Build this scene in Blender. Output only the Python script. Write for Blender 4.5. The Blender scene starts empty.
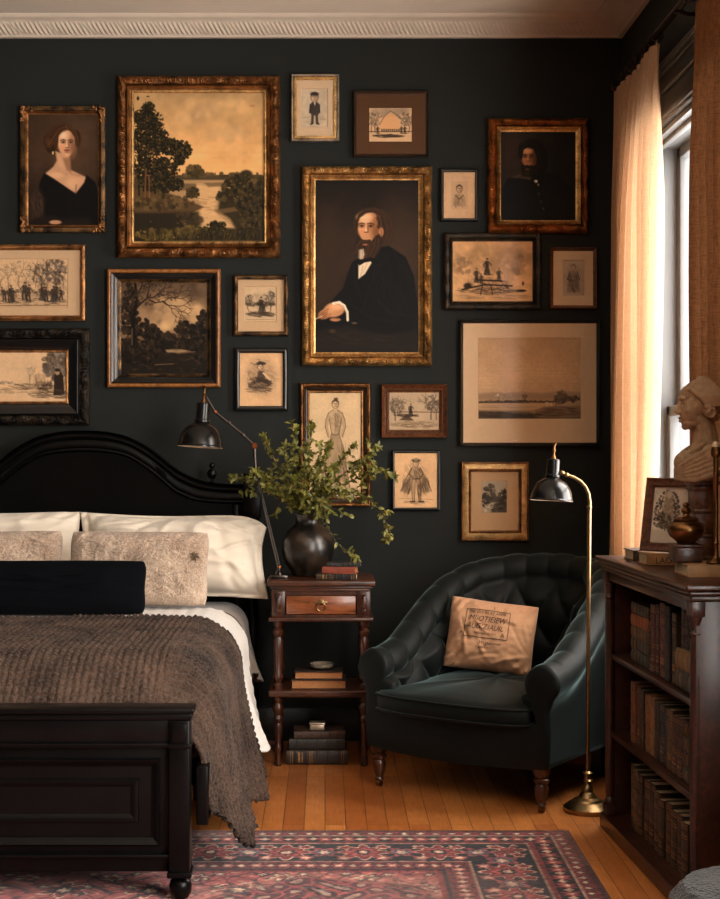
import bpy, bmesh, math, random
import numpy as np
from mathutils import Vector, Matrix, Euler

random.seed(7)
RNG = np.random.default_rng(11)
S = bpy.context.scene
COL = S.collection
PI = math.pi

# ------------------------------------------------------------------ camera, daylight, exposure
F = 1480.0            # focal length in pixels of the 720x899 frame
CX, CY, CH = 325.0, 440.0, 1.25
cam_data = bpy.data.cameras.new('camera')
cam_data.sensor_fit = 'AUTO'
cam_data.sensor_width = 36.0
cam_data.lens = F / 899.0 * 36.0
cam_data.shift_x = (360 - CX) / 899.0
cam_data.shift_y = -(449.5 - CY) / 899.0
cam_data.clip_start = 0.02
cam = bpy.data.objects.new('camera', cam_data)
COL.objects.link(cam)
cam.location = (0, 0, CH)
cam.rotation_euler = (PI / 2, 0, 0)
S.camera = cam

world = bpy.data.worlds.new('sky')
S.world = world
world.use_nodes = True
bgn = world.node_tree.nodes['Background']
bgn.inputs[0].default_value = (1.0, 0.945, 0.88, 1)
bgn.inputs[1].default_value = 9.0

def portal(name, x, y0, y1, z0, z1):
    l = bpy.data.lights.new(name, 'AREA')
    l.shape = 'RECTANGLE'; l.size = z1 - z0; l.size_y = y1 - y0
    l.cycles.is_portal = True
    o = bpy.data.objects.new(name, l); COL.objects.link(o)
    o.location = (x, (y0 + y1) / 2, (z0 + z1) / 2)
    o.rotation_euler = (0, PI / 2, 0)
    return o
S.view_settings.view_transform = 'Standard'
S.view_settings.look = 'None'
S.view_settings.exposure = 1.12
S.view_settings.gamma = 1.0
S.view_settings.use_curve_mapping = False
try:
    S.cycles.use_denoising = True
    S.cycles.max_bounces = 8
    S.cycles.diffuse_bounces = 5
    S.cycles.caustics_reflective = False
    S.cycles.caustics_refractive = False
    S.cycles.sample_clamp_indirect = 6.0
except Exception:
    pass

# ------------------------------------------------------------------ helpers
def P(px, py, d):
    """A point of the room d metres in front of the camera, from its place in the 720x899 frame."""
    return Vector(((px - CX) * d / F, d, CH - (py - CY) * d / F))

WM = {}
def tag(o, label=None, cat=None, group=None, kind=None):
    if label: o['label'] = label
    if cat: o['category'] = cat
    if group: o['group'] = group
    if kind: o['kind'] = kind
    return o

def thing(name, label=None, cat=None, loc=(0, 0, 0), rz=0.0, group=None, kind=None):
    o = bpy.data.objects.new(name, None)
    COL.objects.link(o)
    o.empty_display_size = 0.05
    o.location = loc
    o.rotation_euler = (0, 0, rz)
    WM[o] = Matrix.Translation(Vector(loc)) @ Matrix.Rotation(rz, 4, 'Z')
    return tag(o, label, cat, group, kind)

class MB:
    """Collects shapes; build() links them as one mesh object."""
    def __init__(s):
        s.v = []; s.f = []
    def add(s, verts, faces):
        n = len(s.v)
        s.v.extend([tuple(p) for p in verts])
        s.f.extend([tuple(i + n for i in f) for f in faces])
        return s
    def bm(s, b):
        b.verts.ensure_lookup_table()
        for i, v in enumerate(b.verts): v.index = i
        s.add([v.co[:] for v in b.verts], [[v.index for v in f.verts] for f in b.faces])
        b.free(); return s
    def box(s, x0, x1, y0, y1, z0, z1, bev=0.0, seg=2, M=None):
        b = bmesh.new()
        bmesh.ops.create_cube(b, size=1.0)
        for v in b.verts:
            v.co = ((x0 + x1) / 2 + v.co.x * (x1 - x0), (y0 + y1) / 2 + v.co.y * (y1 - y0), (z0 + z1) / 2 + v.co.z * (z1 - z0))
        if bev > 0:
            bmesh.ops.bevel(b, geom=list(b.edges), offset=bev, segments=seg, affect='EDGES', profile=0.5)
        if M is not None: bmesh.ops.transform(b, matrix=M, verts=list(b.verts))
        return s.bm(b)
    def lathe(s, prof, c=(0, 0, 0), n=24, M=None, cap=True):
        """prof: (radius, height) pairs from bottom to top about the z axis."""
        vs = []; fs = []
        for r, z in prof:
            for k in range(n):
                a = 2 * PI * k / n
                vs.append(Vector((r * math.cos(a), r * math.sin(a), z)))
        m = len(prof)
        for i in range(m - 1):
            for k in range(n):
                fs.append((i * n + k, i * n + (k + 1) % n, (i + 1) * n + (k + 1) % n, (i + 1) * n + k))
        if cap:
            fs.append(tuple(range(n - 1, -1, -1)))
            fs.append(tuple((m - 1) * n + k for k in range(n)))
        if M is not None: vs = [M @ v for v in vs]
        cc = Vector(c)
        return s.add([v + cc for v in vs], fs)
    def tube(s, pts, r, n=10, closed=False):
        pts = [Vector(p) for p in pts]
        m = len(pts)
        rs = r if hasattr(r, '__len__') else [r] * m
        vs = []; fs = []
        ref = None
        for i, p in enumerate(pts):
            if closed: t = pts[(i + 1) % m] - pts[i - 1]
            else: t = pts[min(i + 1, m - 1)] - pts[max(i - 1, 0)]
            if t.length < 1e-9: t = Vector((0, 0, 1))
            t.normalize()
            if ref is None:
                ref = t.orthogonal().normalized()
            ref = (ref - t * ref.dot(t))
            if ref.length < 1e-6: ref = t.orthogonal()
            ref.normalize()
            b = t.cross(ref)
            for k in range(n):
                a = 2 * PI * k / n
                vs.append(p + (ref * math.cos(a) + b * math.sin(a)) * rs[i])
        for i in range(m if closed else m - 1):
            j = (i + 1) % m
            for k in range(n):
                fs.append((i * n + k, i * n + (k + 1) % n, j * n + (k + 1) % n, j * n + k))
        if not closed:
            fs.append(tuple(range(n - 1, -1, -1)))
            fs.append(tuple((m - 1) * n + k for k in range(n)))
        return s.add(vs, fs)
    def ball(s, c, rx, ry=None, rz=None, nu=16, nv=10, M=None):
        ry = rx if ry is None else ry; rz = rx if rz is None else rz
        vs = [Vector((0, 0, -rz))]; fs = []
        for j in range(1, nv):
            ph = -PI / 2 + PI * j / nv
            for k in range(nu):
                a = 2 * PI * k / nu
                vs.append(Vector((rx * math.cos(ph) * math.cos(a), ry * math.cos(ph) * math.sin(a), rz * math.sin(ph))))
        vs.append(Vector((0, 0, rz)))
        for k in range(nu):
            fs.append((0, 1 + (k + 1) % nu, 1 + k))
        for j in range(nv - 2):
            for k in range(nu):
                a = 1 + j * nu; b = a + nu
                fs.append((a + k, a + (k + 1) % nu, b + (k + 1) % nu, b + k))
        a = 1 + (nv - 2) * nu; t = len(vs) - 1
        for k in range(nu):
            fs.append((a + k, a + (k + 1) % nu, t))
        if M is not None: vs = [M @ v for v in vs]
        cc = Vector(c)
        return s.add([v + cc for v in vs], fs)
    def grid(s, pts, flip=False, closeu=False):
        """pts[i][j] points."""
        n = len(pts); m = len(pts[0])
        vs = [p for row in pts for p in row]
        fs = []
        for i in range(n if closeu else n - 1):
            i2 = (i + 1) % n
            for j in range(m - 1):
                q = (i * m + j, i2 * m + j, i2 * m + j + 1, i * m + j + 1)
                fs.append(q[::-1] if flip else q)
        return s.add(vs, fs)
    def prism(s, poly, y0, y1):
        """Extrude an (x,z) outline from y0 to y1."""
        n = len(poly)
        vs = [(x, y0, z) for x, z in poly] + [(x, y1, z) for x, z in poly]
        fs = [tuple(range(n)), tuple(range(2 * n - 1, n - 1, -1))]
        for i in range(n):
            j = (i + 1) % n
            fs.append((i, i + n, j + n, j))
        return s.add(vs, fs)
    def build(s, name, mat, parent=None, local=False, smooth=True, ang=38, loc=None, fix=True):
        me = bpy.data.meshes.new(name)
        vs = s.v
        o = bpy.data.objects.new(name, me)
        if parent is not None:
            W = WM[parent]
            if not local:
                A = np.array(vs, dtype=float); Mi = np.array(W.inverted())
                A = A @ Mi[:3, :3].T + Mi[:3, 3]
                vs = A.tolist()
            WM[o] = W
        else:
            if loc is not None:
                L = Vector(loc); o.location = L
                vs = (np.array(vs, dtype=float) - np.array(L)).tolist()
                WM[o] = Matrix.Translation(L)
            else:
                WM[o] = Matrix.Identity(4)
        me.from_pydata(vs, [], s.f)
        if fix:
            b = bmesh.new(); b.from_mesh(me)
            bmesh.ops.recalc_face_normals(b, faces=b.faces)
            b.to_mesh(me); b.free()
        if mat is not None: me.materials.append(mat)
        if smooth:
            me.polygons.foreach_set('use_smooth', [True] * len(me.polygons))
            me.set_sharp_from_angle(angle=math.radians(ang))
        me.update()
        COL.objects.link(o)
        if parent is not None: o.parent = parent
        return o

def copy_tree(o, parent=None):
    c = o.copy(); COL.objects.link(c)
    if parent is not None: c.parent = parent
    for ch in list(o.children): copy_tree(ch, c)
    return c

def sm(a, b, x):
    t = np.clip((x - a) / (b - a), 0, 1)
    return t * t * (3 - 2 * t)

# value noise for shapes and paintings
def vnoise(H, W, cell, seed, oct=1):
    out = np.zeros((H, W)); amp = 1.0; tot = 0
    r = np.random.default_rng(seed)
    for k in range(oct):
        c = max(cell / (2 ** k), 1.0)
        gh, gw = int(H / c) + 3, int(W / c) + 3
        g = r.random((gh, gw))
        y = np.arange(H) / c; x = np.arange(W) / c
        yi = y.astype(int); xi = x.astype(int)
        fy = (y - yi)[:, None]; fx = (x - xi)[None, :]
        fy = fy * fy * (3 - 2 * fy); fx = fx * fx * (3 - 2 * fx)
        a = g[yi][:, xi]; b = g[yi][:, xi + 1]; cc = g[yi + 1][:, xi]; d = g[yi + 1][:, xi + 1]
        out += amp * ((a * (1 - fx) + b * fx) * (1 - fy) + (cc * (1 - fx) + d * fx) * fy)
        tot += amp; amp *= 0.5
    return out / tot

# ------------------------------------------------------------------ materials
def lin(c):
    return tuple(((x / 255.0) / 12.92 if x / 255.0 <= 0.04045 else ((x / 255.0 + 0.055) / 1.055) ** 2.4) for x in c)

class NT:
    def __init__(s, name):
        s.m = bpy.data.materials.new(name); s.m.use_nodes = True
        s.t = s.m.node_tree; s.n = s.t.nodes; s.l = s.t.links
        s.b = s.n['Principled BSDF']; s.out = s.n['Material Output']
        s.tc = s.n.new('ShaderNodeTexCoord')
    def set(s, **k):
        for a, v in k.items(): s.b.inputs[a.replace('_', ' ')].default_value = v
        return s
    def mapping(s, scale=(1, 1, 1), rot=(0, 0, 0), coord='Object'):
        mp = s.n.new('ShaderNodeMapping'); mp.inputs['Scale'].default_value = scale; mp.inputs['Rotation'].default_value = rot
        s.l.new(s.tc.outputs[coord], mp.inputs['Vector']); return mp.outputs[0]
    def noise(s, scale, vec=None, detail=4, rough=0.55, dist=0.0):
        n = s.n.new('ShaderNodeTexNoise'); n.inputs['Scale'].default_value = scale
        n.inputs['Detail'].default_value = detail; n.inputs['Roughness'].default_value = rough; n.inputs['Distortion'].default_value = dist
        s.l.new(vec if vec is not None else s.tc.outputs['Object'], n.inputs['Vector']); return n.outputs['Fac']
    def ramp(s, fac, stops):
        r = s.n.new('ShaderNodeValToRGB'); e = r.color_ramp.elements
        while len(e) < len(stops): e.new(0.5)
        for i, (p, c) in enumerate(stops):
            e[i].position = p; e[i].color = (*c, 1) if hasattr(c, '__len__') else (c, c, c, 1)
        s.l.new(fac, r.inputs[0]); return r.outputs[0]
    def math(s, op, a, b=None):
        m = s.n.new('ShaderNodeMath'); m.operation = op
        for i, v in enumerate((a, b)):
            if v is None: continue
            if hasattr(v, 'is_linked') or hasattr(v, 'links'): s.l.new(v, m.inputs[i])
            else: m.inputs[i].default_value = v
        return m.outputs[0]
    def mix(s, fac, a, b):
        m = s.n.new('ShaderNodeMix'); m.data_type = 'RGBA'
        for i, v in ((0, fac), (6, a), (7, b)):
            if hasattr(v, 'links'): s.l.new(v, m.inputs[i])
            elif i: m.inputs[i].default_value = (*v, 1)
            else: m.inputs[i].default_value = v
        return m.outputs[2]
    def bump(s, h, strength=0.3, dist=0.002):
        b = s.n.new('ShaderNodeBump'); b.inputs['Strength'].default_value = strength; b.inputs['Distance'].default_value = dist
        s.l.new(h, b.inputs['Height']); s.l.new(b.outputs[0], s.b.inputs['Normal']); return s
    def col(s, out): s.l.new(out, s.b.inputs['Base Color']); return s
    def rgh(s, out): s.l.new(out, s.b.inputs['Roughness']); return s

def plain(name, c, rough=0.5, metal=0.0, var=0.25, scale=30, bump=0.0, bscale=None, dist=0.001, **k):
    t = NT(name); c = lin(c)
    n = t.noise(scale)
    t.col(t.ramp(n, [(0.25, tuple(x * (1 - var) for x in c)), (0.75, tuple(min(1, x * (1 + var)) for x in c))]))
    t.set(Roughness=rough, Metallic=metal, **k)
    if bump: t.bump(t.noise(bscale or scale * 6), bump, dist)
    return t.m

def wood(name, dark, light, scale=(1, 1, 12), rough=0.35, coat=0.25, sc=9):
    t = NT(name)
    v = t.mapping(scale)
    n = t.noise(sc, v, 6, 0.6, 1.2)
    t.col(t.ramp(n, [(0.3, lin(dark)), (0.7, lin(light))]))
    t.set(Roughness=rough, Coat_Weight=coat, Coat_Roughness=0.2)
    t.bump(n, 0.12, 0.001)
    return t.m

def gilt(name, dark, light, rough=0.36, metal=0.85, sc=260, pos=(0.38, 0.62), bump=0.6):
    t = NT(name)
    n = t.noise(sc, None, 5, 0.65)
    n2 = t.noise(22, None, 3)
    mixv = t.math('MULTIPLY', t.math('ADD', n, n2), 0.5)
    t.col(t.ramp(mixv, [(pos[0], lin(dark)), (pos[1], lin(light))]))
    t.set(Roughness=rough, Metallic=metal)
    t.bump(n, bump, 0.002)
    return t.m

M = {}
M['gilt'] = gilt('antique_gilt', (84, 58, 32), (240, 192, 124))
M['gilt_bright'] = gilt('bright_gilt', (140, 98, 54), (240, 190, 120), rough=0.3, sc=120)
M['bronze'] = gilt('bronzed_gilt', (46, 28, 17), (190, 132, 80))
M['copper'] = gilt('reddish_gilt', (60, 32, 17), (218, 138, 72))
M['darkgilt'] = gilt('blackened_gilt', (16, 13, 11), (150, 110, 66), pos=(0.44, 0.66), metal=0.6, rough=0.42)
M['blackorn'] = gilt('ebonised_carving', (10, 9, 9), (92, 74, 54), pos=(0.46, 0.72), metal=0.4, rough=0.4)
M['pewter'] = gilt('pewter', (96, 88, 78), (190, 176, 156), rough=0.4)
M['blackframe'] = plain('black_frame_lacquer', (15, 14, 14), 0.28, Coat_Weight=0.4, Coat_Roughness=0.15)
M['walnutframe'] = wood('walnut_moulding', (44, 22, 11), (118, 68, 34), (6, 6, 6))
M['brownframe'] = wood('polished_brown_moulding', (96, 56, 24), (176, 112, 54), (5, 5, 5))
M['darkwoodframe'] = wood('dark_wood_moulding', (28, 18, 12), (62, 42, 28), (6, 6, 6))
M['paleframe'] = gilt('pale_gilt', (150, 112, 66), (226, 186, 126), sc=160, metal=0.5, rough=0.45)
M['mahogany'] = wood('mahogany', (24, 11, 7), (84, 42, 22), (5, 5, 1.2), 0.32, 0.2)
M['mahogany_x'] = wood('mahogany_boards', (34, 17, 10), (92, 50, 27), (1.2, 5, 6), 0.36, 0.15)
M['drawerwood'] = wood('figured_drawer_wood', (70, 30, 14), (158, 88, 44), (1.0, 6, 7), 0.3, 0.5)
M['bookwood'] = wood('bookcase_mahogany', (22, 10, 7), (70, 34, 20), (5, 1.2, 4), 0.34, 0.15)
M['blackwood'] = plain('black_bed_lacquer', (9, 8, 8), 0.3, 0, 0.3, 14, 0.06, 90, Specular_IOR_Level=0.16)
M['brass'] = plain('aged_brass', (150, 122, 84), 0.36, 1.0, 0.25, 40, 0.05)
M['brass_dark'] = plain('dark_brass', (118, 84, 50), 0.32, 1.0, 0.35, 40, 0.05)
M['copperj'] = plain('copper_joint', (176, 104, 62), 0.3, 1.0, 0.3, 60)
M['blackmetal'] = plain('black_lamp_enamel', (18, 17, 16), 0.25, 0.0, 0.2, 30, Specular_IOR_Level=0.4)
M['steel'] = plain('dark_steel', (92, 84, 78), 0.3, 1.0, 0.2, 40)
M['shadein'] = plain('pale_shade_lining', (214, 186, 156), 0.6)
M['silver'] = plain('tarnished_silver', (196, 180, 158), 0.3, 0.55, 0.3, 60, 0.1)
M['casters'] = plain('caster_brass', (120, 88, 52), 0.35, 1.0)
M['paper_page'] = plain('page_edges', (206, 182, 148), 0.8, 0, 0.15, 160, 0.2, 600)
M['paper_dark'] = plain('browned_page_edges', (176, 118, 70), 0.8, 0, 0.2, 160, 0.2, 600)
M['ironrod'] = plain('dark_bronze_rod', (40, 28, 22), 0.38, 0.7, 0.3, 40)
M['white_trim'] = plain('painted_cornice', (205, 190, 172), 0.6, 0, 0.05, 12, 0.05, 60)
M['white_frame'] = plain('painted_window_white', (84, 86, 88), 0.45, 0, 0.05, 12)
M['dark_trim'] = plain('dark_painted_casing', (30, 28, 26), 0.35, 0, 0.12, 10)

t = NT('charcoal_green_wall')
n = t.noise(3.0, None, 5); n2 = t.noise(160)
t.col(t.ramp(n, [(0.3, lin((26, 29, 27))), (0.7, lin((31, 34, 32)))])); t.set(Roughness=0.7, Specular_IOR_Level=0.22)
t.bump(n2, 0.12, 0.001); M['wall'] = t.m
t = NT('plaster_ceiling')
n = t.noise(2.2, None, 6)
t.col(t.ramp(n, [(0.3, lin((218, 206, 190))), (0.7, lin((232, 220, 204)))])); t.set(Roughness=0.7)
t.bump(t.noise(40), 0.08, 0.002); M['ceiling'] = t.m

# oak floor: narrow boards running away from the camera
t = NT('oak_floorboards')
v = t.mapping((1, 1, 1), (0, 0, PI / 2))
br = t.n.new('ShaderNodeTexBrick')
br.inputs['Color1'].default_value = (*lin((184, 106, 50)), 1); br.inputs['Color2'].default_value = (*lin((222, 142, 74)), 1)
br.inputs['Mortar'].default_value = (*lin((44, 20, 8)), 1)
br.inputs['Scale'].default_value = 1.0; br.inputs['Mortar Size'].default_value = 0.0012; br.inputs['Brick Width'].default_value = 1.1
br.inputs['Row Height'].default_value = 0.068; br.offset = 0.37
t.l.new(v, br.inputs['Vector'])
g = t.noise(26, t.mapping((5, 0.45, 1)), 6, 0.65, 0.8)
t.col(t.mix(t.ramp(g, [(0.35, 0.0), (0.8, 0.55)]), br.outputs['Color'], lin((116, 58, 26))))
t.set(Roughness=0.34, Coat_Weight=0.35, Coat_Roughness=0.22)
t.rgh(t.ramp(t.noise(9), [(0.3, 0.28), (0.7, 0.42)]))
t.bump(t.math('ADD', t.math('MULTIPLY', br.outputs['Fac'], -1.0), t.math('MULTIPLY', g, 0.3)), 0.25, 0.002)
M['floor'] = t.m

def fabric(name, c1, c2, sc=500, rough=0.9, sheen=0.3, bump=0.35, dist=0.0015, tint=None, var=7, srough=0.5, spec=0.25):
    t = NT(name)
    n = t.noise(sc, None, 3, 0.6); n2 = t.noise(var, None, 4)
    m_ = t.math('MULTIPLY', t.math('ADD', n, n2), 0.5)
    t.col(t.ramp(m_, [(0.36, lin(c1)), (0.64, lin(c2))]))
    t.set(Roughness=rough, Sheen_Weight=sheen, Sheen_Roughness=srough, Specular_IOR_Level=spec)
    if tint: t.b.inputs['Sheen Tint'].default_value = (*lin(tint), 1)
    t.bump(n, bump, dist)
    return t.m
M['pillow'] = fabric('cream_cotton', (222, 208, 188), (236, 224, 206), 700, bump=0.15)
M['cushion'] = fabric('beige_chenille', (150, 122, 100), (224, 199, 175), 150, bump=1.0, dist=0.009)
M['navy'] = fabric('navy_velvet', (5, 6, 9), (9, 11, 15), 400, sheen=0.02, bump=0.2, tint=(90, 100, 130), spec=0.06)
M['coverlet'] = fabric('white_matelasse', (214, 208, 200), (238, 233, 226), 210, bump=0.7, dist=0.004)
M['quilt'] = fabric('taupe_chenille_quilt', (22, 17, 14), (92, 72, 60), 150, bump=1.0, dist=0.006, sheen=0.06, spec=0.1)
M['sheet'] = fabric('taupe_sheet', (92, 78, 66), (120, 104, 90), 300, bump=0.2)
M['velvet'] = fabric('bottle_green_velvet', (7, 11, 10), (12, 18, 17), 320, rough=0.6, sheen=0.6, bump=0.15, tint=(160, 188, 188), var=9, srough=0.28, spec=0.2)
M['tan'] = fabric('tan_linen_cushion', (160, 116, 84), (200, 154, 116), 420, bump=0.4, sheen=0.15)
M['tuft'] = fabric('brown_tuft', (110, 88, 60), (150, 122, 86), 300)
M['ink'] = plain('faded_black_print', (58, 42, 32), 0.9)
M['pouf'] = fabric('charcoal_boucle', (18, 17, 17), (46, 44, 43), 130, bump=1.0, dist=0.01)

# linen curtain: daylight shines through the cloth
t = NT('linen_curtain')
w1 = t.noise(300, t.mapping((1, 1, 0.12)), 3); w2 = t.noise(420, t.mapping((0.1, 0.1, 1)), 3)
c_ = t.ramp(t.math('MULTIPLY', t.math('ADD', w1, w2), 0.5), [(0.35, lin((170, 132, 100))), (0.65, lin((202, 164, 130)))])
d_ = t.n.new('ShaderNodeBsdfDiffuse'); tr = t.n.new('ShaderNodeBsdfTranslucent'); mx = t.n.new('ShaderNodeMixShader')
t.l.new(c_, d_.inputs[0]); tr.inputs[0].default_value = (*lin((208, 174, 140)), 1); mx.inputs[0].default_value = 0.32
t.l.new(d_.outputs[0], mx.inputs[1]); t.l.new(tr.outputs[0], mx.inputs[2]); t.l.new(mx.outputs[0], t.out.inputs['Surface'])
M['linen'] = t.m
t = NT('shaded_linen_curtain')  # linen copy, darker and less translucent, with the shade put into its colour
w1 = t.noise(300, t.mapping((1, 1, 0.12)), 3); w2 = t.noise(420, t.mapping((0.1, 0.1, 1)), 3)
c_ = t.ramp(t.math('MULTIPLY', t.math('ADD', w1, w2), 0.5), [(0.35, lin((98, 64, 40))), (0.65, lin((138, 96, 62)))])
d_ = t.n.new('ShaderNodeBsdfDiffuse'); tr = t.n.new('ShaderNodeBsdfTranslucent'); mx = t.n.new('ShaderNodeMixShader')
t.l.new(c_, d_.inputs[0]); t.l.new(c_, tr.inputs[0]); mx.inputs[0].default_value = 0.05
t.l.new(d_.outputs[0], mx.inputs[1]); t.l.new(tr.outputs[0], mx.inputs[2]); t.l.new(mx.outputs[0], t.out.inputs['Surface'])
M['linen_shaded'] = t.m

def glass_mat(name, ior=1.45, rough=0.02):
    t = NT(name)
    tp = t.n.new('ShaderNodeBsdfTransparent'); gl = t.n.new('ShaderNodeBsdfGlossy'); mx = t.n.new('ShaderNodeMixShader')
    fr = t.n.new('ShaderNodeFresnel'); fr.inputs[0].default_value = ior
    gl.inputs['Roughness'].default_value = rough
    ge = t.n.new('ShaderNodeNewGeometry')
    t.l.new(t.math('MULTIPLY', fr.outputs[0], t.math('SUBTRACT', 1.0, ge.outputs['Backfacing'])), mx.inputs[0]); t.l.new(tp.outputs[0], mx.inputs[1]); t.l.new(gl.outputs[0], mx.inputs[2])
    t.l.new(mx.outputs[0], t.out.inputs['Surface'])
    return t.m
M['glass'] = glass_mat('window_glass')
M['pictureglass'] = glass_mat('picture_glass', 1.16, 0.05)

def painted(name, rough=0.55, spec=0.35):
    t = NT(name)
    a = t.n.new('ShaderNodeAttribute'); a.attribute_name = 'Col'
    t.col(a.outputs['Color']); t.set(Roughness=rough)
    t.b.inputs['Specular IOR Level'].default_value = spec
    return t
pt = painted('oil_paint_canvas', 0.45, 0.15); pt.bump(pt.noise(500), 0.12, 0.0006); M['oil'] = pt.m
pt = painted('printed_paper', 0.85, 0.2); M['print'] = pt.m
M['vase'] = None
t = NT('black_stoneware')
n = t.noise(14, None, 6, 0.6, 0.5)
t.col(t.ramp(n, [(0.45, lin((17, 15, 14))), (0.75, lin((74, 58, 44)))])); t.set(Roughness=0.34, Coat_Weight=0.3, Coat_Roughness=0.2)
t.bump(n, 0.2, 0.002); M['vase'] = t.m
M['stem'] = plain('brown_twig', (66, 48, 30), 0.7)
t = NT('olive_leaf')
n = t.noise(28, None, 2)
c_ = t.ramp(n, [(0.3, lin((72, 74, 28))), (0.55, lin((120, 118, 48))), (0.75, lin((180, 168, 92)))])
t.col(c_); t.set(Roughness=0.45)
tr = t.n.new('ShaderNodeBsdfTranslucent'); t.l.new(c_, tr.inputs[0]); mx = t.n.new('ShaderNodeMixShader'); mx.inputs[0].default_value = 0.25
t.l.new(t.b.outputs[0], mx.inputs[1]); t.l.new(tr.outputs[0], mx.inputs[2]); t.l.new(mx.outputs[0], t.out.inputs['Surface'])
M['leaf'] = t.m
t = NT('veined_stone_bust')
n = t.noise(60, None, 6, 0.7); n2 = t.noise(9, None, 4)
t.col(t.ramp(t.math('MULTIPLY', t.math('ADD', n, n2), 0.5), [(0.3, lin((116, 90, 64))), (0.7, lin((182, 150, 114)))])); t.set(Roughness=0.6)
t.bump(n, 0.3, 0.0015); M['stone'] = t.m

def leather(name, c):
    return plain(name, c, 0.5, 0, 0.35, 24, 0.35, 220)
# ------------------------------------------------------------------ paintings: pigments laid on a fine grid of vertices
class Cv:
    def __init__(s, w, h, base, q=1.7, seed=1):
        s.w, s.h, s.q = w, h, q
        s.W = max(8, int(round(w * q)) + 1); s.H = max(8, int(round(h * q)) + 1)
        s.xs = np.linspace(0, w, s.W); s.ys = np.linspace(0, h, s.H)
        s.a = np.empty((s.H, s.W, 3)); s.a[:] = base
        s.r = np.random.default_rng(seed); s.seed = seed
    def win(s, x0, y0, x1, y1):
        i0, i1 = np.searchsorted(s.ys, (y0, y1)); j0, j1 = np.searchsorted(s.xs, (x0, x1))
        i1 = min(s.H, i1 + 1); j1 = min(s.W, j1 + 1)
        if i0 >= i1 or j0 >= j1: return None
        return slice(i0, i1), slice(j0, j1), s.xs[j0:j1][None, :], s.ys[i0:i1][:, None]
    def put(s, sl, m, col):
        m = m[..., None]
        s.a[sl] = s.a[sl] * (1 - m) + np.array(col, float) * m
    def poly(s, pts, col, soft=0.8, al=1.0):
        p = np.array(pts, float)
        w = s.win(p[:, 0].min() - soft, p[:, 1].min() - soft, p[:, 0].max() + soft, p[:, 1].max() + soft)
        if w is None: return s
        X, Y = w[2] + 0 * w[3], w[3] + 0 * w[2]
        d = np.full(X.shape, 1e9); ins = np.zeros(X.shape, bool)
        for k in range(len(p)):
            a, b = p[k], p[(k + 1) % len(p)]
            e = b - a; L = max(1e-9, e @ e)
            t = np.clip(((X - a[0]) * e[0] + (Y - a[1]) * e[1]) / L, 0, 1)
            d = np.minimum(d, np.hypot(X - a[0] - t * e[0], Y - a[1] - t * e[1]))
            if abs(e[1]) > 1e-9:
                c = ((a[1] <= Y) != (b[1] <= Y)) & (X < a[0] + (Y - a[1]) / e[1] * e[0])
                ins ^= c
        sd = np.where(ins, -d, d)
        s.put(w[:2], np.clip(0.5 - sd / soft, 0, 1) * al, col); return s
    def ell(s, cx, cy, rx, ry, col, soft=0.35, al=1.0, rot=0.0):
        R = max(rx, ry) * (1 + soft) + 1
        w = s.win(cx - R, cy - R, cx + R, cy + R)
        if w is None: return s
        X, Y = w[2] - cx, w[3] - cy
        c, n = math.cos(rot), math.sin(rot)
        u = (X * c + Y * n) / rx; v = (-X * n + Y * c) / ry
        r = np.sqrt(u * u + v * v)
        s.put(w[:2], np.clip((1 + soft / 2 - r) / soft, 0, 1) * al, col); return s
    def line(s, pts, w, col, al=1.0, soft=0.7):
        for k in range(len(pts) - 1):
            a = np.array(pts[k], float); b = np.array(pts[k + 1], float)
            w0 = w[0] + (w[1] - w[0]) * k / max(1, len(pts) - 1) if hasattr(w, '__len__') else w
            q = w0 / 2 + soft
            z = s.win(min(a[0], b[0]) - q, min(a[1], b[1]) - q, max(a[0], b[0]) + q, max(a[1], b[1]) + q)
            if z is None: continue
            X, Y = z[2] + 0 * z[3], z[3] + 0 * z[2]
            e = b - a; L = max(1e-9, e @ e)
            t = np.clip(((X - a[0]) * e[0] + (Y - a[1]) * e[1]) / L, 0, 1)
            d = np.hypot(X - a[0] - t * e[0], Y - a[1] - t * e[1])
            s.put(z[:2], np.clip((w0 / 2 + soft / 2 - d) / soft, 0, 1) * al, col)
        return s
    def vgrad(s, stops):
        ys = [y for y, c in stops]; 
        for k in range(3):
            s.a[:, :, k] = np.interp(s.ys, ys, [c[k] for y, c in stops])[:, None]
        return s
    def mott(s, cell, amp, oct=3, seed=0, y0=None, y1=None, tint=(1, 1, 1)):
        n = (vnoise(s.H, s.W, cell * s.q, s.seed * 13 + seed, oct) - 0.5) * 2 * amp
        if y0 is not None:
            m = sm(y0 - 1, y0 + 1, s.ys) * (1 - sm(y1 - 1, y1 + 1, s.ys)); n = n * m[:, None]
        s.a *= (1 + n[..., None] * np.array(tint)); return s
    def head(s, x, y, r, line=(60, 48, 38), skin=(190, 156, 120), hair=(62, 50, 40), bun=True):
        s.ell(x, y, r * 1.08, r * 1.36, line, .25, .9); s.ell(x, y, r * .92, r * 1.2, skin, .3)
        s.poly([(x - r * 1.1, y + r * .1), (x - r * 1.05, y - r * .9), (x, y - r * 1.6), (x + r * 1.05, y - r * .9), (x + r * 1.1, y + r * .1), (x + r * .8, y - r * .5), (x, y - r * .9), (x - r * .8, y - r * .5)], hair, .8, .9)
        for k in (-1, 1): s.line([(x + k * r * .55, y - r * .2), (x + k * r * .2, y - r * .2)], r * .2, line, .85)
        s.line([(x, y - r * .1), (x - r * .1, y + r * .3)], r * .14, line, .6); s.line([(x - r * .28, y + r * .65), (x + r * .28, y + r * .65)], r * .16, line, .7)
        s.ell(x + r * .5, y + r * .3, r * .4, r * .8, line, .9, .25); return s
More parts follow.
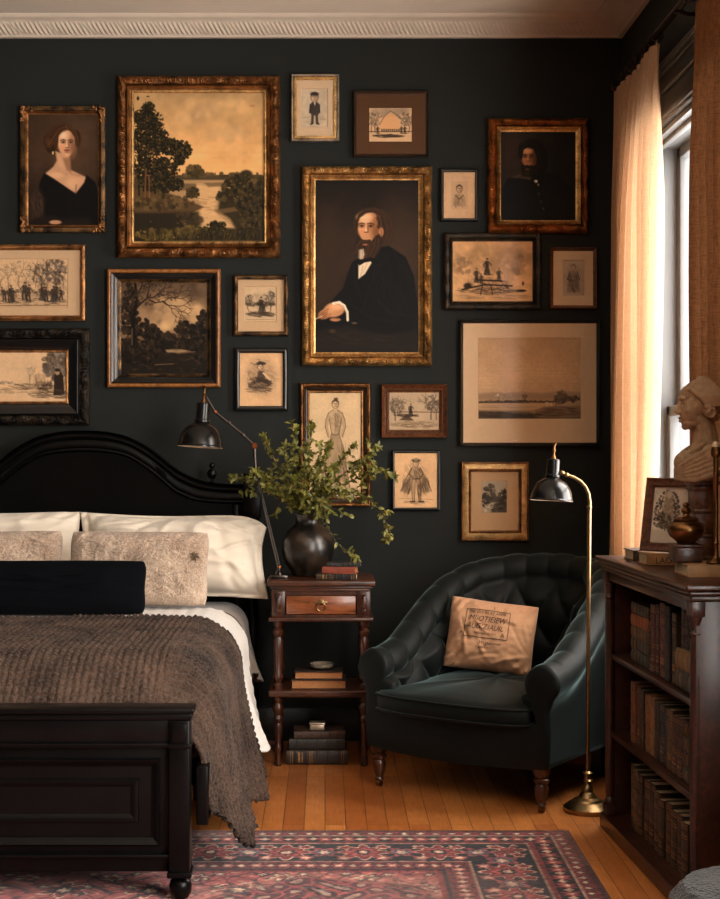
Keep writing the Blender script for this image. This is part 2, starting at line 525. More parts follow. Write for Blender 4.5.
    def fol(s, cx, cy, rx, ry, n, r, cols, al=0.9, soft=0.5):
        for _ in range(n):
            t = s.r.random() * 2 * PI; q = math.sqrt(s.r.random())
            x, y = cx + math.cos(t) * q * rx, cy + math.sin(t) * q * ry
            c = np.array(cols[s.r.integers(len(cols))]) * (0.85 + 0.3 * s.r.random())
            k = r * (0.5 + s.r.random())
            s.ell(x, y, k, k * (0.6 + 0.4 * s.r.random()), c, soft, al, s.r.random() * 3)
        return s
    def hatch(s, cx, cy, rx, ry, n, L, col, al=0.5, w=0.5, ang=0.6, jit=0.5):
        for _ in range(n):
            t = s.r.random() * 2 * PI; q = math.sqrt(s.r.random())
            x, y = cx + math.cos(t) * q * rx, cy + math.sin(t) * q * ry
            a = ang + (s.r.random() - 0.5) * jit; l = L * (0.5 + s.r.random()) / 2
            s.line([(x - math.cos(a) * l, y - math.sin(a) * l), (x + math.cos(a) * l, y + math.sin(a) * l)], w, col, al * (0.5 + 0.5 * s.r.random()))
        return s
    def branch(s, x, y, a, L, w, col, depth, al=0.9):
        x2, y2 = x + math.cos(a) * L, y + math.sin(a) * L
        xm, ym = (x + x2) / 2 + s.r.normal() * L * 0.08, (y + y2) / 2 + s.r.normal() * L * 0.08
        s.line([(x, y), (xm, ym), (x2, y2)], (w, w * 0.7), col, al)
        if depth > 0:
            for da in (-0.5, 0.45):
                s.branch(x2, y2, a + da * (0.6 + 0.8 * s.r.random()), L * (0.62 + 0.2 * s.r.random()), max(0.4, w * 0.65), col, depth - 1, al)
        return s
    def etree(s, x, y, h, r, col=(52, 42, 34), n=60, trunk=True):
        if trunk: s.branch(x, y, -PI / 2 + s.r.normal() * 0.08, h * 0.42, max(0.7, h * 0.05), col, 3, 0.8)
        s.fol(x, y - h * 0.68, r, h * 0.36, n, max(0.9, r * 0.16), [col, tuple(np.array(col) + 26), tuple(np.array(col) + 48)], 0.5)
        return s
    def fig(s, x, y, h, col=(46, 38, 32), skirt=False, lean=0.0, skin=(150, 118, 86)):
        """A small sketched figure whose feet are at (x, y)."""
        hx = x + lean * h; col = np.array(col, float) + 12; r = s.r
        lt = col + 34
        s.poly([(hx - h * .09, y - h * .82), (hx + h * .08, y - h * .83), (x + h * .13, y - h * .6), (x + h * .10, y - h * .44), (x - h * .11, y - h * .45), (x - h * .12, y - h * .62)], col, 0.9, .85)
        if skirt:
            s.poly([(x - h * .09, y - h * .5), (x + h * .09, y - h * .5), (x + h * .2, y - h * .18), (x + h * .22, y), (x - h * .2, y), (x - h * .17, y - h * .2)], lt, 1.0, 0.8)
            for k in range(6): s.line([(x + h * (.02 * k - .05), y - h * .48), (x + h * (.075 * k - .19), y)], .45, col - 14, .7)
        else:
            s.line([(x - h * .04, y - h * .48), (x - h * .10, y - h * .2), (x - h * .08, y)], h * .09, col, .85)
            s.line([(x + h * .05, y - h * .48), (x + h * .08, y - h * .22), (x + h * .13, y)], h * .09, col, .85)
        s.line([(hx - h * .09, y - h * .78), (x - h * .2, y - h * .62), (x - h * .16, y - h * .48)], h * .06, col, .85)
        s.line([(hx + h * .09, y - h * .78), (x + h * .2, y - h * .66), (x + h * .26, y - h * .56)], h * .06, col, .85)
        s.ell(hx, y - h * .90, h * .06, h * .08, skin, .5)
        s.ell(hx + h * .01, y - h * .96, h * .075, h * .04, col, .5)
        s.hatch(x, y - h * .4, h * .14, h * .4, int(8 + h), h * .18, col - 20, .5, .45, 1.2, 1.0)
        s.hatch(x + h * .15, y, h * .3, h * .03, 8, h * .2, col, .4, .5, .05, .2)
        return s

INK = (58, 47, 38); INK2 = (96, 78, 60)
def paper(w, h, base=(196, 160, 122), seed=1, q=1.9, edge=True):
    c = Cv(w, h, base, q, seed); c.mott(14, 0.05, 4); c.mott(2, 0.035, 2, 5)
    return c

def face(c, cx, cy, rx, ry, sk, lf=-1, beard=False, lip=(140, 72, 58), turn=0.0):
    """Modelled head in light from one side; cx, cy is the middle of the face, sk a list of skin tones from dark to light."""
    D, Mi, L, H = [np.array(v, float) for v in sk]
    X = lambda u: cx + u * rx; Y = lambda v: cy + v * ry
    c.poly([(X(-.82), Y(-.62)), (X(-.5), Y(-.93)), (X(.1), Y(-1.0)), (X(.6), Y(-.9)), (X(.9), Y(-.5)), (X(.93), Y(0)), (X(.78), Y(.5)), (X(.42), Y(.88)), (X(.05), Y(1.0)), (X(-.3), Y(.95)), (X(-.66), Y(.6)), (X(-.86), Y(.1))], Mi, 1.2)
    s = lf      # light comes from this side (-1 left)
    c.ell(X(-.62 * s), Y(.05), rx * .42, ry * .85, D, 1.0, .8); c.ell(X(-.8 * s), Y(.35), rx * .3, ry * .5, D * .8, 1.0, .6)
    c.ell(X(.30 * s), Y(-.55), rx * .55, ry * .36, L, 1.0, .9); c.ell(X(.34 * s), Y(-.6), rx * .3, ry * .2, H, 1.0, .8)
    c.ell(X(.52 * s), Y(.18), rx * .36, ry * .3, L, 1.0, .75); c.ell(X(.5 * s), Y(.3), rx * .28, ry * .2, Mi * np.array([1.06, .86, .8]), 1.0, .5)
    n0 = turn
    for k, u in enumerate((-.42 + n0, .36 + n0)):
        near = 1.0 if u * s > 0 else .8
        c.ell(X(u), Y(-.12), rx * .27, ry * .14, D * .86, 1.0, .6)
        c.line([(X(u - .27), Y(-.22 - .02 * k)), (X(u), Y(-.285)), (X(u + .27), Y(-.23 + .02 * k))], .11 * rx, D * .5, .8)
        c.ell(X(u), Y(-.085), rx * .165, ry * .052, (150 * near, 124 * near, 102 * near), .5, .8)
        c.ell(X(u + .02), Y(-.09), rx * .08, ry * .06, D * .25, .5, .95)
        c.line([(X(u - .2), Y(-.10)), (X(u), Y(-.145)), (X(u + .2), Y(-.10))], .06 * rx, D * .35, .9)
        c.line([(X(u - .15), Y(-.02)), (X(u + .15), Y(-.02))], .06 * rx, D * .8, .5)
    c.poly([(X(-.05 + n0), Y(-.2)), (X(.07 + n0), Y(-.2)), (X(.12 + n0), Y(.2)), (X(.02 + n0), Y(.28)), (X(-.14 + n0), Y(.24))], L, 1.4, .75)
    c.poly([(X(-s * .05 + n0), Y(-.2)), (X(-s * .17 + n0), Y(-.1)), (X(-s * .26 + n0), Y(.24)), (X(-s * .04 + n0), Y(.26))], D * .9, 1.4, .7)
    c.ell(X(.03 * s + n0), Y(.19), rx * .09, ry * .07, H, .9, .7); c.line([(X(-.16 + n0), Y(.29)), (X(.14 + n0), Y(.29))], .1 * rx, D * .55, .75)
    if not beard:
        c.line([(X(-.27 + n0), Y(.49)), (X(-.06 + n0), Y(.46)), (X(.2 + n0), Y(.485))], .14 * rx, np.array(lip) * .72, .85); c.ell(X(-.03 + n0), Y(.555), rx * .22, ry * .055, lip, .7, .9)
        c.ell(X(-.02 + n0), Y(.66), rx * .2, ry * .045, D * .85, .9, .6); c.ell(X(.0 + n0), Y(.8), rx * .22, ry * .1, L, 1.0, .5)
    return c

def locks(c, pts, w, n, spread, cols, al=.38, sw=.6):
    """Strands of hair following a curved line."""
    p = np.array(pts, float)
    for _ in range(n):
        o = float(np.clip(c.r.normal(0, spread * .75), -1.5 * spread, 1.5 * spread)); k = cols[c.r.integers(len(cols))]
        q = []
        for i in range(len(p)):
            t = p[min(i + 1, len(p) - 1)] - p[max(i - 1, 0)]; t = t / (np.hypot(*t) + 1e-6)
            q.append((p[i][0] - t[1] * o + c.r.normal() * .3, p[i][1] + t[0] * o + c.r.normal() * .3))
        c.line(q, sw * (.6 + .8 * c.r.random()), k, al)
    return c

def art_lady(w, h):
    c = Cv(w, h, (46, 35, 27), 2.3, 3)
    c.ell(46, 36, 44, 60, (72, 54, 40), 1.3, .85); c.mott(9, .12, 4)
    c.ell(16, 100, 34, 34, (30, 23, 19), 1.2, .8); c.ell(66, 100, 14, 40, (36, 28, 23), 1.2, .7)
    hc = [(50, 33, 22), (68, 46, 29), (84, 58, 37), (40, 26, 18)]
    c.ell(34, 21.5, 14, 12, (56, 37, 24), .25); c.ell(21, 26, 6, 8, (52, 34, 22), .35); c.ell(47.6, 24, 4.6, 8.5, (46, 30, 20), .35); c.ell(22.5, 33, 4.5, 5, (44, 29, 19), .5)
    c.poly([(27, 36), (41, 40), (42, 54), (57, 61), (58, 66), (47.5, 77), (34, 69), (17, 58), (25, 51), (28.5, 45)], (172, 130, 98), 1.8)
    c.poly([(34, 43), (42, 42), (42.5, 57), (38, 54)], (120, 84, 60), 3, .75); c.poly([(29, 40), (34, 43), (37, 54), (30, 50)], (186, 142, 108), 3, .7)
    c.line([(22, 57), (30, 55.5), (38, 58.5)], 1.4, (146, 106, 78), .6, 2); c.line([(43, 58.5), (52, 60)], 1.2, (140, 100, 74), .6, 2)
    c.ell(27, 59, 8, 3.6, (196, 152, 116), 1, .7); c.ell(44, 66.5, 6, 6, (194, 150, 114), 1, .7); c.ell(52, 65, 4, 4, (186, 142, 108), 1, .6); c.line([(47.6, 69), (47.2, 76)], 1.3, (112, 78, 56), .7, 1.4)
    face(c, 38, 28.5, 9.4, 13.4, [(132, 92, 66), (180, 134, 100), (202, 156, 120), (220, 176, 140)], -1, turn=.08)
    c.poly([(24.5, 26), (26, 18), (31, 13.5), (38.5, 12.5), (34, 16.5), (30.5, 20.5), (29.4, 26), (28.8, 32), (26, 32)], (60, 40, 26), 1.4)
    c.poly([(38.5, 12.5), (45, 15), (48.6, 22), (48.4, 31), (46.8, 30), (46.2, 23), (43, 17.5)], (50, 33, 22), 1.4)
    locks(c, [(38, 13), (31, 15.5), (27, 21), (23, 27), (20, 32)], 1, 44, 1.9, hc); locks(c, [(39, 13), (44.5, 16), (48, 22), (49, 30)], 1, 30, 1.2, hc); locks(c, [(36, 9.8), (28, 13), (21, 21), (18, 28)], 1, 34, 1.4, hc)
    c.ell(20.6, 27, 2.6, 3.6, (84, 57, 36), .9, .5); c.line([(37.5, 10.5), (38.6, 14)], .6, (110, 80, 54), .6)
    c.ell(24.6, 37.6, .9, 1.6, (176, 146, 98), .5)
    c.poly([(16, 57), (26, 63), (34, 68.5), (47, 77.5), (55.5, 66.5), (58, 59), (66, 66), (w, 76), (w, h), (6, h), (8, 78), (12, 66)], (15, 13, 13), 1.6)
    c.poly([(2, 80), (10, 69), (17, 82), (16, 100), (2, 103)], (52, 40, 32), 4, .75); c.hatch(9, 88, 6, 12, 70, 4, (92, 70, 54), .3, .5, 1.2)
    c.line([(16, 58), (26, 64), (35, 69.5), (47, 78.5), (56, 67)], .8, (44, 38, 36), .7)
    c.poly([(8, 101), (22, 98), (38, 102), (60, 100), (66, h), (6, h)], (38, 29, 24), 3, .7); c.ell(27, 105, 6, 2, (168, 122, 90), .5, .95)
    c.hatch(44, 90, 14, 14, 30, 7, (34, 30, 29), .35, .8, 1.3); c.hatch(24, 78, 10, 8, 30, 5, (36, 31, 29), .35, .6, 1.0)
    return c

def art_beard(w, h):
    c = Cv(w, h, (34, 27, 22), 2.0, 5)
    c.vgrad([(0, (26, 21, 18)), (60, (50, 39, 30)), (120, (46, 36, 27)), (168, (28, 23, 20))]); c.mott(14, .16, 4)
    c.ell(88, 66, 22, 44, (64, 49, 37), 1.3, .6); c.ell(12, 80, 20, 50, (52, 38, 28), 1.3, .5)
    hb = [(44, 32, 22), (62, 44, 31), (80, 58, 41), (34, 24, 18)]
    # coat
    c.poly([(37, 82), (48, 76), (62, 68), (73, 66), (90, 77), (98, 96), (102, 124), (103, 170), (60, 160), (34, 150), (8, 158), (0, 156), (0, 146), (12, 126), (28, 108), (33, 92)], (15, 14, 15), 1.8)
    # hair behind
    c.ell(68, 46, 10.5, 15, (52, 38, 27), .35); c.ell(72, 53, 8, 9, (56, 41, 29), .4); c.ell(40.6, 46, 3.6, 8, (46, 32, 23), .5); c.ell(56, 35, 13, 7, (60, 43, 29), .4)
    locks(c, [(58, 30), (67, 33), (73, 42), (75, 52), (72, 61)], 1, 60, 2.6, hb); locks(c, [(66, 38), (69, 48), (68, 58)], 1, 36, 2.2, hb)
    face(c, 52.6, 47.6, 11.4, 15.8, [(126, 82, 54), (176, 126, 90), (204, 154, 114), (226, 182, 142)], -1, True, turn=-.14)
    c.ell(49, 37, 7, 3.6, (214, 166, 126), 1, .8); c.line([(45, 40), (54, 39.4)], .6, (160, 116, 84), .5)
    c.poly([(41, 40), (43, 34), (49, 30.6), (58, 29), (66, 32), (64, 35), (57, 32.4), (50, 33), (45, 37), (42.6, 43)], (58, 41, 28), 1.3)
    locks(c, [(44, 36), (50, 31.6), (58, 30.2), (66, 34)], 1, 40, 1.1, hb); locks(c, [(40, 40), (39.6, 47), (41, 54)], 1, 18, 1.0, hb)
    c.ell(65.6, 52, 2.5, 4.3, (164, 112, 78), .5, .95); c.line([(65, 49.6), (66.4, 52.4), (65.4, 55)], .8, (104, 66, 44), .8)
    locks(c, [(62, 37), (64, 43), (63, 48)], 1, 20, 1.2, hb)
    # beard
    c.poly([(40, 60), (42.4, 56), (45, 60.6), (50, 60.2), (56, 61), (60, 56), (64, 54), (67, 62), (64, 72), (58, 78.6), (51, 81), (44, 79), (39.4, 70)], (44, 30, 21), 1.6)
    locks(c, [(47, 62), (43, 66), (41, 74)], 1, 40, 2.0, hb); locks(c, [(53, 64), (52, 72), (49, 80)], 1, 60, 3.4, hb); locks(c, [(63, 58), (62, 67), (57, 77)], 1, 50, 2.4, hb)
    c.line([(43.4, 62.4), (47, 60.4), (50, 61), (54, 60.4), (58, 63.4)], 2.0, (62, 43, 29), .95); locks(c, [(50, 61), (55, 61.6), (59, 65)], 1, 14, .7, hb); locks(c, [(50, 61), (46, 61.8), (43, 65)], 1, 14, .7, hb)
    c.ell(49.8, 64.6, 2.6, .9, (150, 92, 68), .6, .9)
    c.poly([(43.4, 70), (47.6, 69), (49.4, 74), (47, 80), (43.2, 78)], (176, 156, 132), 2.2, .8); locks(c, [(46, 70), (46.4, 75), (45.6, 80)], 1, 12, 1.2, [(214, 196, 170), (150, 130, 108)])
    c.poly([(43, 84), (55, 79.6), (56, 83), (49.5, 94), (43, 99)], (202, 182, 152), 1.2); c.line([(47.4, 86), (45, 97)], .6, (140, 118, 94), .8); c.line([(51.6, 83.6), (47.6, 93)], .6, (158, 136, 110), .7)
    c.poly([(40, 80), (48, 79), (56, 77.5), (57, 81), (49, 82.6), (44, 85.6)], (13, 12, 12), .9)
    c.line([(59, 72), (66, 84), (53, 108), (48, 130)], 1.1, (36, 34, 33), .5, 1.4); c.line([(38, 84), (40, 104), (46, 120)], 1.0, (40, 37, 35), .6, 1.2); c.line([(66, 84), (60, 86), (57, 98)], .8, (40, 37, 36), .6)
    c.hatch(78, 104, 18, 30, 60, 13, (31, 30, 31), .45, 1.2, 1.2); c.line([(60, 118), (74, 132), (94, 136)], 1.4, (34, 33, 33), .6, 1.6); c.line([(34, 124), (56, 138), (80, 142)], 1.4, (32, 31, 31), .6, 1.6)
    c.poly([(0, 150), (30, 145), (70, 153), (w, 149), (w, h), (0, h)], (34, 28, 23), 4, .8); c.hatch(40, 158, 40, 6, 40, 12, (52, 42, 33), .4, .9, .2)
    # hands
    c.ell(19, 129.6, 11, 7.4, (172, 120, 84), .25, rot=-.25); c.ell(9.6, 134, 7, 4.8, (158, 106, 72), .3, rot=-.4); c.ell(21, 126.6, 7, 3.6, (206, 154, 114), .9, .8); c.ell(14, 131, 5, 2, (196, 144, 104), .9, .6)
    for k in range(4):
        c.line([(13 - k * .6, 129 + k * 2.5), (7 + k * .6, 132.6 + k * 1.7), (2.6 + k * 1.4, 136 + k * 1.2)], .9, (98, 62, 42), .75)
    c.ell(20, 139.5, 5.4, 1.8, (156, 108, 76), .5); c.line([(15, 138), (24, 138.6)], .7, (92, 60, 42), .7)
    c.line([(18, 123.4), (24, 122.2), (29, 125.6), (32, 132), (32.4, 140)], 2.4, (208, 190, 164)); c.line([(20, 123.2), (28, 126), (31, 134)], .6, (150, 132, 112), .7); c.line([(0, 139), (7, 136)], .9, (196, 168, 138), .8)
    c.ell(39, 143, 3, 1.1, (92, 74, 58), .5, .8); c.ell(17, 151, 3, 2, (92, 66, 38), .9, .5)
    return c

def art_officer(w, h):
    c = Cv(w, h, (28, 25, 23), 2.2, 7)
    c.ell(17, 20, 24, 34, (54, 44, 38), 1.3, .75); c.mott(8, .16, 4)
    for x, a in ((9, .35), (6, .2), (13, .2)): c.line([(x, 6), (x - 1, 60)], 1.6, (78, 40, 24), a, 1.5)
    hd = [(26, 20, 17), (44, 34, 28), (18, 14, 12)]
    c.ell(32, 20, 12, 12.5, (20, 16, 14), .35); c.ell(40, 29, 7, 15, (19, 16, 15), .4); c.ell(20.6, 19, 3, 7, (22, 18, 16), .5)
    c.poly([(7, 47), (18, 43), (30, 45), (42, 40), (58, 44), (70, 56), (w, h), (0, h), (2, 58)], (15, 15, 15), 2.4)
    face(c, 28.6, 26, 8.2, 12, [(88, 58, 40), (142, 98, 70), (172, 124, 90), (196, 148, 112)], -1, True, turn=-.1)
    c.ell(26.4, 18.5, 4.6, 2.8, (192, 142, 104), 1, .8)
    c.poly([(20, 24), (20.6, 16), (25, 13), (32, 12.4), (38, 17), (38.6, 30), (36.8, 34), (36, 24), (33, 17), (27, 15.6), (23, 18), (21.4, 26)], (20, 16, 14), 1.4)
    locks(c, [(26, 13.6), (34, 15), (38, 24), (41, 36)], 1, 50, 2.2, hd); locks(c, [(25, 14), (21, 18), (20, 27)], 1, 20, 1.0, hd)
    c.poly([(20.6, 35), (22.4, 33), (26, 34.4), (30, 33.6), (34.6, 34), (37, 30), (37, 38), (33, 44.5), (27, 46.4), (22.4, 42.6)], (26, 19, 16), 1.6); locks(c, [(27, 36), (27, 42), (26.4, 46)], 1, 44, 2.6, [(44, 32, 25), (64, 46, 34), (24, 18, 15)])
    c.line([(22.6, 36), (26.4, 34), (31.6, 36.2)], 1.5, (36, 26, 20), .95); c.ell(26.8, 37.6, 1.9, .7, (116, 72, 56), .6, .8)
    c.poly([(10, 46), (19, 42), (23, 45), (31, 46), (30, 48.4), (18, 46.6)], (98, 82, 68), 1.8, .6)
    c.ell(35.2, 49.6, 1.8, 1.4, (196, 184, 166), .5); c.ell(37.6, 53, 1, 1.2, (140, 110, 70), .5)
    for x, y in ((40, 70), (42.6, 77), (38, 62)): c.ell(x, y, 1.0, 1.2, (118, 90, 54), .5, .7)
    c.hatch(44, 70, 22, 14, 30, 9, (27, 26, 26), .5, 1, 1.2); c.line([(34, 50), (39, 66), (43, 86)], .9, (32, 30, 30), .6)
    return c

def art_river(w, h):
    c = Cv(w, h, (180, 140, 95), 1.9, 9)
    c.vgrad([(0, (158, 126, 88)), (22, (172, 134, 90)), (50, (198, 150, 98)), (76, (214, 160, 102)), (82, (205, 152, 98)), (84, (70, 58, 40)), (148, (42, 36, 25))])
    c.mott(16, .10, 4, 1, 0, 80); c.mott(5, .04, 3, 2, 0, 80)
    for cx, cy, rx, ry in ((72, 16, 22, 9), (58, 26, 14, 6), (100, 14, 16, 7), (90, 40, 24, 6)):
        c.fol(cx, cy, rx, ry, 26, 5, [(206, 164, 112), (192, 150, 102), (150, 120, 88)], .22, 1.0)
    for y in (66, 70, 74, 60): c.line([(50, y), (90, y - 1.0 + c.r.random() * 2), (126, y - .5)], 1.6, (184, 136, 90), .3, 5)
    # far shore
    c.line([(44, 83.6), (127, 83.2)], 3.0, (72, 60, 42)); c.fol(86, 82.4, 42, 1.8, 60, 1.8, [(66, 56, 38), (84, 68, 46)], .9)
    c.ell(62, 79, 6.5, 6, (62, 52, 34), .5); c.fol(61, 78, 8, 6.5, 44, 1.9, [(56, 48, 31), (76, 62, 40)]); c.ell(112, 81, 6, 4, (52, 44, 30), .5)
    # water
    c.poly([(40, 87), (127, 87), (127, 148), (20, 148), (30, 110)], (150, 118, 82), 1.5)
    c.vg = None
    c.poly([(62, 92), (86, 92), (84, 104), (80, 118), (100, 135), (68, 134), (66, 112)], (190, 150, 104), 3, .8)
    for k in range(60):
        y = 90 + c.r.random() * 46; x = 58 + c.r.random() * 34
        c.line([(x, y), (x + 3 + c.r.random() * 6, y + .2)], .6, ((120, 94, 66) if k % 2 else (206, 166, 118)), .5)
    c.poly([(40, 90), (62, 91), (62, 96), (44, 98)], (84, 68, 48), 2, .8); c.poly([(70, 90), (100, 89), (100, 93), (74, 94)], (90, 73, 50), 1.5, .7)
    # right bank bushes with reflection
    c.poly([(86, 100), (127, 84), (127, 148), (104, 140), (96, 126), (84, 118)], (50, 42, 28), 3)
    c.fol(108, 96, 21, 15, 260, 1.2, [(30, 26, 18), (62, 52, 33)]); c.fol(108, 96, 20, 14, 260, 1.8, [(46, 40, 26), (62, 52, 33), (82, 67, 41), (36, 31, 21)])
    c.fol(118, 118, 14, 26, 320, 1.6, [(36, 31, 21), (50, 43, 28), (66, 54, 33)]); c.fol(91, 104, 8, 7, 50, 2.3, [(44, 38, 25), (70, 58, 36)])
    c.poly([(80, 117), (100, 114), (104, 118), (84, 121)], (104, 80, 52), 1.5, .7)
    # left bank
    c.poly([(0, 96), (22, 96), (46, 104), (70, 114), (58, 120), (20, 122), (0, 120)], (78, 60, 40), 2); c.fol(30, 110, 30, 7, 90, 2.2, [(92, 72, 46), (64, 51, 34), (50, 41, 28)], .7)
    c.poly([(0, 120), (64, 119), (66, 132), (40, 140), (0, 148)], (40, 34, 24), 3); c.fol(54, 126, 14, 6, 40, 2.4, [(52, 44, 31), (78, 62, 42)], .5)
    c.fol(59, 100, 6, 5, 50, 1.8, [(48, 41, 27), (66, 54, 34)])
    # big trees
    c.line([(11, 104), (12, 70), (13, 40)], (3, 1.8), (74, 52, 34)); c.line([(15.5, 104), (15, 76), (18, 52)], (2.2, 1.4), (88, 62, 40)); c.line([(5, 102), (5, 60)], 2, (42, 33, 23))
    c.line([(16, 66), (30, 54), (44, 50)], 1.2, (46, 36, 24))
    for cx, cy, rx, ry, n in ((10, 26, 11, 11, 90), (20, 30, 9, 12, 70), (8, 48, 10, 16, 110), (22, 48, 12, 14, 120), (36, 54, 11, 8, 80), (48, 57, 9, 9, 80), (12, 74, 14, 14, 120), (32, 76, 12, 12, 110), (40, 92, 9, 6, 60), (24, 92, 18, 8, 90), (46, 66, 6, 5, 40), (14, 14, 6, 4, 24)):
        c.fol(cx, cy, rx * .9, ry * .92, n, 1.7, [(28, 25, 17), (36, 32, 21), (30, 27, 18)], .9); c.fol(cx, cy, rx * 1.12, ry * 1.1, n * 2, .85, [(30, 27, 18), (40, 35, 23), (58, 49, 30), (74, 61, 36), (26, 23, 16)], .9)
    c.line([(11, 104), (12, 76)], 1.6, (104, 74, 48), .8); c.line([(15.5, 104), (15, 82)], 1.2, (116, 82, 52), .8)
    c.ell(4, 5.6, 1.3, 2, (44, 36, 26), .5); c.ell(14, 3.6, 1.6, .8, (80, 62, 44), .6); c.ell(118, 13, 3, 1.2, (150, 96, 60), .8, .5)
    # foreground plants
    c.poly([(0, 140), (40, 134), (127, 136), (127, 148), (0, 148)], (44, 37, 24), 3)
    c.fol(20, 142, 22, 6, 60, 2.2, [(92, 78, 40), (74, 60, 34), (48, 40, 25)]); c.fol(82, 136, 12, 7, 80, 2, [(40, 35, 22), (60, 52, 30), (30, 26, 18)]); c.fol(54, 138, 12, 6, 50, 2, [(58, 49, 29), (82, 68, 38)])
    c.hatch(64, 142, 60, 6, 120, 6, (76, 64, 36), .6, .7, -1.5, .9); c.hatch(64, 144, 60, 4, 80, 5, (28, 25, 17), .7, .8, -1.5, .9)
    for k in range(16): c.ell(c.r.random() * 120, 128 + c.r.random() * 18, .6, .5, (140, 116, 78), .6, .6)
    return c

def art_woods(w, h):
    c = Cv(w, h, (70, 54, 40), 1.9, 12)
    c.vgrad([(0, (76, 60, 46)), (24, (112, 88, 66)), (46, (132, 104, 76)), (58, (88, 68, 50)), (62, (38, 31, 24)), (95, (30, 25, 20))])
    c.mott(11, .3, 4, 1, 0, 60)
    for cx, cy, rx, ry in ((46, 28, 14, 12), (60, 22, 12, 9), (42, 42, 12, 8), (74, 30, 9, 7)):
        c.fol(cx, cy, rx, ry, 34, 4, [(172, 138, 100), (150, 118, 86), (196, 158, 112)], .3, 1.0)
    c.fol(70, 10, 18, 8, 40, 4, [(70, 55, 43), (96, 76, 58)], .4, 1); 
    D = [(28, 23, 18), (38, 31, 24), (22, 18, 15), (50, 40, 30)]
    for cx, cy, rx, ry, n in ((32, 52, 8, 10, 70), (46, 56, 8, 6, 50), (62, 48, 8, 9, 80), (72, 52, 9, 10, 80), (82, 44, 6, 16, 90), (8, 40, 8, 40, 160), (20, 50, 9, 16, 90), (54, 62, 30, 6, 110), (18, 70, 18, 12, 120), (80, 66, 10, 14, 90)):
        c.fol(cx, cy, rx, ry, n, 2.0, D, .85)
    c.line([(12, 62), (12, 36), (16, 18), (14, 0)], (4, 2), (24, 19, 15)); c.branch(15, 26, -.75, 16, 2.0, (30, 23, 18), 4); c.branch(14, 14, -1.0, 12, 1.6, (30, 23, 18), 4); c.branch(28, 17, .12, 15, 1.3, (34, 26, 20), 4); c.branch(13, 30, -2.2, 10, 1.4, (28, 22, 17), 3)
    c.branch(42, 19, .35, 12, 1.0, (40, 31, 23), 3)
    c.fol(30, 12, 26, 10, 130, 1.1, [(44, 35, 26), (62, 49, 36)], .55)
    c.line([(11, 46), (11, 62)], 1.3, (92, 74, 56), .8)
    c.poly([(44, 67), (60, 66.4), (70, 68.4), (58, 70), (46, 69.6)], (150, 122, 90), 1.2, .85); c.line([(56, 70.5), (74, 69)], 1.2, (112, 84, 58), .7); c.line([(34, 82), (52, 81)], 1.0, (112, 92, 68), .7)
    for k in range(70):
        x, y = c.r.random() * w, 64 + c.r.random() * 30
        c.line([(x, y), (x + 4, y + c.r.normal())], .8, [(70, 56, 40), (96, 76, 54), (18, 15, 13)][k % 3], .4)
    return c

def art_skaters(w, h):
    c = paper(w, h, (186, 152, 116), 15)
    for k in range(12): c.etree(4 + k * 9.3 + c.r.normal(), 28 + c.r.random() * 3, 20 + c.r.random() * 8, 5, (120, 98, 74), 26)
    c.etree(82, 36, 30, 8, (62, 50, 40), 60); c.etree(98, 36, 36, 10, (58, 46, 37), 90)
    c.fol(60, 34, 50, 3, 120, 1.6, [(104, 84, 64), (84, 68, 52)], .5)
    for k in range(26): c.line([(0, 36 + k * .45), (w, 36 + k * .45)], .4, (140, 114, 88), .35)
    for x, hh, sk in ((46, 14, 0), (52, 17, 0), (54, 14, 1), (66, 18, 0), (70, 17, 0), (84, 17, 1), (88, 15, 0), (95, 16, 1), (98, 17, 1), (103, 13, 0), (24, 12, 0), (12, 13, 1)):
        c.fig(x, 40 + c.r.random() * 3, hh, (42, 34, 29), sk, c.r.normal() * .08, (132, 104, 78))
    c.hatch(56, 30, 54, 9, 420, 3, (92, 74, 58), .38, .45, 1.3, 1.4); c.hatch(88, 24, 20, 14, 200, 3, INK, .4, .45, .9, 2.2)
    c.hatch(56, 43, 54, 4, 140, 6, INK, .5, .5, .05, .2)
    c.line([(44, 33), (100, 33)], .7, INK, .6); c.line([(0, 46.4), (w, 46.4)], .8, INK2, .6)
    return c

def art_cottage(w, h):
    c = paper(w, h, (190, 156, 120), 17)
    c.etree(84, 40, 40, 13, (62, 50, 39), 160); c.etree(88, 30, 24, 9, (76, 60, 46), 70)
    c.poly([(83, 22), (88, 17), (92, 24), (93, 42), (82, 43)], (44, 35, 29), 1.0); c.ell(86, 20, 2.2, 2.6, (150, 118, 88), .5); c.ell(86, 17.6, 2.6, 1.6, (44, 35, 29), .5)
    c.hatch(101, 30, 8, 10, 130, 5, INK, .5, .5, -.9, 1.4)
    c.fol(74, 33, 10, 5, 60, 1.4, [INK, INK2], .5); c.hatch(60, 34, 24, 3, 90, 6, INK, .5, .5, .1, .4)
    c.etree(59, 27, 12, 4, (130, 106, 80), 30); c.line([(58, 22), (58, 34)], .6, INK2, .7)
    c.poly([(62, 22), (74, 21), (74, 32), (62, 33)], (156, 126, 96), 1, .5); c.hatch(68, 26, 6, 5, 24, 5, INK2, .4, .4, 1.5, .2)
    c.hatch(84, 42, 26, 4, 150, 6, INK, .55, .5, .15, .5); c.hatch(50, 38, 40, 3, 60, 7, INK2, .5, .5, .05, .2)
    for k in range(40): c.etree(2 + k, 33, 4, 2, (112, 90, 68), 3, False)
    return c

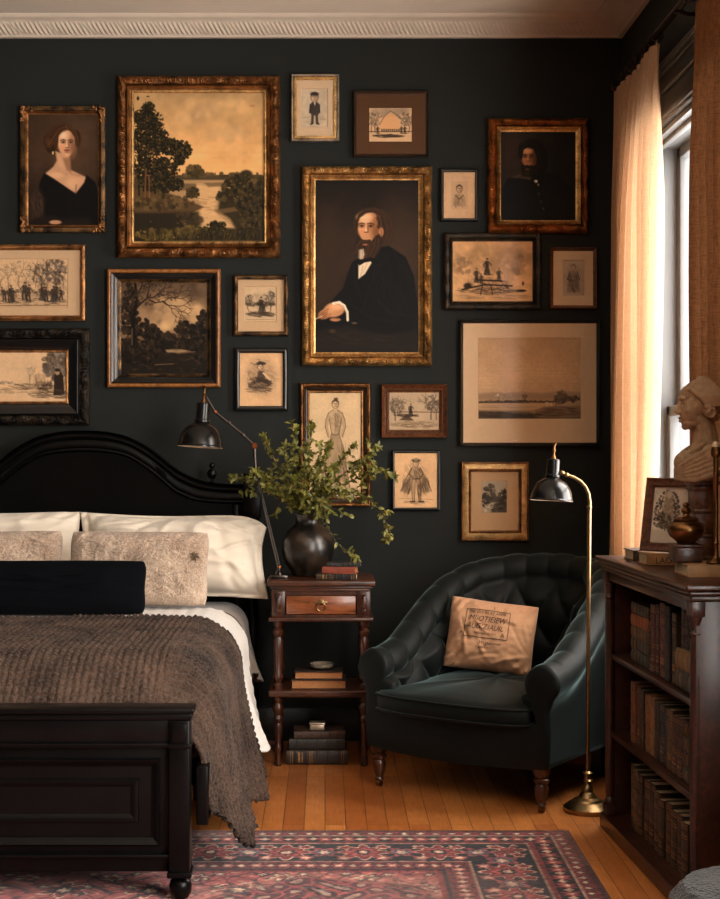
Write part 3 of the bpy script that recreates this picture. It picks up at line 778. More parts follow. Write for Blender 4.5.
def art_print(w, h, seed):
    """A small engraved view crowded with trees and a standing figure."""
    c = paper(w, h, (176, 150, 118), seed)
    c.etree(w * .82, h * .7, h * .55, w * .16, (66, 56, 46), 90); c.etree(w * .12, h * .7, h * .45, w * .12, (72, 60, 48), 60)
    c.fol(w * .5, h * .5, w * .45, h * .05, 60, 1.4, [(92, 78, 62), (70, 58, 46)], .6)
    c.hatch(w * .5, h * .42, w * .44, h * .22, 150, 2.6, (84, 70, 56), .35, .45, 1.2, 2.0)
    c.fig(w * .52, h * .78, h * .5, (44, 37, 31), True); c.fig(w * .62, h * .74, h * .3, (50, 42, 35), False)
    c.hatch(w * .5, h * .8, w * .45, h * .08, 90, 5, INK, .6, .6, .1, .4)
    c.line([(w * .06, h * .95), (w * .94, h * .95)], .6, INK2, .6)
    return c

def art_recline(w, h):
    c = paper(w, h, (190, 152, 114), 21)
    c.ell(w * .5, h * .45, w * .36, h * .36, (150, 122, 94), .5, .55); c.hatch(w * .5, h * .45, w * .34, h * .34, 160, 4, INK2, .45, .5, .8, 1.5)
    c.head(w * .48, h * .26, 2.5, (60, 49, 40), (200, 164, 126)); c.poly([(w * .34, h * .22), (w * .46, h * .15), (w * .62, h * .19), (w * .58, h * .225)], (54, 45, 38), .9, .9)
    c.poly([(w * .42, h * .34), (w * .56, h * .34), (w * .6, h * .48), (w * .72, h * .52), (w * .76, h * .58), (w * .58, h * .66), (w * .36, h * .68), (w * .2, h * .64), (w * .2, h * .58), (w * .4, h * .5)], (66, 55, 47), 1.8, .9); c.hatch(w * .46, h * .56, w * .22, h * .1, 60, 5, (40, 33, 28), .6, .5, .5, 1.0); c.hatch(w * .4, h * .6, w * .18, h * .05, 24, 5, (130, 106, 82), .6, .5, .3, .6)
    c.line([(w * .55, h * .38), (w * .7, h * .5)], 1.8, (190, 154, 118)); c.line([(w * .3, h * .64), (w * .5, h * .56), (w * .64, h * .6)], 1.0, (120, 98, 76), .8)
    c.hatch(w * .45, h * .7, w * .3, h * .06, 60, 5, INK, .5, .5, .1, .3)
    return c

def art_boy(w, h):
    c = paper(w, h, (172, 154, 130), 23)
    c.mott(5, .06, 3, 3); c.hatch(w * .5, h * .8, w * .42, h * .12, 60, 5, (140, 118, 94), .4, .5, .1, .4)
    c.head(w * .5, h * .22, 3.6, (64, 54, 46), (180, 152, 124), (48, 41, 36)); c.ell(w * .5, h * .125, 4.2, 2, (50, 43, 38), .5)
    c.poly([(w * .36, h * .37), (w * .46, h * .33), (w * .56, h * .33), (w * .66, h * .37), (w * .7, h * .56), (w * .64, h * .7), (w * .38, h * .7), (w * .3, h * .56)], (62, 56, 51), 1.0)
    c.poly([(w * .47, h * .34), (w * .55, h * .34), (w * .51, h * .44)], (190, 168, 140), .7)
    c.line([(w * .43, h * .68), (w * .41, h * .9)], 2.6, (66, 60, 54)); c.line([(w * .58, h * .68), (w * .6, h * .9)], 2.6, (66, 60, 54))
    c.line([(w * .42, h * .91), (w * .36, h * .93)], 1.4, (42, 36, 32)); c.line([(w * .6, h * .91), (w * .67, h * .93)], 1.4, (42, 36, 32))
    c.line([(w * .34, h * .42), (w * .32, h * .62)], 1.8, (56, 50, 46)); c.line([(w * .68, h * .42), (w * .69, h * .62)], 1.8, (56, 50, 46))
    return c

def art_fountain(w, h):
    c = paper(w, h, (188, 154, 118), 25)
    c.fol(w * .5, h * .1, w * .45, h * .1, 60, 3, [(150, 128, 104), (136, 116, 96)], .3, 1)
    c.poly([(w * .2, h * .66), (w * .34, h * .26), (w * .5, h * .12), (w * .62, h * .2), (w * .78, h * .66)], (196, 146, 102), 2, .8)
    c.line([(w * .24, h * .5), (w * .36, h * .24), (w * .5, h * .08), (w * .62, h * .18), (w * .8, h * .4)], .8, INK2, .8)
    for x in (.06, .14, .84, .93): c.etree(w * x, h * .72, h * .55, 4.5, (84, 68, 52), 40)
    c.line([(0, h * .7), (w, h * .7)], .9, INK, .8); c.hatch(w * .45, h * .83, w * .34, h * .05, 90, 5, INK, .7, .6, .05, .3)
    for x in (.2, .76, .84): c.fig(w * x, h * .76, 8, INK)
    for k in range(9): c.fig(w * (.3 + k * .05), h * .7, 3, INK)
    return c

def art_tall(w, h):
    c = paper(w, h, (190, 162, 126), 27)
    cx = w * .5; sh = (156, 130, 100)
    c.poly([(cx - 4, 40), (cx + 4, 40), (cx + 9, 58), (cx + 15, 96), (cx - 15, 96), (cx - 10, 58)], sh, 2.5, .55)
    c.poly([(cx - 2, 17), (cx + 2, 17), (cx + 7, 20.5), (cx + 6, 31), (cx + 3.6, 41), (cx - 3.6, 41), (cx - 6, 31), (cx - 7, 20.5)], sh, 1.4, .6)
    for sg in (-1, 1):
        c.poly([(cx + sg * 6, 20), (cx + sg * 8.6, 24), (cx + sg * 10, 34), (cx + sg * 7, 44), (cx + sg * 5.2, 43.6), (cx + sg * 7.4, 34), (cx + sg * 5.6, 26)], (146, 120, 92), 1.2, .6)
        c.line([(cx + sg * 2, 17), (cx + sg * 7, 20.4), (cx + sg * 9.4, 27), (cx + sg * 10.2, 34), (cx + sg * 7, 44.5)], .6, INK, .8)
        c.line([(cx + sg * 6, 26), (cx + sg * 4.8, 34), (cx + sg * 3.6, 41), (cx + sg * 8, 56), (cx + sg * 14.5, 95)], .6, INK, .75)
    c.hatch(cx + 3, 30, 3.4, 11, 60, 4, INK2, .5, .45, 1.2, .7); c.hatch(cx - 1, 27, 5, 6, 24, 3.4, INK2, .4, .45, .7, .9)
    c.line([(cx - 3.8, 41), (cx, 42.4), (cx + 3.8, 41)], .8, INK, .8); c.line([(cx, 21), (cx - .4, 41)], .45, INK, .6)
    for k in range(15): c.line([(cx - 3.4 + k * .48, 42), (cx - 7 + k, 58 + c.r.normal()), (cx - 13 + k * 1.85, 94)], .45, INK2, .45)
    c.hatch(cx + 7, 72, 6, 20, 90, 9, INK2, .45, .5, 1.35, .3); c.hatch(cx - 5, 74, 7, 18, 50, 8, INK2, .35, .45, 1.75, .3); c.hatch(cx, 97, 20, 3, 50, 6, INK2, .45, .5, .1, .3)
    c.head(cx, 11.4, 3.3, (70, 56, 44), (188, 158, 122)); c.ell(cx + .6, 6.2, 2.2, 1.4, (70, 56, 44), .5, .9)
    return c

def art_lake(w, h):
    c = paper(w, h, (160, 138, 112), 29)
    c.etree(w * .12, h * .75, h * .6, 6, (70, 59, 48), 60); c.etree(w * .84, h * .72, h * .62, 7, (66, 56, 46), 80); c.etree(w * .95, h * .72, h * .5, 5, (76, 64, 52), 40); c.etree(w * .2, h * .6, h * .4, 5, (90, 76, 60), 30)
    c.hatch(w * .5, h * .35, w * .48, h * .2, 130, 3, (112, 96, 78), .35, .45, 1.0, 2.0); c.hatch(w * .16, h * .4, w * .14, h * .22, 90, 3, INK, .4, .45, 1.2, 1.6)
    c.line([(w * .2, h * .52), (w, h * .53)], .8, INK, .7); c.fig(w * .43, h * .6, 11, (44, 37, 31), True); c.poly([(w * .2, h * .74), (w * .36, h * .58), (w * .5, h * .76)], (70, 58, 47), 1.2, .9)
    c.hatch(w * .35, h * .62, w * .2, h * .04, 40, 6, INK, .6, .6, .05, .3); c.hatch(w * .5, h * .86, w * .46, h * .1, 90, 6, INK2, .6, .5, .05, .4)
    return c

def art_standing(w, h):
    c = paper(w, h, (196, 158, 118), 31)
    cx = w * .5; Y = lambda v: v * h
    c.hatch(cx, Y(.48), w * .32, h * .32, 130, 5, INK2, .3, .45, 1.2, 1.0)
    for sg in (-1, 1):
        c.poly([(cx + sg * 3.6, Y(.27)), (cx + sg * 7, Y(.38)), (cx + sg * 12, Y(.58)), (cx + sg * 15, Y(.70)), (cx + sg * 8, Y(.74)), (cx + sg * 4.6, Y(.6))], (128, 104, 80), 2, .7)
        c.hatch(cx + sg * 9, Y(.6), 4.4, 8, 60, 6, INK, .5, .45, 1.57 - sg * .3, .35)
        c.line([(cx + sg * 3.8, Y(.27)), (cx + sg * 8, Y(.40)), (cx + sg * 12.6, Y(.57)), (cx + sg * 15.4, Y(.70))], .6, INK, .7)
    c.poly([(cx - 4.4, Y(.26)), (cx + 4.4, Y(.26)), (cx + 4.2, Y(.36)), (cx + 3.4, Y(.48)), (cx - 3.4, Y(.48)), (cx - 4.4, Y(.36))], (150, 122, 94), 1.2, .85); c.hatch(cx + 1, Y(.38), 3.4, 6, 40, 4, INK, .5, .45, 1.1, .8)
    c.line([(cx - 4.4, Y(.28)), (cx - 7, Y(.38)), (cx - 3, Y(.46))], 1.5, (92, 74, 58), .9); c.line([(cx + 4.4, Y(.28)), (cx + 7, Y(.38)), (cx + 4, Y(.47))], 1.5, (92, 74, 58), .9)
    c.line([(cx - 3.6, Y(.48)), (cx + 3.6, Y(.47))], 1.1, (60, 48, 38), .9)
    c.poly([(cx - 3.6, Y(.48)), (cx - .2, Y(.49)), (cx - 1.2, Y(.70)), (cx - 1.4, Y(.87)), (cx - 3.6, Y(.87)), (cx - 4.4, Y(.66))], (152, 124, 96), 1, .8); c.poly([(cx + .2, Y(.49)), (cx + 3.8, Y(.48)), (cx + 5, Y(.66)), (cx + 5, Y(.87)), (cx + 2.8, Y(.87)), (cx + 1.4, Y(.68))], (138, 112, 86), 1, .8)
    for q in ((-3.8, -4.4, -3.6), (-.4, -1.2, -1.4), (.4, 1.4, 2.8), (3.8, 5, 5)): c.line([(cx + q[0], Y(.48)), (cx + q[1], Y(.67)), (cx + q[2], Y(.87))], .5, INK, .8)
    c.hatch(cx + 3.6, Y(.68), 1.6, 8, 30, 4, INK, .5, .45, 1.4, .3)
    c.line([(cx - 1.4, Y(.885)), (cx - 5.4, Y(.89))], 1.7, (48, 40, 33), .95); c.line([(cx + 3, Y(.885)), (cx + 7.4, Y(.888))], 1.7, (48, 40, 33), .95)
    c.head(cx, Y(.185), 2.9, (66, 53, 42), (196, 160, 122)); c.ell(cx, Y(.135), 4.6, 1.5, (70, 57, 45), .5, .9); c.ell(cx, Y(.115), 2.6, 1.6, (150, 124, 96), .5, .8)
    c.line([(w * .12, Y(.83)), (w * .9, Y(.85))], .5, INK2, .5); c.hatch(cx, Y(.9), 12, 1.4, 30, 5, INK2, .5, .45, .05, .2); c.line([(cx - 2, Y(.95)), (cx + 5, Y(.95))], .5, INK2, .6)
    return c

def art_head(w, h):
    c = paper(w, h, (184, 150, 116), 33)
    c.poly([(w * .24, h * .2), (w * .76, h * .2), (w * .76, h * .8), (w * .24, h * .8)], (170, 138, 106), .8, .8)
    cx = w * .5
    c.head(cx, h * .36, 2.9, (62, 50, 40), (176, 140, 106), (58, 47, 38))
    c.poly([(cx - 2, h * .45), (cx + 2, h * .45), (cx + 6, h * .54), (cx + 6.5, h * .74), (cx - 6.5, h * .74), (cx - 6, h * .54)], (150, 122, 94), 1, .8)
    c.line([(cx - 4, h * .5), (cx, h * .58), (cx + 4, h * .5)], .9, INK, .8); c.hatch(cx, h * .64, 6, 5, 30, 5, INK2, .5, .5, 1.3, .4)
    return c

def art_sled(w, h):
    c = paper(w, h, (182, 142, 102), 35)
    c.mott(8, .12, 3, 4); c.fol(w * .5, h * .3, w * .48, h * .2, 90, 3.4, [(158, 124, 90), (146, 114, 82)], .35, 1.0)
    c.fol(w * .12, h * .4, 9, 9, 40, 2, [(124, 98, 72), (138, 108, 80)], .5); c.fol(w * .82, h * .38, 9, 10, 44, 2, [(124, 98, 72), (138, 110, 82)], .5)
    c.hatch(w * .45, h * .5, w * .42, h * .22, 240, 4, (120, 94, 70), .3, .5, .8, 2.4); c.hatch(w * .45, h * .72, w * .26, h * .12, 160, 3.4, (70, 56, 44), .4, .5, .6, 2.0)
    c.fig(w * .43, h * .56, 17, (40, 33, 28), True, 0, (140, 108, 80)); c.fig(w * .3, h * .68, 14, (48, 39, 33), True); c.fig(w * .58, h * .66, 13, (56, 46, 38), True); c.fig(w * .36, h * .7, 10, (52, 42, 35))
    c.line([(w * .12, h * .8), (w * .4, h * .72), (w * .74, h * .74)], 1.6, (44, 36, 30)); c.line([(w * .3, h * .64), (w * .62, h * .66)], 1.6, (48, 39, 32))
    c.line([(w * .38, h * .7), (w * .35, h * .88)], 1.0, INK); c.line([(w * .48, h * .72), (w * .5, h * .88)], 1.0, INK); c.line([(w * .63, h * .72), (w * .7, h * .78)], 1.4, INK)
    c.ell(w * .19, h * .74, 4, 3, (48, 40, 33), .5); c.ell(w * .86, h * .82, 5, 1.4, (64, 52, 42), .5); c.ell(w * .88, h * .7, 1, 2, (64, 52, 42), .5)
    c.hatch(w * .45, h * .82, w * .36, h * .06, 110, 7, INK, .5, .6, .05, .3); c.hatch(w * .5, h * .92, w * .46, h * .05, 50, 8, INK2, .4, .5, .03, .2)
    return c

def art_couple(w, h):
    c = paper(w, h, (158, 138, 118), 37)
    cx = w * .5
    c.hatch(cx, h * .5, w * .4, h * .42, 120, 5, (122, 106, 92), .35, .5, .9, 1.4)
    c.head(cx, h * .2, 2.2, (84, 72, 62), (176, 152, 128), (92, 78, 66))
    c.poly([(cx - 4, h * .3), (cx + 4, h * .3), (cx + 5.5, h * .6), (cx + 7, h * .92), (cx - 7, h * .92), (cx - 5.5, h * .6)], (122, 108, 96), 1.2, .8)
    c.hatch(cx, h * .62, 5, 9, 60, 5, (74, 64, 56), .6, .5, 1.3, .5); c.line([(cx - 4, h * .34), (cx - 6, h * .55), (cx, h * .58)], 1.1, (84, 72, 62)); c.line([(cx + 4, h * .34), (cx + 6, h * .55)], 1.1, (84, 72, 62))
    return c

def art_plain(w, h):
    c = Cv(w, h, (170, 138, 106), 1.8, 39)
    c.vgrad([(0, (166, 134, 102)), (40, (180, 146, 112)), (54, (170, 138, 106)), (58, (128, 104, 82)), (63, (150, 122, 94)), (72, (140, 114, 88)), (82, (108, 88, 68))])
    c.mott(16, .06, 4); c.mott(1.6, .05, 2, 3)
    for k in range(26): c.line([(0, k * 2.1 + c.r.random()), (w, k * 2.1 + c.r.normal())], .5, (150, 122, 94), .25)
    c.poly([(0, 57), (14, 54), (30, 55.5), (46, 53.5), (62, 56), (80, 53), (103, 54), (103, 60), (0, 60)], (138, 114, 92), 1.5, .7)
    c.line([(0, 64.5), (76, 64)], 1.5, (62, 52, 44)); c.fol(36, 63.8, 36, .9, 90, 1.0, [(60, 50, 42), (80, 66, 54)], .8)
    c.etree(46, 64, 7, 2.2, (70, 58, 48), 12); c.etree(22, 64, 8, 5, (124, 104, 84), 16, False)
    c.poly([(0, 66), (70, 65.5), (60, 72), (0, 72)], (176, 144, 110), 1.2, .7); c.hatch(30, 69, 30, 2, 40, 12, (130, 106, 82), .4, .5, .02, .1)
    c.fol(84, 61, 8, 4.5, 60, 1.6, [(74, 62, 50), (94, 78, 62), (60, 50, 41)], .7); c.fol(96, 61, 5, 3, 30, 1.4, [(74, 62, 50), (60, 50, 41)], .7); c.fol(84, 56, 4, 3, 26, 1.3, [(86, 72, 58)], .6)
    c.ell(69, 66.5, 2, 2.4, (176, 148, 116), .4); c.ell(73, 67, 1.6, 2, (180, 150, 118), .4); c.line([(78, 60), (78, 69)], .8, INK)
    c.poly([(56, 72), (70, 68.5), (103, 68), (103, 81), (60, 81)], (112, 92, 72), 1.5, .8); c.poly([(0, 73), (24, 74), (60, 79), (60, 81), (0, 81)], (76, 63, 52), 1.5)
    c.hatch(30, 77, 34, 3, 120, 8, (54, 45, 38), .6, .6, .08, .2); c.hatch(82, 74, 20, 5, 120, 7, (72, 60, 49), .5, .6, .05, .3)
    c.line([(0, 80.6), (w, 80.6)], .9, (70, 58, 48), .9)
    return c

def art_lane(w, h):
    c = paper(w, h, (150, 136, 116), 41, 2.4)
    c.fol(w * .3, h * .36, 6, 8, 50, 1.6, [(66, 60, 52), (84, 76, 64)], .7); c.fol(w * .85, h * .5, 4, 9, 50, 1.5, [(56, 50, 44), (76, 68, 58)], .8); c.fol(w * .14, h * .6, 4, 7, 40, 1.4, [(56, 50, 44)], .8)
    c.poly([(w * .2, h * .5), (w * .6, h * .48), (w * .9, h * .56), (w * .9, h * .68), (w * .2, h * .66)], (60, 54, 47), 1.4, .8)
    c.poly([(w * .1, h * .74), (w * .5, h * .68), (w * .62, h * .74), (w * .3, h * .95), (w * .1, h * .98)], (180, 164, 140), 1.4, .9)
    c.poly([(w * .5, h * .7), (w, h * .66), (w, h), (w * .36, h)], (66, 60, 52), 1.5, .8); c.hatch(w * .5, h * .8, w * .45, h * .16, 60, 4, (48, 43, 38), .6, .6, .4, 1.2)
    return c

def art_sepia(w, h):
    c = Cv(w, h, (190, 178, 160), 2.0, 43)
    c.mott(6, .1, 3); c.fol(w * .4, h * .42, w * .34, h * .36, 420, 1.0, [(84, 74, 62), (120, 106, 90), (60, 53, 45)], .7)
    c.poly([(w * .3, h * .12), (w * .5, h * .1), (w * .56, h * .5), (w * .6, h * .72), (w * .3, h * .74)], (150, 134, 112), 1.5, .7)
    c.ell(w * .42, h * .14, 3, 3.6, (176, 160, 138), .5); c.fol(w * .3, h * .6, w * .25, h * .14, 140, .9, [(58, 50, 42), (96, 84, 70)], .7)
    c.poly([(0, h * .76), (w, h * .8), (w, h), (0, h)], (176, 164, 146), 2, .8)
    return c

PGAIN = 1.5
def art_object(name, mat, cv, x0, x1, z0, z1, y, parent, gain=None, M_=None):
    """Lay a painted grid between x0..x1, z0..z1 at depth y, facing the room; it carries its own pigment."""
    g = PGAIN if gain is None else gain
    xs = np.linspace(x0, x1, cv.W); zs = np.linspace(z1, z0, cv.H)
    V = np.empty((cv.H, cv.W, 3)); V[:, :, 0] = xs[None, :]; V[:, :, 1] = y; V[:, :, 2] = zs[:, None]
    V = V.reshape(-1, 3)
    if M_ is not None:
        A = np.array(M_); V = V @ A[:3, :3].T + A[:3, 3]
    i = np.arange(cv.H - 1)[:, None] * cv.W + np.arange(cv.W - 1)[None, :]
    Fq = np.stack([i, i + cv.W, i + cv.W + 1, i + 1], -1).reshape(-1, 4)
    mb = MB(); mb.v = V.tolist(); mb.f = Fq.tolist()
    o = mb.build(name, mat, parent, smooth=False, fix=False)
    a = np.clip(cv.a, 0, 255) / 255.0
    a = np.where(a <= 0.04045, a / 12.92, ((a + 0.055) / 1.055) ** 2.4) * g
    a = a * (a / (a + 0.02 * g)) ** .7
    a = np.clip(a, 0, 0.86).reshape(-1, 3)
    at = o.data.attributes.new('Col', 'FLOAT_COLOR', 'POINT')
    at.data.foreach_set('color', np.concatenate([a, np.ones((len(a), 1))], 1).astype(np.float32).ravel())
    return o
# ------------------------------------------------------------------ the room
WY = 6.16          # back wall
WX = 1.236         # right wall
LX = -2.45         # left wall, outside the frame
NY = -0.9          # wall behind the camera
CZ = 2.99          # ceiling
def struct(o): o['kind'] = 'structure'; return o

struct(MB().box(LX - .1, WX + .25, NY - .1, WY + .1, -.1, 0).build('floor', M['floor'], smooth=False))
struct(MB().box(LX - .1, WX + .25, NY - .1, WY + .1, CZ, CZ + .1).build('ceiling', M['ceiling'], smooth=False))
struct(MB().box(LX - .1, WX + .25, WY, WY + .12, 0, CZ).build('wall_back', M['wall'], smooth=False))
struct(MB().box(LX - .12, LX, NY, WY, 0, CZ).build('wall_left', M['wall'], smooth=False))
struct(MB().box(LX - .1, WX + .25, NY - .12, NY, 0, CZ).build('wall_front', M['wall'], smooth=False))
W1 = (4.2, 5.7, 0.72, 2.385)     # the window in view
W2 = (0.2, 3.1, 0.6, 2.76)     # unseen neighbour nearer the camera, added to give the light from the right
wr = MB(); TH = .2
ys = [NY, W2[0], W2[1], W1[0], W1[1], WY]
for a, b, h in ((ys[0], ys[1], None), (ys[1], ys[2], W2), (ys[2], ys[3], None), (ys[3], ys[4], W1), (ys[4], ys[5], None)):
    if h is None: wr.box(WX, WX + TH, a, b, 0, CZ)
    else:
        wr.box(WX, WX + TH, a, b, 0, h[2]); wr.box(WX, WX + TH, a, b, h[3], CZ)
struct(wr.build('wall_right', M['wall'], smooth=False))
portal('daylight_portal', WX + TH + .02, W1[0], W1[1], W1[2], W1[3])
portal('daylight_portal', WX + TH + .02, W2[0], W2[1], W2[2], W2[3])

def cornice(name, side):
    prof = [(0, 2.921), (.020, 2.921), (.024, 2.931), (.036, 2.934), (.045, 2.942), (.060, 2.951), (.074, 2.959), (.082, 2.963), (.086, 2.971), (.118, 2.973), (.126, 2.979), (.13, CZ)]
    if side == 'back': L0, L1 = LX, WX
    else: L0, L1 = NY, WY
    n = 1400
    pts = []
    for i in range(n + 1):
        t = i / n; row = []
        for k, (p, z) in enumerate(prof):
            a, b = (L0, L1 - p)
            s = a + (b - a) * t
            orn = 0.0
            if 3 <= k <= 6:      # egg-and-leaf band
                orn = .005 * abs(math.sin(PI * s / .021 + .5 * k)) * math.sin(PI * (k - 2) / 5.0) + .002 * math.sin(s * 341 + k * 2)
            pp = p + orn; zz = z - orn * .8
            row.append((s, WY - pp, zz) if side == 'back' else (WX - pp, s, zz))
        pts.append(row)
    return struct(MB().grid(pts).build(name, M['white_trim'], ang=60))
cornice('trim_1', 'back'); cornice('trim_2', 'right')
struct(MB().box(LX, WX - .002, WY - .02, WY, 0, .14, .004).build('baseboard_back', M['dark_trim']))
struct(MB().box(WX - .02, WX, W1[0] - .6, WY - .02, 0, .14, .004).build('baseboard_right', M['dark_trim']))

def window(name, w, casing=True):
    y0, y1, z0, z1 = w
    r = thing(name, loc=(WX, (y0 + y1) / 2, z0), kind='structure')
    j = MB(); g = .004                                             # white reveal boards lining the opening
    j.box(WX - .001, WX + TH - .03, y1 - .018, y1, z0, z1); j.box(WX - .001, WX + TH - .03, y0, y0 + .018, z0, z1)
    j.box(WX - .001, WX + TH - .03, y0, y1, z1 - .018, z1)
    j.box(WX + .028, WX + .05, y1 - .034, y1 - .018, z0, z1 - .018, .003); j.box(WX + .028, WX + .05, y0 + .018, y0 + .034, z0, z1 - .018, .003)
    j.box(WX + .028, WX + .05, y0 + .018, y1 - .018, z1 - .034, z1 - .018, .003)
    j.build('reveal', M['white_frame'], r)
    MB().box(WX - .03, WX + TH - .03, y0 - .03, y1 + .03, z0 - .03, z0, .006).build('sill', M['white_frame'], r)
    mid = CH + .11
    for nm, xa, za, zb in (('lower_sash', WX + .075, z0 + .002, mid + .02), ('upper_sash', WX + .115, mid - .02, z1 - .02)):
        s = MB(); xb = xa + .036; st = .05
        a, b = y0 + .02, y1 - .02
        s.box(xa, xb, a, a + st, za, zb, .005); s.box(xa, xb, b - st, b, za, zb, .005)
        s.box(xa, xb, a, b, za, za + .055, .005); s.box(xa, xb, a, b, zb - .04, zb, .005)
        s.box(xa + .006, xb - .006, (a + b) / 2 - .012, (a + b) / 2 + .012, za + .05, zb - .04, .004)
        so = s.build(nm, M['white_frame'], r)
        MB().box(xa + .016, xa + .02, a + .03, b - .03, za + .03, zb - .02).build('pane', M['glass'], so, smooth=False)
    if casing:
        cs = MB()
        for a, b in ((y0 - .105, y0), (y1, y1 + .105)):
            cs.box(WX - .022, WX, a, b, z0 - .02, z1 + .1, .005); cs.box(WX - .034, WX - .02, a + .012, a + .034, z0, z1 + .1, .004); cs.box(WX - .03, WX - .02, b - .03, b - .012, z0, z1 + .1, .004)
        cs.box(WX - .022, WX, y0 - .105, y1 + .105, z1, z1 + .105, .005)
        cs.box(WX - .032, WX - .02, y0 - .1, y1 + .1, z1 + .012, z1 + .034, .004)
        for k, (p, za, zb) in enumerate(((.036, z1 + .105, z1 + .122), (.03, z1 + .122, z1 + .165), (.040, z1 + .165, z1 + .182), (.048, z1 + .182, z1 + .202))):
            cs.box(WX - p, WX, y0 - .115 - k * .006, y1 + .115 + k * .006, za, zb, .004)
        cs.build('casing', M['dark_trim'], r)
    return r
window('window_1', W1); window('window_2_unseen', W2)

# ------------------------------------------------------------------ curtains on their rod
RX, RZ = 1.163, 2.672
rod = thing('curtain_rod', 'long dark bronze curtain rod running under the cornice above the window', 'curtain rod', (RX, 5.98, RZ))
MB().tube([(RX, 5.95, RZ), (RX, 3.55, RZ)], .0125, 14).build('pole', M['ironrod'], rod)
fin = MB(); R90 = Matrix.Rotation(-PI / 2, 4, 'X')
fin.lathe([(.012, 0), (.017, .004), (.017, .01), (.010, .014), (.012, .02), (.021, .032), (.021, .042), (.012, .054), (.003, .06)], (RX, 5.945, RZ), 14, R90)
fin.build('finial', M['brass_dark'], rod)
for y in (5.9, 4.86):
    b = MB(); b.tube([(WX - .004, y, RZ - .02), (RX + .03, y, RZ - .024), (RX, y, RZ - .018)], .008, 8); b.lathe([(.024, 0), (.024, .008), (.012, .012)], (WX, y, RZ - .02), 12, Matrix.Rotation(-PI / 2, 4, 'Y'))
    b.box(RX - .016, RX + .016, y - .006, y + .006, RZ - .022, RZ - .012, .002)
    b.build('bracket', M['ironrod'], rod)

def curtain(label, yt0, yt1, yb0, yb1, pleats, seed, xs_top, xs_bot, amp, cloth='linen'):
    """Top edge spans yt0..yt1, hem spans yb0..yb1 (metres from the camera)."""
    c = thing('curtain', label, 'curtain', (RX, (yt0 + yt1) / 2, 0.01), group='linen curtains at the window')
    r = np.random.default_rng(seed)
    nu, nv = pleats * 22, 90
    ph = np.linspace(0, 1, nu + 1)
    wob = np.interp(ph, np.linspace(0, 1, pleats + 1), np.concatenate([[0], r.normal(0, .16, pleats - 1), [0]])) / pleats
    a_k = np.interp(ph, np.linspace(0, 1, 2 * pleats + 1), .6 + .6 * r.random(2 * pleats + 1))
    sec = np.interp(ph, np.linspace(0, 1, 3 * pleats + 1), r.normal(0, 1, 3 * pleats + 1))
    z1 = RZ - .028; z0 = .012
    pts = []
    for i in range(nu + 1):
        row = []
        for j in range(nv + 1):
            v = (j / nv) ** 1.15                           # 0 top, 1 hem
            z = z1 + (z0 - z1) * v
            w = ph[i] + wob[i] * (.2 + .8 * v)
            k = 1 - math.exp(-v * 26)
            th = 2 * PI * pleats * w
            sn = math.sin(th)
            pinch = (abs(math.sin(th / 2)) ** 5 * 2 - .6) * (1 - k)
            x = xs_top + (xs_bot - xs_top) * v + amp * (.45 + .55 * min(1, v * 5)) * (a_k[i] * (sn * k + pinch * .8) + .22 * sec[i] * k) + .006 * math.sin(v * 7 + i * .05 + seed)
            y = (yt0 + (yt1 - yt0) * w) * (1 - v) + (yb0 + (yb1 - yb0) * w) * v + .010 * math.cos(th) * k
            row.append((x, y, z))
        pts.append(row)
    MB().grid(pts).build('cloth', M[cloth], c, ang=180, fix=False)
    for q in range(pleats + 1):
        y = yt0 + (yt1 - yt0) * min(.985, max(.015, q / pleats))
        ring = [(RX + .021 * math.cos(a), y + .004 * math.sin(a * 2), RZ - .006 + .021 * math.sin(a)) for a in np.linspace(0, 2 * PI, 20, endpoint=False)]
        MB().tube(ring, .0028, 6, closed=True).build('curtain_ring', M['ironrod'], c)
    return c
curtain('sunlit cream linen curtain glowing from behind in the corner by the armchair', 5.93, 5.17, 5.98, 5.21, 9, 3, 1.164, 1.140, .034)
curtain('shadowed tan linen curtain hanging behind the stone bust and bookcase', 4.725, 3.72, 4.75, 3.62, 13, 8, 1.180, 1.180, .021, 'linen_shaded')

# ------------------------------------------------------------------ the picture wall
YP = 6.12
def px(x): return (x - CX) * YP / F
def pz(y): return CH - (y - CY) * YP / F
U = YP / F       # metres per frame pixel on the pictures

def ring(x0, z0, x1, z1, prof, yb, orn=None, seg=.004, seed=0):
    """Mitred moulding round a rectangle; prof = (inset, height off the wall)."""
    mb = MB()
    r = np.random.default_rng(seed)
    for (ax, az, bx, bz, ix0, iz0, ix1, iz1) in ((x0, z1, x1, z1, 1, -1, -1, -1), (x1, z1, x1, z0, -1, -1, -1, 1), (x1, z0, x0, z0, -1, 1, 1, 1), (x0, z0, x0, z1, 1, 1, 1, -1)):
        L = math.hypot(bx - ax, bz - az)
        n = max(2, int(L / seg)) if orn else 2
        jit = r.normal(0, 1, (n + 1, len(prof)))
        pts = []
        for i in range(n + 1):
            t = i / n; row = []
            for k, (o, h) in enumerate(prof):
                xa, za = ax + ix0 * o, az + iz0 * o; xb, zb = bx + ix1 * o, bz + iz1 * o
                d = h
                if orn: d = h + orn(t * L, k, len(prof), min(t, 1 - t) * L, jit[i, k])
                row.append((xa + (xb - xa) * t, yb - d, za + (zb - za) * t))
            pts.append(row)
        mb.grid(pts)
    return mb

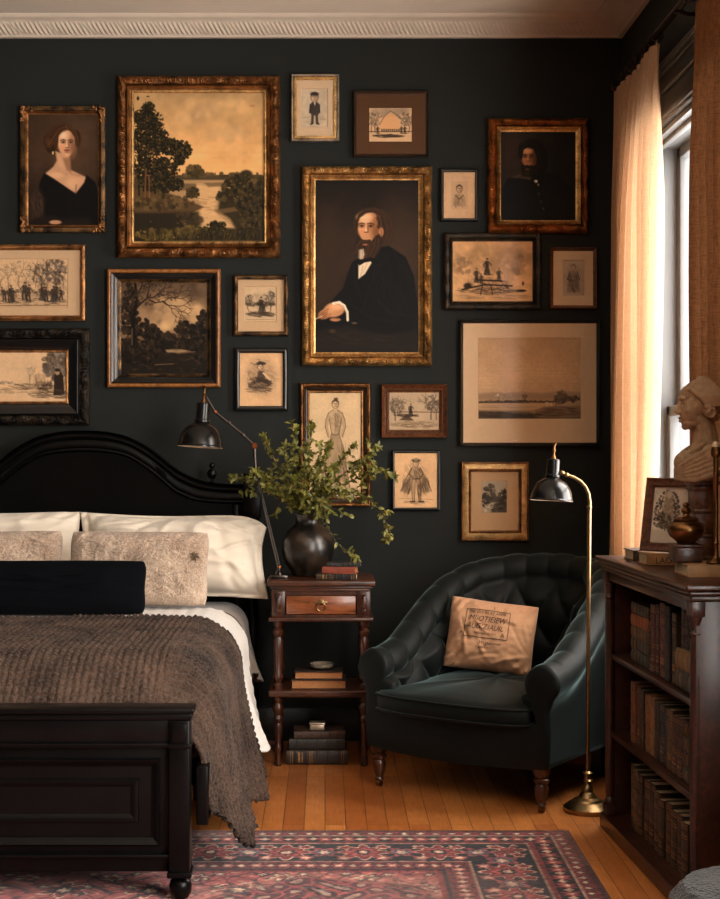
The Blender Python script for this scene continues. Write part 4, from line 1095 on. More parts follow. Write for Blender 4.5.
def prof_ornate(w, h, depth):
    return [(0, 0), (0, depth * .7), (w * .04, depth * .85), (w * .16, depth + h * .35), (w * .3, depth + h * .8), (w * .44, depth + h), (w * .58, depth + h * .9), (w * .72, depth + h * .55), (w * .84, depth + h * .25), (w * .92, depth + h * .3), (w, depth * .55)]
def orn_leaf(per, amp):
    def f(s, k, n, e, j):
        if k < 2 or k >= n - 1: return 0
        prof = math.sin(PI * (k - 1) / (n - 2))
        if k == n - 2: return amp * .45 * abs(math.sin(PI * s / (per * .42)))
        a = abs(math.sin(PI * s / per + (k - 5) * .9)) ** .8 * (.65 + .35 * math.sin(s * 71 + k))
        corner = math.exp(-(e / .03) ** 2) * .7
        return amp * prof * (a * (1 - .4 * corner) + corner * .8 + .16 * j) - amp * .4
    return f

def picture(label, out, layers, art=None, mat=None, gain=None, glass=False, group=None, corners=None, gap=.004, seed=0, name='framed_picture', cat='picture', kindmat='print', depth=None):
    """out / art: pixel rectangles in the frame; layers: (part, width px, style, material, depth)."""
    x0, y0, x1, y1 = out
    r = thing(name, label, cat, (px((x0 + x1) / 2), WY, pz(y1)), group=group)
    ox = 0.0
    X0, X1, Z0, Z1 = px(x0), px(x1), pz(y1), pz(y0)
    yb = WY - gap
    for q, (part, w, style, mat_, dp) in enumerate(layers):
        wm = w * U
        a = (X0 + ox, Z0 + ox, X1 - ox, Z1 - ox)
        if style == 'ornate':
            mb = ring(*a, prof_ornate(wm, .010, dp), yb, orn_leaf(.010, .010), .0014, seed + q)
        elif style == 'fine':
            mb = ring(*a, prof_ornate(wm, .005, dp), yb, orn_leaf(.008, .0035), .0022, seed + q)
        elif style == 'bead':
            mb = ring(*a, [(0, 0), (0, dp), (wm * .2, dp + .001), (wm * .4, dp + .005), (wm * .6, dp + .005), (wm * .8, dp + .001), (wm, dp * .7), (wm, 0)], yb, lambda s, k, n, e, j: (.003 * abs(math.sin(PI * s / .008)) if 2 < k < 5 else 0), .002, seed + q)
        elif style == 'cove':
            mb = ring(*a, [(0, 0), (0, dp), (wm * .12, dp + .003), (wm * .3, dp), (wm * .6, dp * .72), (wm * .85, dp * .6), (wm, dp * .58), (wm, 0)], yb)
        elif style == 'round':
            mb = ring(*a, [(0, 0), (0, dp * .75), (wm * .12, dp * .93), (wm * .35, dp * 1.05), (wm * .65, dp * 1.05), (wm * .88, dp * .93), (wm, dp * .75), (wm, 0)], yb)
        else:   # flat with eased edges
            mb = ring(*a, [(0, 0), (0, dp - .002), (.002, dp), (wm - .002, dp), (wm, dp - .003), (wm, 0)], yb)
        mb.build(part, M[mat_], r, ang=50)
        if q == 0 and corners:
            for cx_, cz_, sx, sz in ((a[0], a[3], 1, -1), (a[2], a[3], -1, -1), (a[0], a[1], 1, 1), (a[2], a[1], -1, 1)):
                cb = MB(); rr = np.random.default_rng(seed + int(cx_ * 991) % 77)
                for _ in range(26):
                    u, v = rr.random() ** 1.5 * .05, rr.random() ** 1.5 * .06
                    if u > wm and v > wm: u *= .4
                    k = .0035 + .003 * rr.random()
                    cb.ball((cx_ + sx * (u + .003), yb - dp - .003, cz_ + sz * (v + .003)), k, .005, k * 1.3, 8, 6)
                cb.build('corner_ornament', M[corners], r)
        ox += wm
    bx0, bx1, bz0, bz1 = X0 + ox, X1 - ox, Z0 + ox, Z1 - ox
    dlast = layers[-1][4] * .45
    ym = yb - max(.006, dlast)
    MB().box(bx0 - .003, bx1 + .003, ym + .001, yb, bz0 - .003, bz1 + .003).build('backing', M['darkwoodframe'], r, smooth=False)
    cv, ar = art
    ax0, ay0, ax1, ay1 = ar
    if mat:
        mm, mcol = mat
        ox0, oz0, ox1, oz1 = px(ax0), pz(ay1), px(ax1), pz(ay0)
        mb = MB(); tk = .003; y1_, y0_ = ym, ym - tk; bev = .0022
        o = [(bx0 - .003, bz0 - .003), (bx1 + .003, bz0 - .003), (bx1 + .003, bz1 + .003), (bx0 - .003, bz1 + .003)]
        i1 = [(ox0 - bev, oz0 - bev), (ox1 + bev, oz0 - bev), (ox1 + bev, oz1 + bev), (ox0 - bev, oz1 + bev)]
        i2 = [(ox0, oz0), (ox1, oz0), (ox1, oz1), (ox0, oz1)]
        vs = [(x, y0_, z) for x, z in o] + [(x, y0_, z) for x, z in i1] + [(x, y1_, z) for x, z in i2]
        fs = []
        for k in range(4):
            k2 = (k + 1) % 4; fs += [(k, k2, 4 + k2, 4 + k), (4 + k, 4 + k2, 8 + k2, 8 + k)]
        mb.add(vs, fs).build('mat', mm, r, smooth=False, fix=False)
        art_object('artwork', M[kindmat], cv, ox0, ox1, oz0, oz1, ym - .0005, r, gain)
    else:
        art_object('artwork', M[kindmat], cv, bx0 - .001, bx1 + .001, bz0 - .001, bz1 + .001, ym - .002, r, gain)
    if glass:
        MB().box(bx0 - .002, bx1 + .002, ym - .0075, ym - .006, bz0 - .002, bz1 + .002).build('glass', M['pictureglass'], r, smooth=False)
    return r

def matboard(name, c): 
    c = [min(255, v) for v in c]
    return plain(name, c, 0.9, 0, 0.04, 40, 0.1, 700, Specular_IOR_Level=0.08)
MC = matboard('cream_mat', (214, 182, 146)); MT = matboard('tan_mat', (204, 168, 130)); MBr = matboard('brown_mat', (88, 60, 40)); ML = matboard('linen_mat', (196, 158, 118))
def A(fn, r, *k): return (fn(r[2] - r[0], r[3] - r[1], *k), r)

picture('oil portrait of a woman in a low-necked black dress, gilt-cornered dark frame', (19.5, 105.5, 104.8, 231.8), [('frame', 4.6, 'flat', 'darkgilt', .026), ('inner_frame', 3.0, 'cove', 'bronze', .02)], A(art_lady, (27.2, 114.6, 96.8, 222.6)), corners='bronze', kindmat='oil', seed=1)
picture('large painting of a river at sunset with dark trees in a carved gilt frame', (116.8, 75, 280, 257), [('frame', 10, 'ornate', 'bronze', .03), ('inner_frame', 3.2, 'cove', 'bronze', .03), ('gilt_slip', 3.4, 'round', 'gilt', .02)], A(art_river, (133.6, 91.8, 263.2, 240.2)), kindmat='oil', seed=2)
picture('tallest portrait, a bearded man seated in a black coat, in bright gilt frame', (301.8, 165.6, 432.4, 365.6), [('frame', 8.4, 'ornate', 'gilt', .032), ('gilt_slip', 5.2, 'cove', 'gilt_bright', .026)], A(art_beard, (315.6, 179.4, 418.6, 351.8)), kindmat='oil', seed=3)
picture('dark portrait of a long-haired bearded man in reddish gilt near the curtain', (488.3, 117.5, 589.8, 232.6), [('frame', 8.2, 'ornate', 'copper', .03), ('gilt_slip', 5.0, 'cove', 'gilt_bright', .024)], A(art_officer, (501.5, 130.7, 576.6, 219.4)), kindmat='oil', seed=4)
picture('etching of many small figures among bare trees in a wide tan mat', (-60, 244.2, 84.4, 320.4), [('frame', 5.4, 'bead', 'bronze', .022)], A(art_skaters, (-43, 258.6, 66.6, 306.6)), (MT, 0), glass=True, seed=5)
picture('etching of a figure under a tree in a very wide black carved frame', (-54, 328.2, 88.8, 425.2), [('frame', 10.6, 'ornate', 'blackorn', .03), ('inner_frame', 10.4, 'cove', 'blackframe', .03), ('slip', 3, 'flat', 'bronze', .014)], A(art_cottage, (-30, 352.2, 64.8, 401.2)), seed=6)
picture('dark woodland painting with a leaning tree in a black and gold-brown frame', (106.6, 268.5, 220.2, 387.2), [('frame', 4.2, 'round', 'brownframe', .03), ('inner_frame', 6.0, 'cove', 'blackframe', .03), ('slip', 3.6, 'cove', 'darkgilt', .02)], A(art_woods, (120.4, 282.3, 206.4, 373.4)), kindmat='oil', seed=7)
picture('small tan-matted print in a bronze frame right of the dark woodland painting', (233.3, 274.6, 288.4, 335.6), [('frame', 4.6, 'fine', 'darkgilt', .022)], A(art_print, (244.6, 286.3, 275.8, 320.8), 19), (MT, 0), glass=True, seed=8)
picture('small print of a reclining woman in a black frame above the bed lamp', (234.5, 347.8, 287.6, 410.8), [('frame', 5.0, 'round', 'blackframe', .024)], A(art_recline, (239.5, 352.8, 282.6, 405.8)), glass=True, seed=9)
picture('small print of a standing boy in a pewter and gilt frame near the ceiling', (290.8, 72.8, 339.6, 140.6), [('frame', 2.6, 'round', 'pewter', .022), ('gilt_slip', 3.2, 'flat', 'gilt', .018)], A(art_boy, (301.6, 87.6, 327.4, 125.4)), (MC, 0), glass=True, seed=10)
picture('small mountain view in a broad brown mat and thin dark frame', (353.8, 90, 428.8, 156), [('frame', 3.2, 'cove', 'darkwoodframe', .024)], A(art_fountain, (369.4, 106.7, 412, 140.4)), (MBr, 0), glass=True, seed=11)
picture('tall pencil drawing of a woman half hidden behind the leafy branches', (300, 383, 370.8, 506.8), [('frame', 3.6, 'fine', 'bronze', .024), ('inner_frame', 3.6, 'cove', 'darkwoodframe', .022), ('gilt_slip', 2.6, 'round', 'bronze', .014)], A(art_tall, (309.8, 392.8, 361, 497)), glass=True, seed=12)
picture('small lakeside print in a thick walnut frame', (381.6, 384.2, 447.4, 437.8), [('frame', 4.8, 'cove', 'walnutframe', .026), ('inner_frame', 3.4, 'cove', 'walnutframe', .018)], A(art_lake, (389.8, 392.4, 439.2, 429.6)), glass=True, seed=13)
picture('drawing of a standing figure with outspread cloak in a thin black frame', (392, 450.2, 440.8, 510.8), [('frame', 3.0, 'round', 'blackframe', .02)], A(art_standing, (395, 453.2, 437.8, 507.8)), glass=True, seed=14)
picture('smallest drawing, head and shoulders, in thin black frame right of the seated man', (441, 168, 478.8, 220.6), [('frame', 3.2, 'round', 'blackframe', .02)], A(art_head, (444.2, 171.2, 475.6, 217.4)), glass=True, seed=15)
picture('brown print of figures at a sledge in a black carved frame', (444.4, 232, 542, 309.6), [('frame', 6.0, 'fine', 'blackorn', .026), ('inner_frame', 2.8, 'cove', 'blackorn', .024)], A(art_sled, (453.2, 240.8, 533.2, 300.8)), glass=True, seed=16)
picture('small grey drawing of a seated figure in a walnut frame beside the curtain', (550.6, 246.8, 597.6, 308.4), [('frame', 3.8, 'cove', 'walnutframe', .022)], A(art_couple, (564, 259.6, 585, 294.8)), (MC, 0), glass=True, seed=17)
picture('wide etching of a flat plain under a big empty sky above the floor lamp', (460.4, 319.6, 600.6, 446), [('frame', 3.4, 'cove', 'blackframe', .024)], A(art_plain, (479, 337.6, 581.8, 418.6)), (MC, 0), glass=True, seed=18)
picture('tiny view of a lane in a stepped pale gilt frame beside the floor lamp', (461.8, 462, 529.2, 540.8), [('frame', 1.6, 'round', 'bronze', .026), ('broad_frame', 5.8, 'flat', 'paleframe', .022), ('inner_frame', 2.6, 'bead', 'bronze', .018)], A(art_lane, (482.6, 481.4, 507.6, 513)), (ML, 0), glass=True, seed=19)
# ------------------------------------------------------------------ rug
RGX0, RGX1, RGY0, RGY1 = -1.9, .775, 1.9, 4.707
def rug():
    xs = np.concatenate([np.arange(RGX0, -.75, .012), np.arange(-.75, RGX1, .0046), [RGX1]])
    ys = np.concatenate([np.arange(RGY0, 3.9, .02), np.arange(3.9, RGY1, .0042), [RGY1]])
    X, Y = np.meshgrid(xs, ys)
    ex = np.minimum(RGX1 - X, X - RGX0); ey = np.minimum(RGY1 - Y, Y - RGY0)
    e = np.minimum(ex, ey); along = np.where(ey < ex, X, Y)
    def nz(sc, seed, o=3):
        n = vnoise(600, 600, 600 / sc, seed, o)
        u = ((X - RGX0) / (RGX1 - RGX0) * 598).astype(int); v = ((Y - RGY0) / (RGY1 - RGY0) * 598).astype(int)
        return n[v, u]
    jx = (nz(70, 1) - .5) * .016; jy = (nz(70, 2) - .5) * .016
    red = np.array([116, 46, 47.]); rose = np.array([152, 74, 72.]); navy = np.array([30, 28, 36.]); cream = np.array([198, 164, 140.]); brown = np.array([70, 40, 38.]); blue = np.array([70, 72, 86.])
    C = np.empty(X.shape + (3,)); C[:] = rose
    def paint(m, c, al=1.0):
        m = np.clip(m, 0, 1)[..., None] * al
        C[:] = C * (1 - m) + c * m
    def st(d, w=.0035): return np.clip(.5 - d / w, 0, 1)
    def rosettes(s, t, per, t0, R, cols, pet=8, off=0.0, band=None):
        k = np.round((s - off) / per); ds = s - off - k * per; dt = t - t0
        r = np.hypot(ds, dt) + 1e-6; a = np.arctan2(dt, ds)
        wav = 1 + .22 * np.cos(pet * a)
        for q, c in cols:
            paint(st(r - R * q * (wav if q > .35 else 1)) * band, c)
    s, t = along + jx, e + jy
    # field: scattered blossoms and vines on worn rose
    fld = (e > .455).astype(float)
    fx, fy = X + jx, Y + jy
    for per, R, ox, oy, cols in ((.24, .052, .0, .0, ((1.15, cream), (1.0, red), (.6, navy), (.33, cream))), (.24, .03, .12, .12, ((1.15, navy), (.9, cream), (.5, red))), (.12, .016, .06, .03, ((1.1, navy), (.7, cream)))):
        kx = np.round((fx - ox) / per); ky = np.round((fy - oy) / per)
        ds, dt = fx - ox - kx * per, fy - oy - ky * per
        r = np.hypot(ds, dt); a = np.arctan2(dt, ds); wv = 1 + .28 * np.cos(6 * a + kx)
        for q, c in cols: paint(st(r - R * q * wv) * fld, c)
    vine = np.abs(np.sin(fx * 40 + 1.6 * np.sin(fy * 26)) * np.cos(fy * 38 + 1.4 * np.sin(fx * 30)))
    paint((vine < .10) * fld, navy, .75); paint(((vine > .9)) * fld, cream, .45)
    # central medallion corner peeping into the frame: dark ground with a cream surround
    md = np.hypot((fx - .02) / .42, (fy - 3.72) / .5) + .05 * np.cos(9 * np.arctan2(fy - 3.72, fx - .02))
    ring_ = st(np.abs(md - 1.0) - .09, .03) * fld; paint(ring_, cream * .8, .3); inn = st(md - .92, .02) * fld; paint(inn, navy, .6)
    paint(((vine < .16)) * inn, rose, .9); paint((vine > .8) * inn, cream, .6)
    # borders, from the outside in
    def band(a, b, c): 
        m = st(a - e) * st(e - b); paint(m, c); return m
    band(0, .022, brown); b1 = band(.022, .062, red); rosettes(s, t, .05, .042, .013, ((1.2, navy), (.8, cream)), 4, 0, b1)
    band(.062, .07, cream * .8); b2 = band(.07, .135, navy); rosettes(s, t, .075, .102, .022, ((1.2, red), (.85, rose), (.4, cream)), 6, 0, b2); rosettes(s, t, .075, .102, .011, ((1.1, cream),), 4, .0375, b2)
    band(.135, .15, red); band(.15, .158, cream * .75)
    b3 = band(.158, .345, navy)
    paint(st(np.abs(t - .25 - .052 * np.sin(s * 2 * PI / .23)) - .004) * b3, rose, .9)
    paint(st(np.abs(t - .25 + .052 * np.sin(s * 2 * PI / .23)) - .003) * b3, cream * .8, .8)
    rosettes(s, t, .23, .25, .058, ((1.2, cream), (1.08, red), (.7, rose), (.45, navy), (.25, cream)), 8, .115, b3)
    rosettes(s, t, .23, .25, .034, ((1.2, rose), (.9, blue), (.5, cream)), 6, 0, b3)
    rosettes(s, t, .115, .195, .018, ((1.2, cream), (.85, red)), 5, .0575, b3); rosettes(s, t, .115, .31, .018, ((1.2, rose), (.7, cream)), 5, .0575, b3)
    band(.345, .353, cream * .75); b4 = band(.353, .425, red * .85); rosettes(s, t, .08, .389, .024, ((1.2, navy), (.85, rose), (.4, cream)), 6, .04, b4); rosettes(s, t, .08, .389, .01, ((1.1, cream),), 4, 0, b4)
    band(.425, .44, navy); band(.44, .455, red)
    fl = nz(240, 5, 2); wear = nz(9, 6, 4)
    C *= 1.05 * (.62 + .76 * fl)[..., None]
    wm = sm(.52, .72, wear)[..., None]; C[:] = C * (1 - wm * .35) + np.array([150, 112, 100.]) * wm * .35
    Z = .0085 + .0016 * (fl - .5)
    V = np.stack([X, Y, Z], -1).reshape(-1, 3)
    n, m = X.shape
    i = np.arange(n - 1)[:, None] * m + np.arange(m - 1)[None, :]
    Fq = np.stack([i, i + 1, i + m + 1, i + m], -1).reshape(-1, 4)
    mb = MB(); mb.v = V.tolist(); mb.f = Fq.tolist()
    # the turned-down edge
    def edge(a, b):
        k = len(mb.v); mb.v += [(*a[:2], .008), (*b[:2], .008), (*b[:2], .0005), (*a[:2], .0005)]; mb.f.append((k + 3, k + 2, k + 1, k))
    c0, c1, c2, c3 = (RGX0, RGY0), (RGX1, RGY0), (RGX1, RGY1), (RGX0, RGY1)
    for a, b in ((c0, c1), (c1, c2), (c2, c3), (c3, c0)): edge(a, b)
    nx = len(mb.v) - len(V)
    o = mb.build('persian_rug', M['rug'], None, loc=((RGX0 + RGX1) / 2, (RGY0 + RGY1) / 2, 0), smooth=False, fix=False)
    a = np.clip(C, 0, 255).reshape(-1, 3) / 255.0
    a = np.where(a <= 0.04045, a / 12.92, ((a + 0.055) / 1.055) ** 2.4)
    a = np.concatenate([a, np.tile([.05, .02, .02], (nx, 1))])
    at = o.data.attributes.new('Col', 'FLOAT_COLOR', 'POINT')
    at.data.foreach_set('color', np.concatenate([a, np.ones((len(a), 1))], 1).astype(np.float32).ravel())
    return tag(o, 'worn red and navy Persian rug with a floral border on the wooden floor', 'rug')
pt = painted('knotted_wool', 0.95, 0.15); pt.set(Sheen_Weight=0.15); pt.bump(pt.noise(260), 0.6, 0.003); M['rug'] = pt.m
rug()

# ------------------------------------------------------------------ bed
BX = -.985; HW = .70
bed = thing('bed', 'black lacquered bed with an arched headboard and panelled footboard', 'bed', (BX, 5.0, 0))
YH = 6.03
# headboard: traced arch, mirrored about its middle
top_o = [(84, 432), (104, 433), (124, 437), (138, 443), (150, 450), (160, 457.5), (169, 465), (178, 471.5), (187, 476.5), (198, 481), (210, 484), (226, 485.5), (246, 486)]
top_i = [(84, 452), (104, 453), (124, 456.5), (138, 463.5), (150, 472), (160, 480), (169, 488), (176, 493.5), (186, 498), (196, 501.5), (208, 503), (226, 504), (246, 504)]
def arch(l, off=0.0):
    s = YH / F
    R = [((x - CX) * s, CH - (y - CY) * s + off) for x, y in l]
    return [(2 * BX - x, z) for x, z in R[::-1][:-1]] + R
O, I = arch(top_o), arch(top_i)
panel = MB(); poly = [(x, z - .02) for x, z in O]
panel.prism([(O[-1][0], .32)] + [(O[0][0], .32)] + poly, YH + .012, YH + .05)
hb = panel.build('headboard', M['blackwood'], bed, ang=30)
mold = MB()
prof = [(0, 0), (0, -.028), (.06, -.045), (.2, -.052), (.32, -.046), (.38, -.030), (.46, -.030), (.56, -.036), (.72, -.034), (.8, -.022), (.86, -.022), (.92, -.026), (1, -.012), (1, .0)]
rows = []
def dense(a, n=6):
    out = []
    for k in range(len(a) - 1):
        for q in range(n):
            t = q / n
            p0 = a[max(k - 1, 0)]; p1 = a[k]; p2 = a[k + 1]; p3 = a[min(k + 2, len(a) - 1)]
            out.append(tuple(.5 * ((2 * p1[d]) + (-p0[d] + p2[d]) * t + (2 * p0[d] - 5 * p1[d] + 4 * p2[d] - p3[d]) * t * t + (-p0[d] + 3 * p1[d] - 3 * p2[d] + p3[d]) * t ** 3) for d in (0, 1)))
    return out + [a[-1]]
Od, Id = dense(O), dense(I)
for (xo, zo), (xi, zi) in zip(Od, Id):
    rows.append([(xo + (xi - xo) * t, YH + .02 + h, zo + (zi - zo) * t) for t, h in prof])
mold.grid(rows)
rows = [[(xo, YH - .008, zo - .001), (xo, YH - .03, zo + .006), (xo, YH + .05, zo + .006), (xo, YH + .055, zo - .001)] for xo, zo in Od]
mold.grid(rows)
mold.build('arch_moulding', M['blackwood'], hb, ang=50)
for sx in (-1, 1):
    X_ = lambda v: BX + sx * (v - BX)
    p = MB(); xc = X_(P(252, 0, YH).x)
    p.box(xc - .036, xc + .036, YH - .045, YH + .03, CH - 78 * YH / F, CH - 42 * YH / F, .006)
    p.lathe([(.03, 0), (.034, .01), (.03, .02), (.036, .03), (.036, .035)], (xc, YH - .008, CH - 42 * YH / F), 18)
    z0 = .0; zt = CH - 78 * YH / F
    p.lathe([(.026, 0), (.03, .02), (.022, .05), (.03, .09), (.03, .36), (.034, .375), (.022, .39), (.029, .42), (.03, .46), (.024, zt - .12), (.021, zt - .07), (.028, zt - .06), (.03, zt - .05), (.023, zt - .035), (.03, zt - .02), (.032, zt)], (xc, YH - .008, z0), 20)
    p.build('headboard_post', M['blackwood'], bed)
    xk = X_(P(212, 0, YH).x); zk = CH - (484 - CY) * YH / F
    k = MB().lathe([(.012, 0), (.014, .006), (.006, .012), (.006, .02), (.017, .028), (.021, .042), (.016, .056), (.006, .062), (.006, .066), (.012, .072), (.011, .082), (.002, .088)], (xk, YH - .0, zk), 18)
    k.build('finial', M['blackwood'], bed)
    st_ = MB(); xs = X_(P(236, 0, YH).x); st_.box(xs - .009, xs + .009, YH - .012, YH + .02, .3, CH - 64 * YH / F, .004); st_.build('stile', M['blackwood'], bed)
    r_ = MB(); xr = BX + sx * (HW - .05); r_.box(xr - .016, xr + .016, 4.03, YH + .02, .2, .36, .004); r_.build('side_rail', M['blackwood'], bed)
# footboard
FY0, FY1 = 3.985, 4.035
FX1 = P(190, 0, 3.985).x; FX0 = 2 * BX - FX1
fz = lambda y: CH - (y - CY) * FY0 / F
fb = MB()
fb.box(FX0 + .02, FX1 - .02, FY0 + .012, FY1, fz(873), fz(716), .003)
fo = fb.build('footboard', M['blackwood'], bed)
c = MB(); c.box(FX0 - .012, FX1 + .012, FY0 - .02, FY1 + .02, fz(713), fz(707.5), .004); c.box(FX0 - .004, FX1 + .004, FY0 - .008, FY1 + .008, fz(720), fz(713), .004)
c.build('cap_rail', M['blackwood'], fo)
m_ = MB()
m_.box(FX0, FX1, FY0 - .004, FY1, fz(748), fz(744), .003); m_.box(FX0, FX1, FY0 - .010, FY1, fz(745.5), fz(743), .002)
m_.box(FX0, FX1, FY0 - .004, FY1, fz(858), fz(854.5), .003)
m_.box(FX0 + .01, FX1 - .01, FY0, FY1, fz(744), fz(720), .002)
mid = BX
def raised(xa, xb, za, zb, prof): 
    m_.grid([])if 0 else None
def rect_mould(xa, xb, za, zb, prof):
    for q in ((xa, zb, xb, zb, 1, -1, -1, -1), (xb, zb, xb, za, -1, -1, -1, 1), (xb, za, xa, za, -1, 1, 1, 1), (xa, za, xa, zb, 1, 1, 1, -1)):
        ax, az, bx, bz, i0, j0, i1, j1 = q
        m_.grid([[(ax + i0 * o, FY0 + .012 - h, az + j0 * o) for o, h in prof], [(bx + i1 * o, FY0 + .012 - h, bz + j1 * o) for o, h in prof]])
fpx = lambda x: P(x, 0, FY0).x
for (xa, xb) in ((BX + .0 - .0, fpx(160)),):
    xa2 = 2 * BX - xb
    rect_mould(xa2, xb, fz(846), fz(758.5), [(0, 0), (0, .012), (.004, .017), (.010, .014), (.016, .006), (.022, .004), (.024, 0)])
    rect_mould(xa2 + .055, xb - .058, fz(824), fz(779), [(0, 0), (.002, .006), (.008, .008), (.014, .006), (.022, .001), (.024, 0)])
m_.build('panel_moulding', M['blackwood'], fo, ang=40)
for sx in (-1, 1):
    xc = BX + sx * (FX1 - .028 - BX)
    p = MB(); p.box(xc - .028, xc + .028, FY0 - .012, FY1 + .006, fz(876), fz(720), .005); p.box(xc - .032, xc + .032, FY0 - .016, FY1 + .01, fz(748), fz(743), .003); p.box(xc - .02, xc + .02, FY0 - .016, FY0, fz(742), fz(723), .003)
    p.box(xc - .033, xc + .033, FY0 - .017, FY1 + .011, fz(877), fz(871), .003)
    po = p.build('footboard_post', M['blackwood'], bed)
    MB().lathe([(.012, .0095), (.022, .012), (.03, .03), (.031, .045), (.026, .06), (.014, .068), (.014, .072), (.024, .076), (.024, fz(877))], (xc, (FY0 + FY1) / 2, 0), 22).build('foot', M['blackwood'], po)

# mattress
mt = MB(); mt.box(BX - HW + .07, BX + HW - .05, 4.3, 5.955, .3, .578, .09, 5)
mo = mt.build('mattress', M['sheet'], None, loc=(BX, 5.04, .3)); tag(mo, 'mattress in a taupe sheet showing at the head corner beside the nightstand', 'mattress')
sl = MB()
for k in range(9): sl.box(BX - HW + .07, BX + HW - .07, 4.2 + k * .2, 4.29 + k * .2, .27, .298)
sl.box(BX - HW + .06, BX - HW + .08, 4.1, 5.95, .25, .298); sl.box(BX + HW - .08, BX + HW - .06, 4.1, 5.95, .25, .298)
sl.build('slat_base', M['blackwood'], bed, smooth=False)

def drape(name, mat, ys, ztop, xe, rr, hem, out, ripple, label, cat, thick, disp=None, back_drop=None, seed=1, nxs=(90, 22, 46)):
    """Cloth over the bed: flat top, rolled edge at xe (radius rr), then a hanging side that flares out."""
    n1, n2, n3 = nxs
    rows = []
    for y in ys:
        zt = ztop(y); row = []
        r = rr(y); xr = xe(y); zh = hem(y)
        half = xr - BX
        L = []
        for k in range(n1): L.append((BX + (half - r) * k / n1, zt, 0.0))
        for k in range(n2):
            a = PI / 2 * k / n2
            L.append((xr - r + r * math.sin(a), zt - r + r * math.cos(a), .12 * k / n2))
        zs = zt - r
        for k in range(n3 + 1):
            t = k / n3
            z = zs + (zh - zs) * t
            L.append((xr + out(y) * (t ** 1.4), z, .12 + .88 * t))
        full = []
        for x, z, w in L[::-1][:-1]: full.append((2 * BX - x, z, w, -1))
        for x, z, w in L: full.append((x, z, w, 1))
        s = 0; px_, pz_ = full[0][:2]
        s0 = sum(math.hypot(full[k + 1][0] - full[k][0], full[k + 1][1] - full[k][1]) for k in range(len(full) // 2))
        for x, z, w, sg in full:
            s += math.hypot(x - px_, z - pz_); px_, pz_ = x, z
            rp = ripple(y, w, sg)
            dz = 0; dx = sg * rp
            if disp:
                d = disp(s - s0 + 1.3, y)
                dz += d * (1 - w); dx += sg * d * w
            row.append((x + dx, y, z + dz))
        rows.append(row)
    o = MB().grid(rows).build(name, mat, None, loc=(BX, float(np.mean(ys)), 0.2), ang=180, fix=True)
    md = o.modifiers.new('thickness', 'SOLIDIFY'); md.thickness = thick; md.offset = -1
    return tag(o, label, cat)

bumpn = vnoise(400, 500, 3, 5, 2); bign = vnoise(400, 500, 40, 8, 3)
def smp(n, s, y): return n[int((y - 4.0) * 180) % 400, int(s * 160) % 500]
drape('coverlet', M['coverlet'], np.linspace(4.46, 5.62, 140),
      lambda y: .612 + .004 * math.sin(y * 5) - .022 * sm(5.1, 4.98, y), lambda y: -.292 + .010 * math.sin(y * 9) - .026 * sm(5.1, 4.98, y), lambda y: .16,
      lambda y: .185 + .012 * math.sin(y * 11) + .05 * sm(5.1, 4.95, y), lambda y: .062 + .018 * math.sin(y * 7.5 + 1.0) - .04 * sm(5.1, 4.95, y),
      lambda y, w, sg: w * (.011 * math.sin(y * 20) + .005 * math.sin(y * 43)) * (1 - .6 * sm(5.1, 4.95, y)), 'white matelasse coverlet hanging over the side of the bed', 'coverlet', .008,
      lambda s, y: .006 * (smp(bign, s, y) - .5) + .0022 * math.sin(s * 130) * math.sin(y * 130) ** 2)
def qdisp(s, y):
    ridge = (.3 + .7 * abs(math.sin(PI * s / .021)) ** .7) * (.15 + .85 * abs(math.sin(PI * y / .024 + .8 * math.sin(s * 9))) ** .7)
    return .013 * ridge + .010 * (smp(bign, s * 1.3, y) - .5) + .010 * (smp(bumpn, s, y) - .5)
def qz(y):
    return .632 - .165 * max(0, (4.34 - y) / .28) ** 2.0
def qhem(y):
    return .075 + .035 * math.sin((y - 4.1) * 9.5 + 2.4) ** 2 + .05 * sm(4.42, 4.52, y) * (1 - sm(4.55, 4.68, y)) + .13 * sm(4.26, 4.07, y)
def qout(y):
    return (.058 + .022 * math.sin((y - 4.1) * 9 + .6)) * (.2 + .8 * sm(4.07, 4.26, y)) - .03 * sm(4.44, 4.52, y) * (1 - sm(4.56, 4.66, y))
drape('quilt', M['quilt'], np.concatenate([np.linspace(4.068, 4.2, 60)[:-1], np.linspace(4.2, 5.12, 260)]), qz, lambda y: -.285 + .010 * math.sin(y * 8) - .045 * sm(4.24, 4.09, y), lambda y: .17,
      qhem, qout, lambda y, w, sg: w * (.012 * math.sin(y * 26 + w * 1.5) + .005 * math.sin(y * 55)), 'dark taupe chenille quilt folded over the foot of the bed', 'quilt', .014, qdisp, seed=2, nxs=(150, 34, 90))

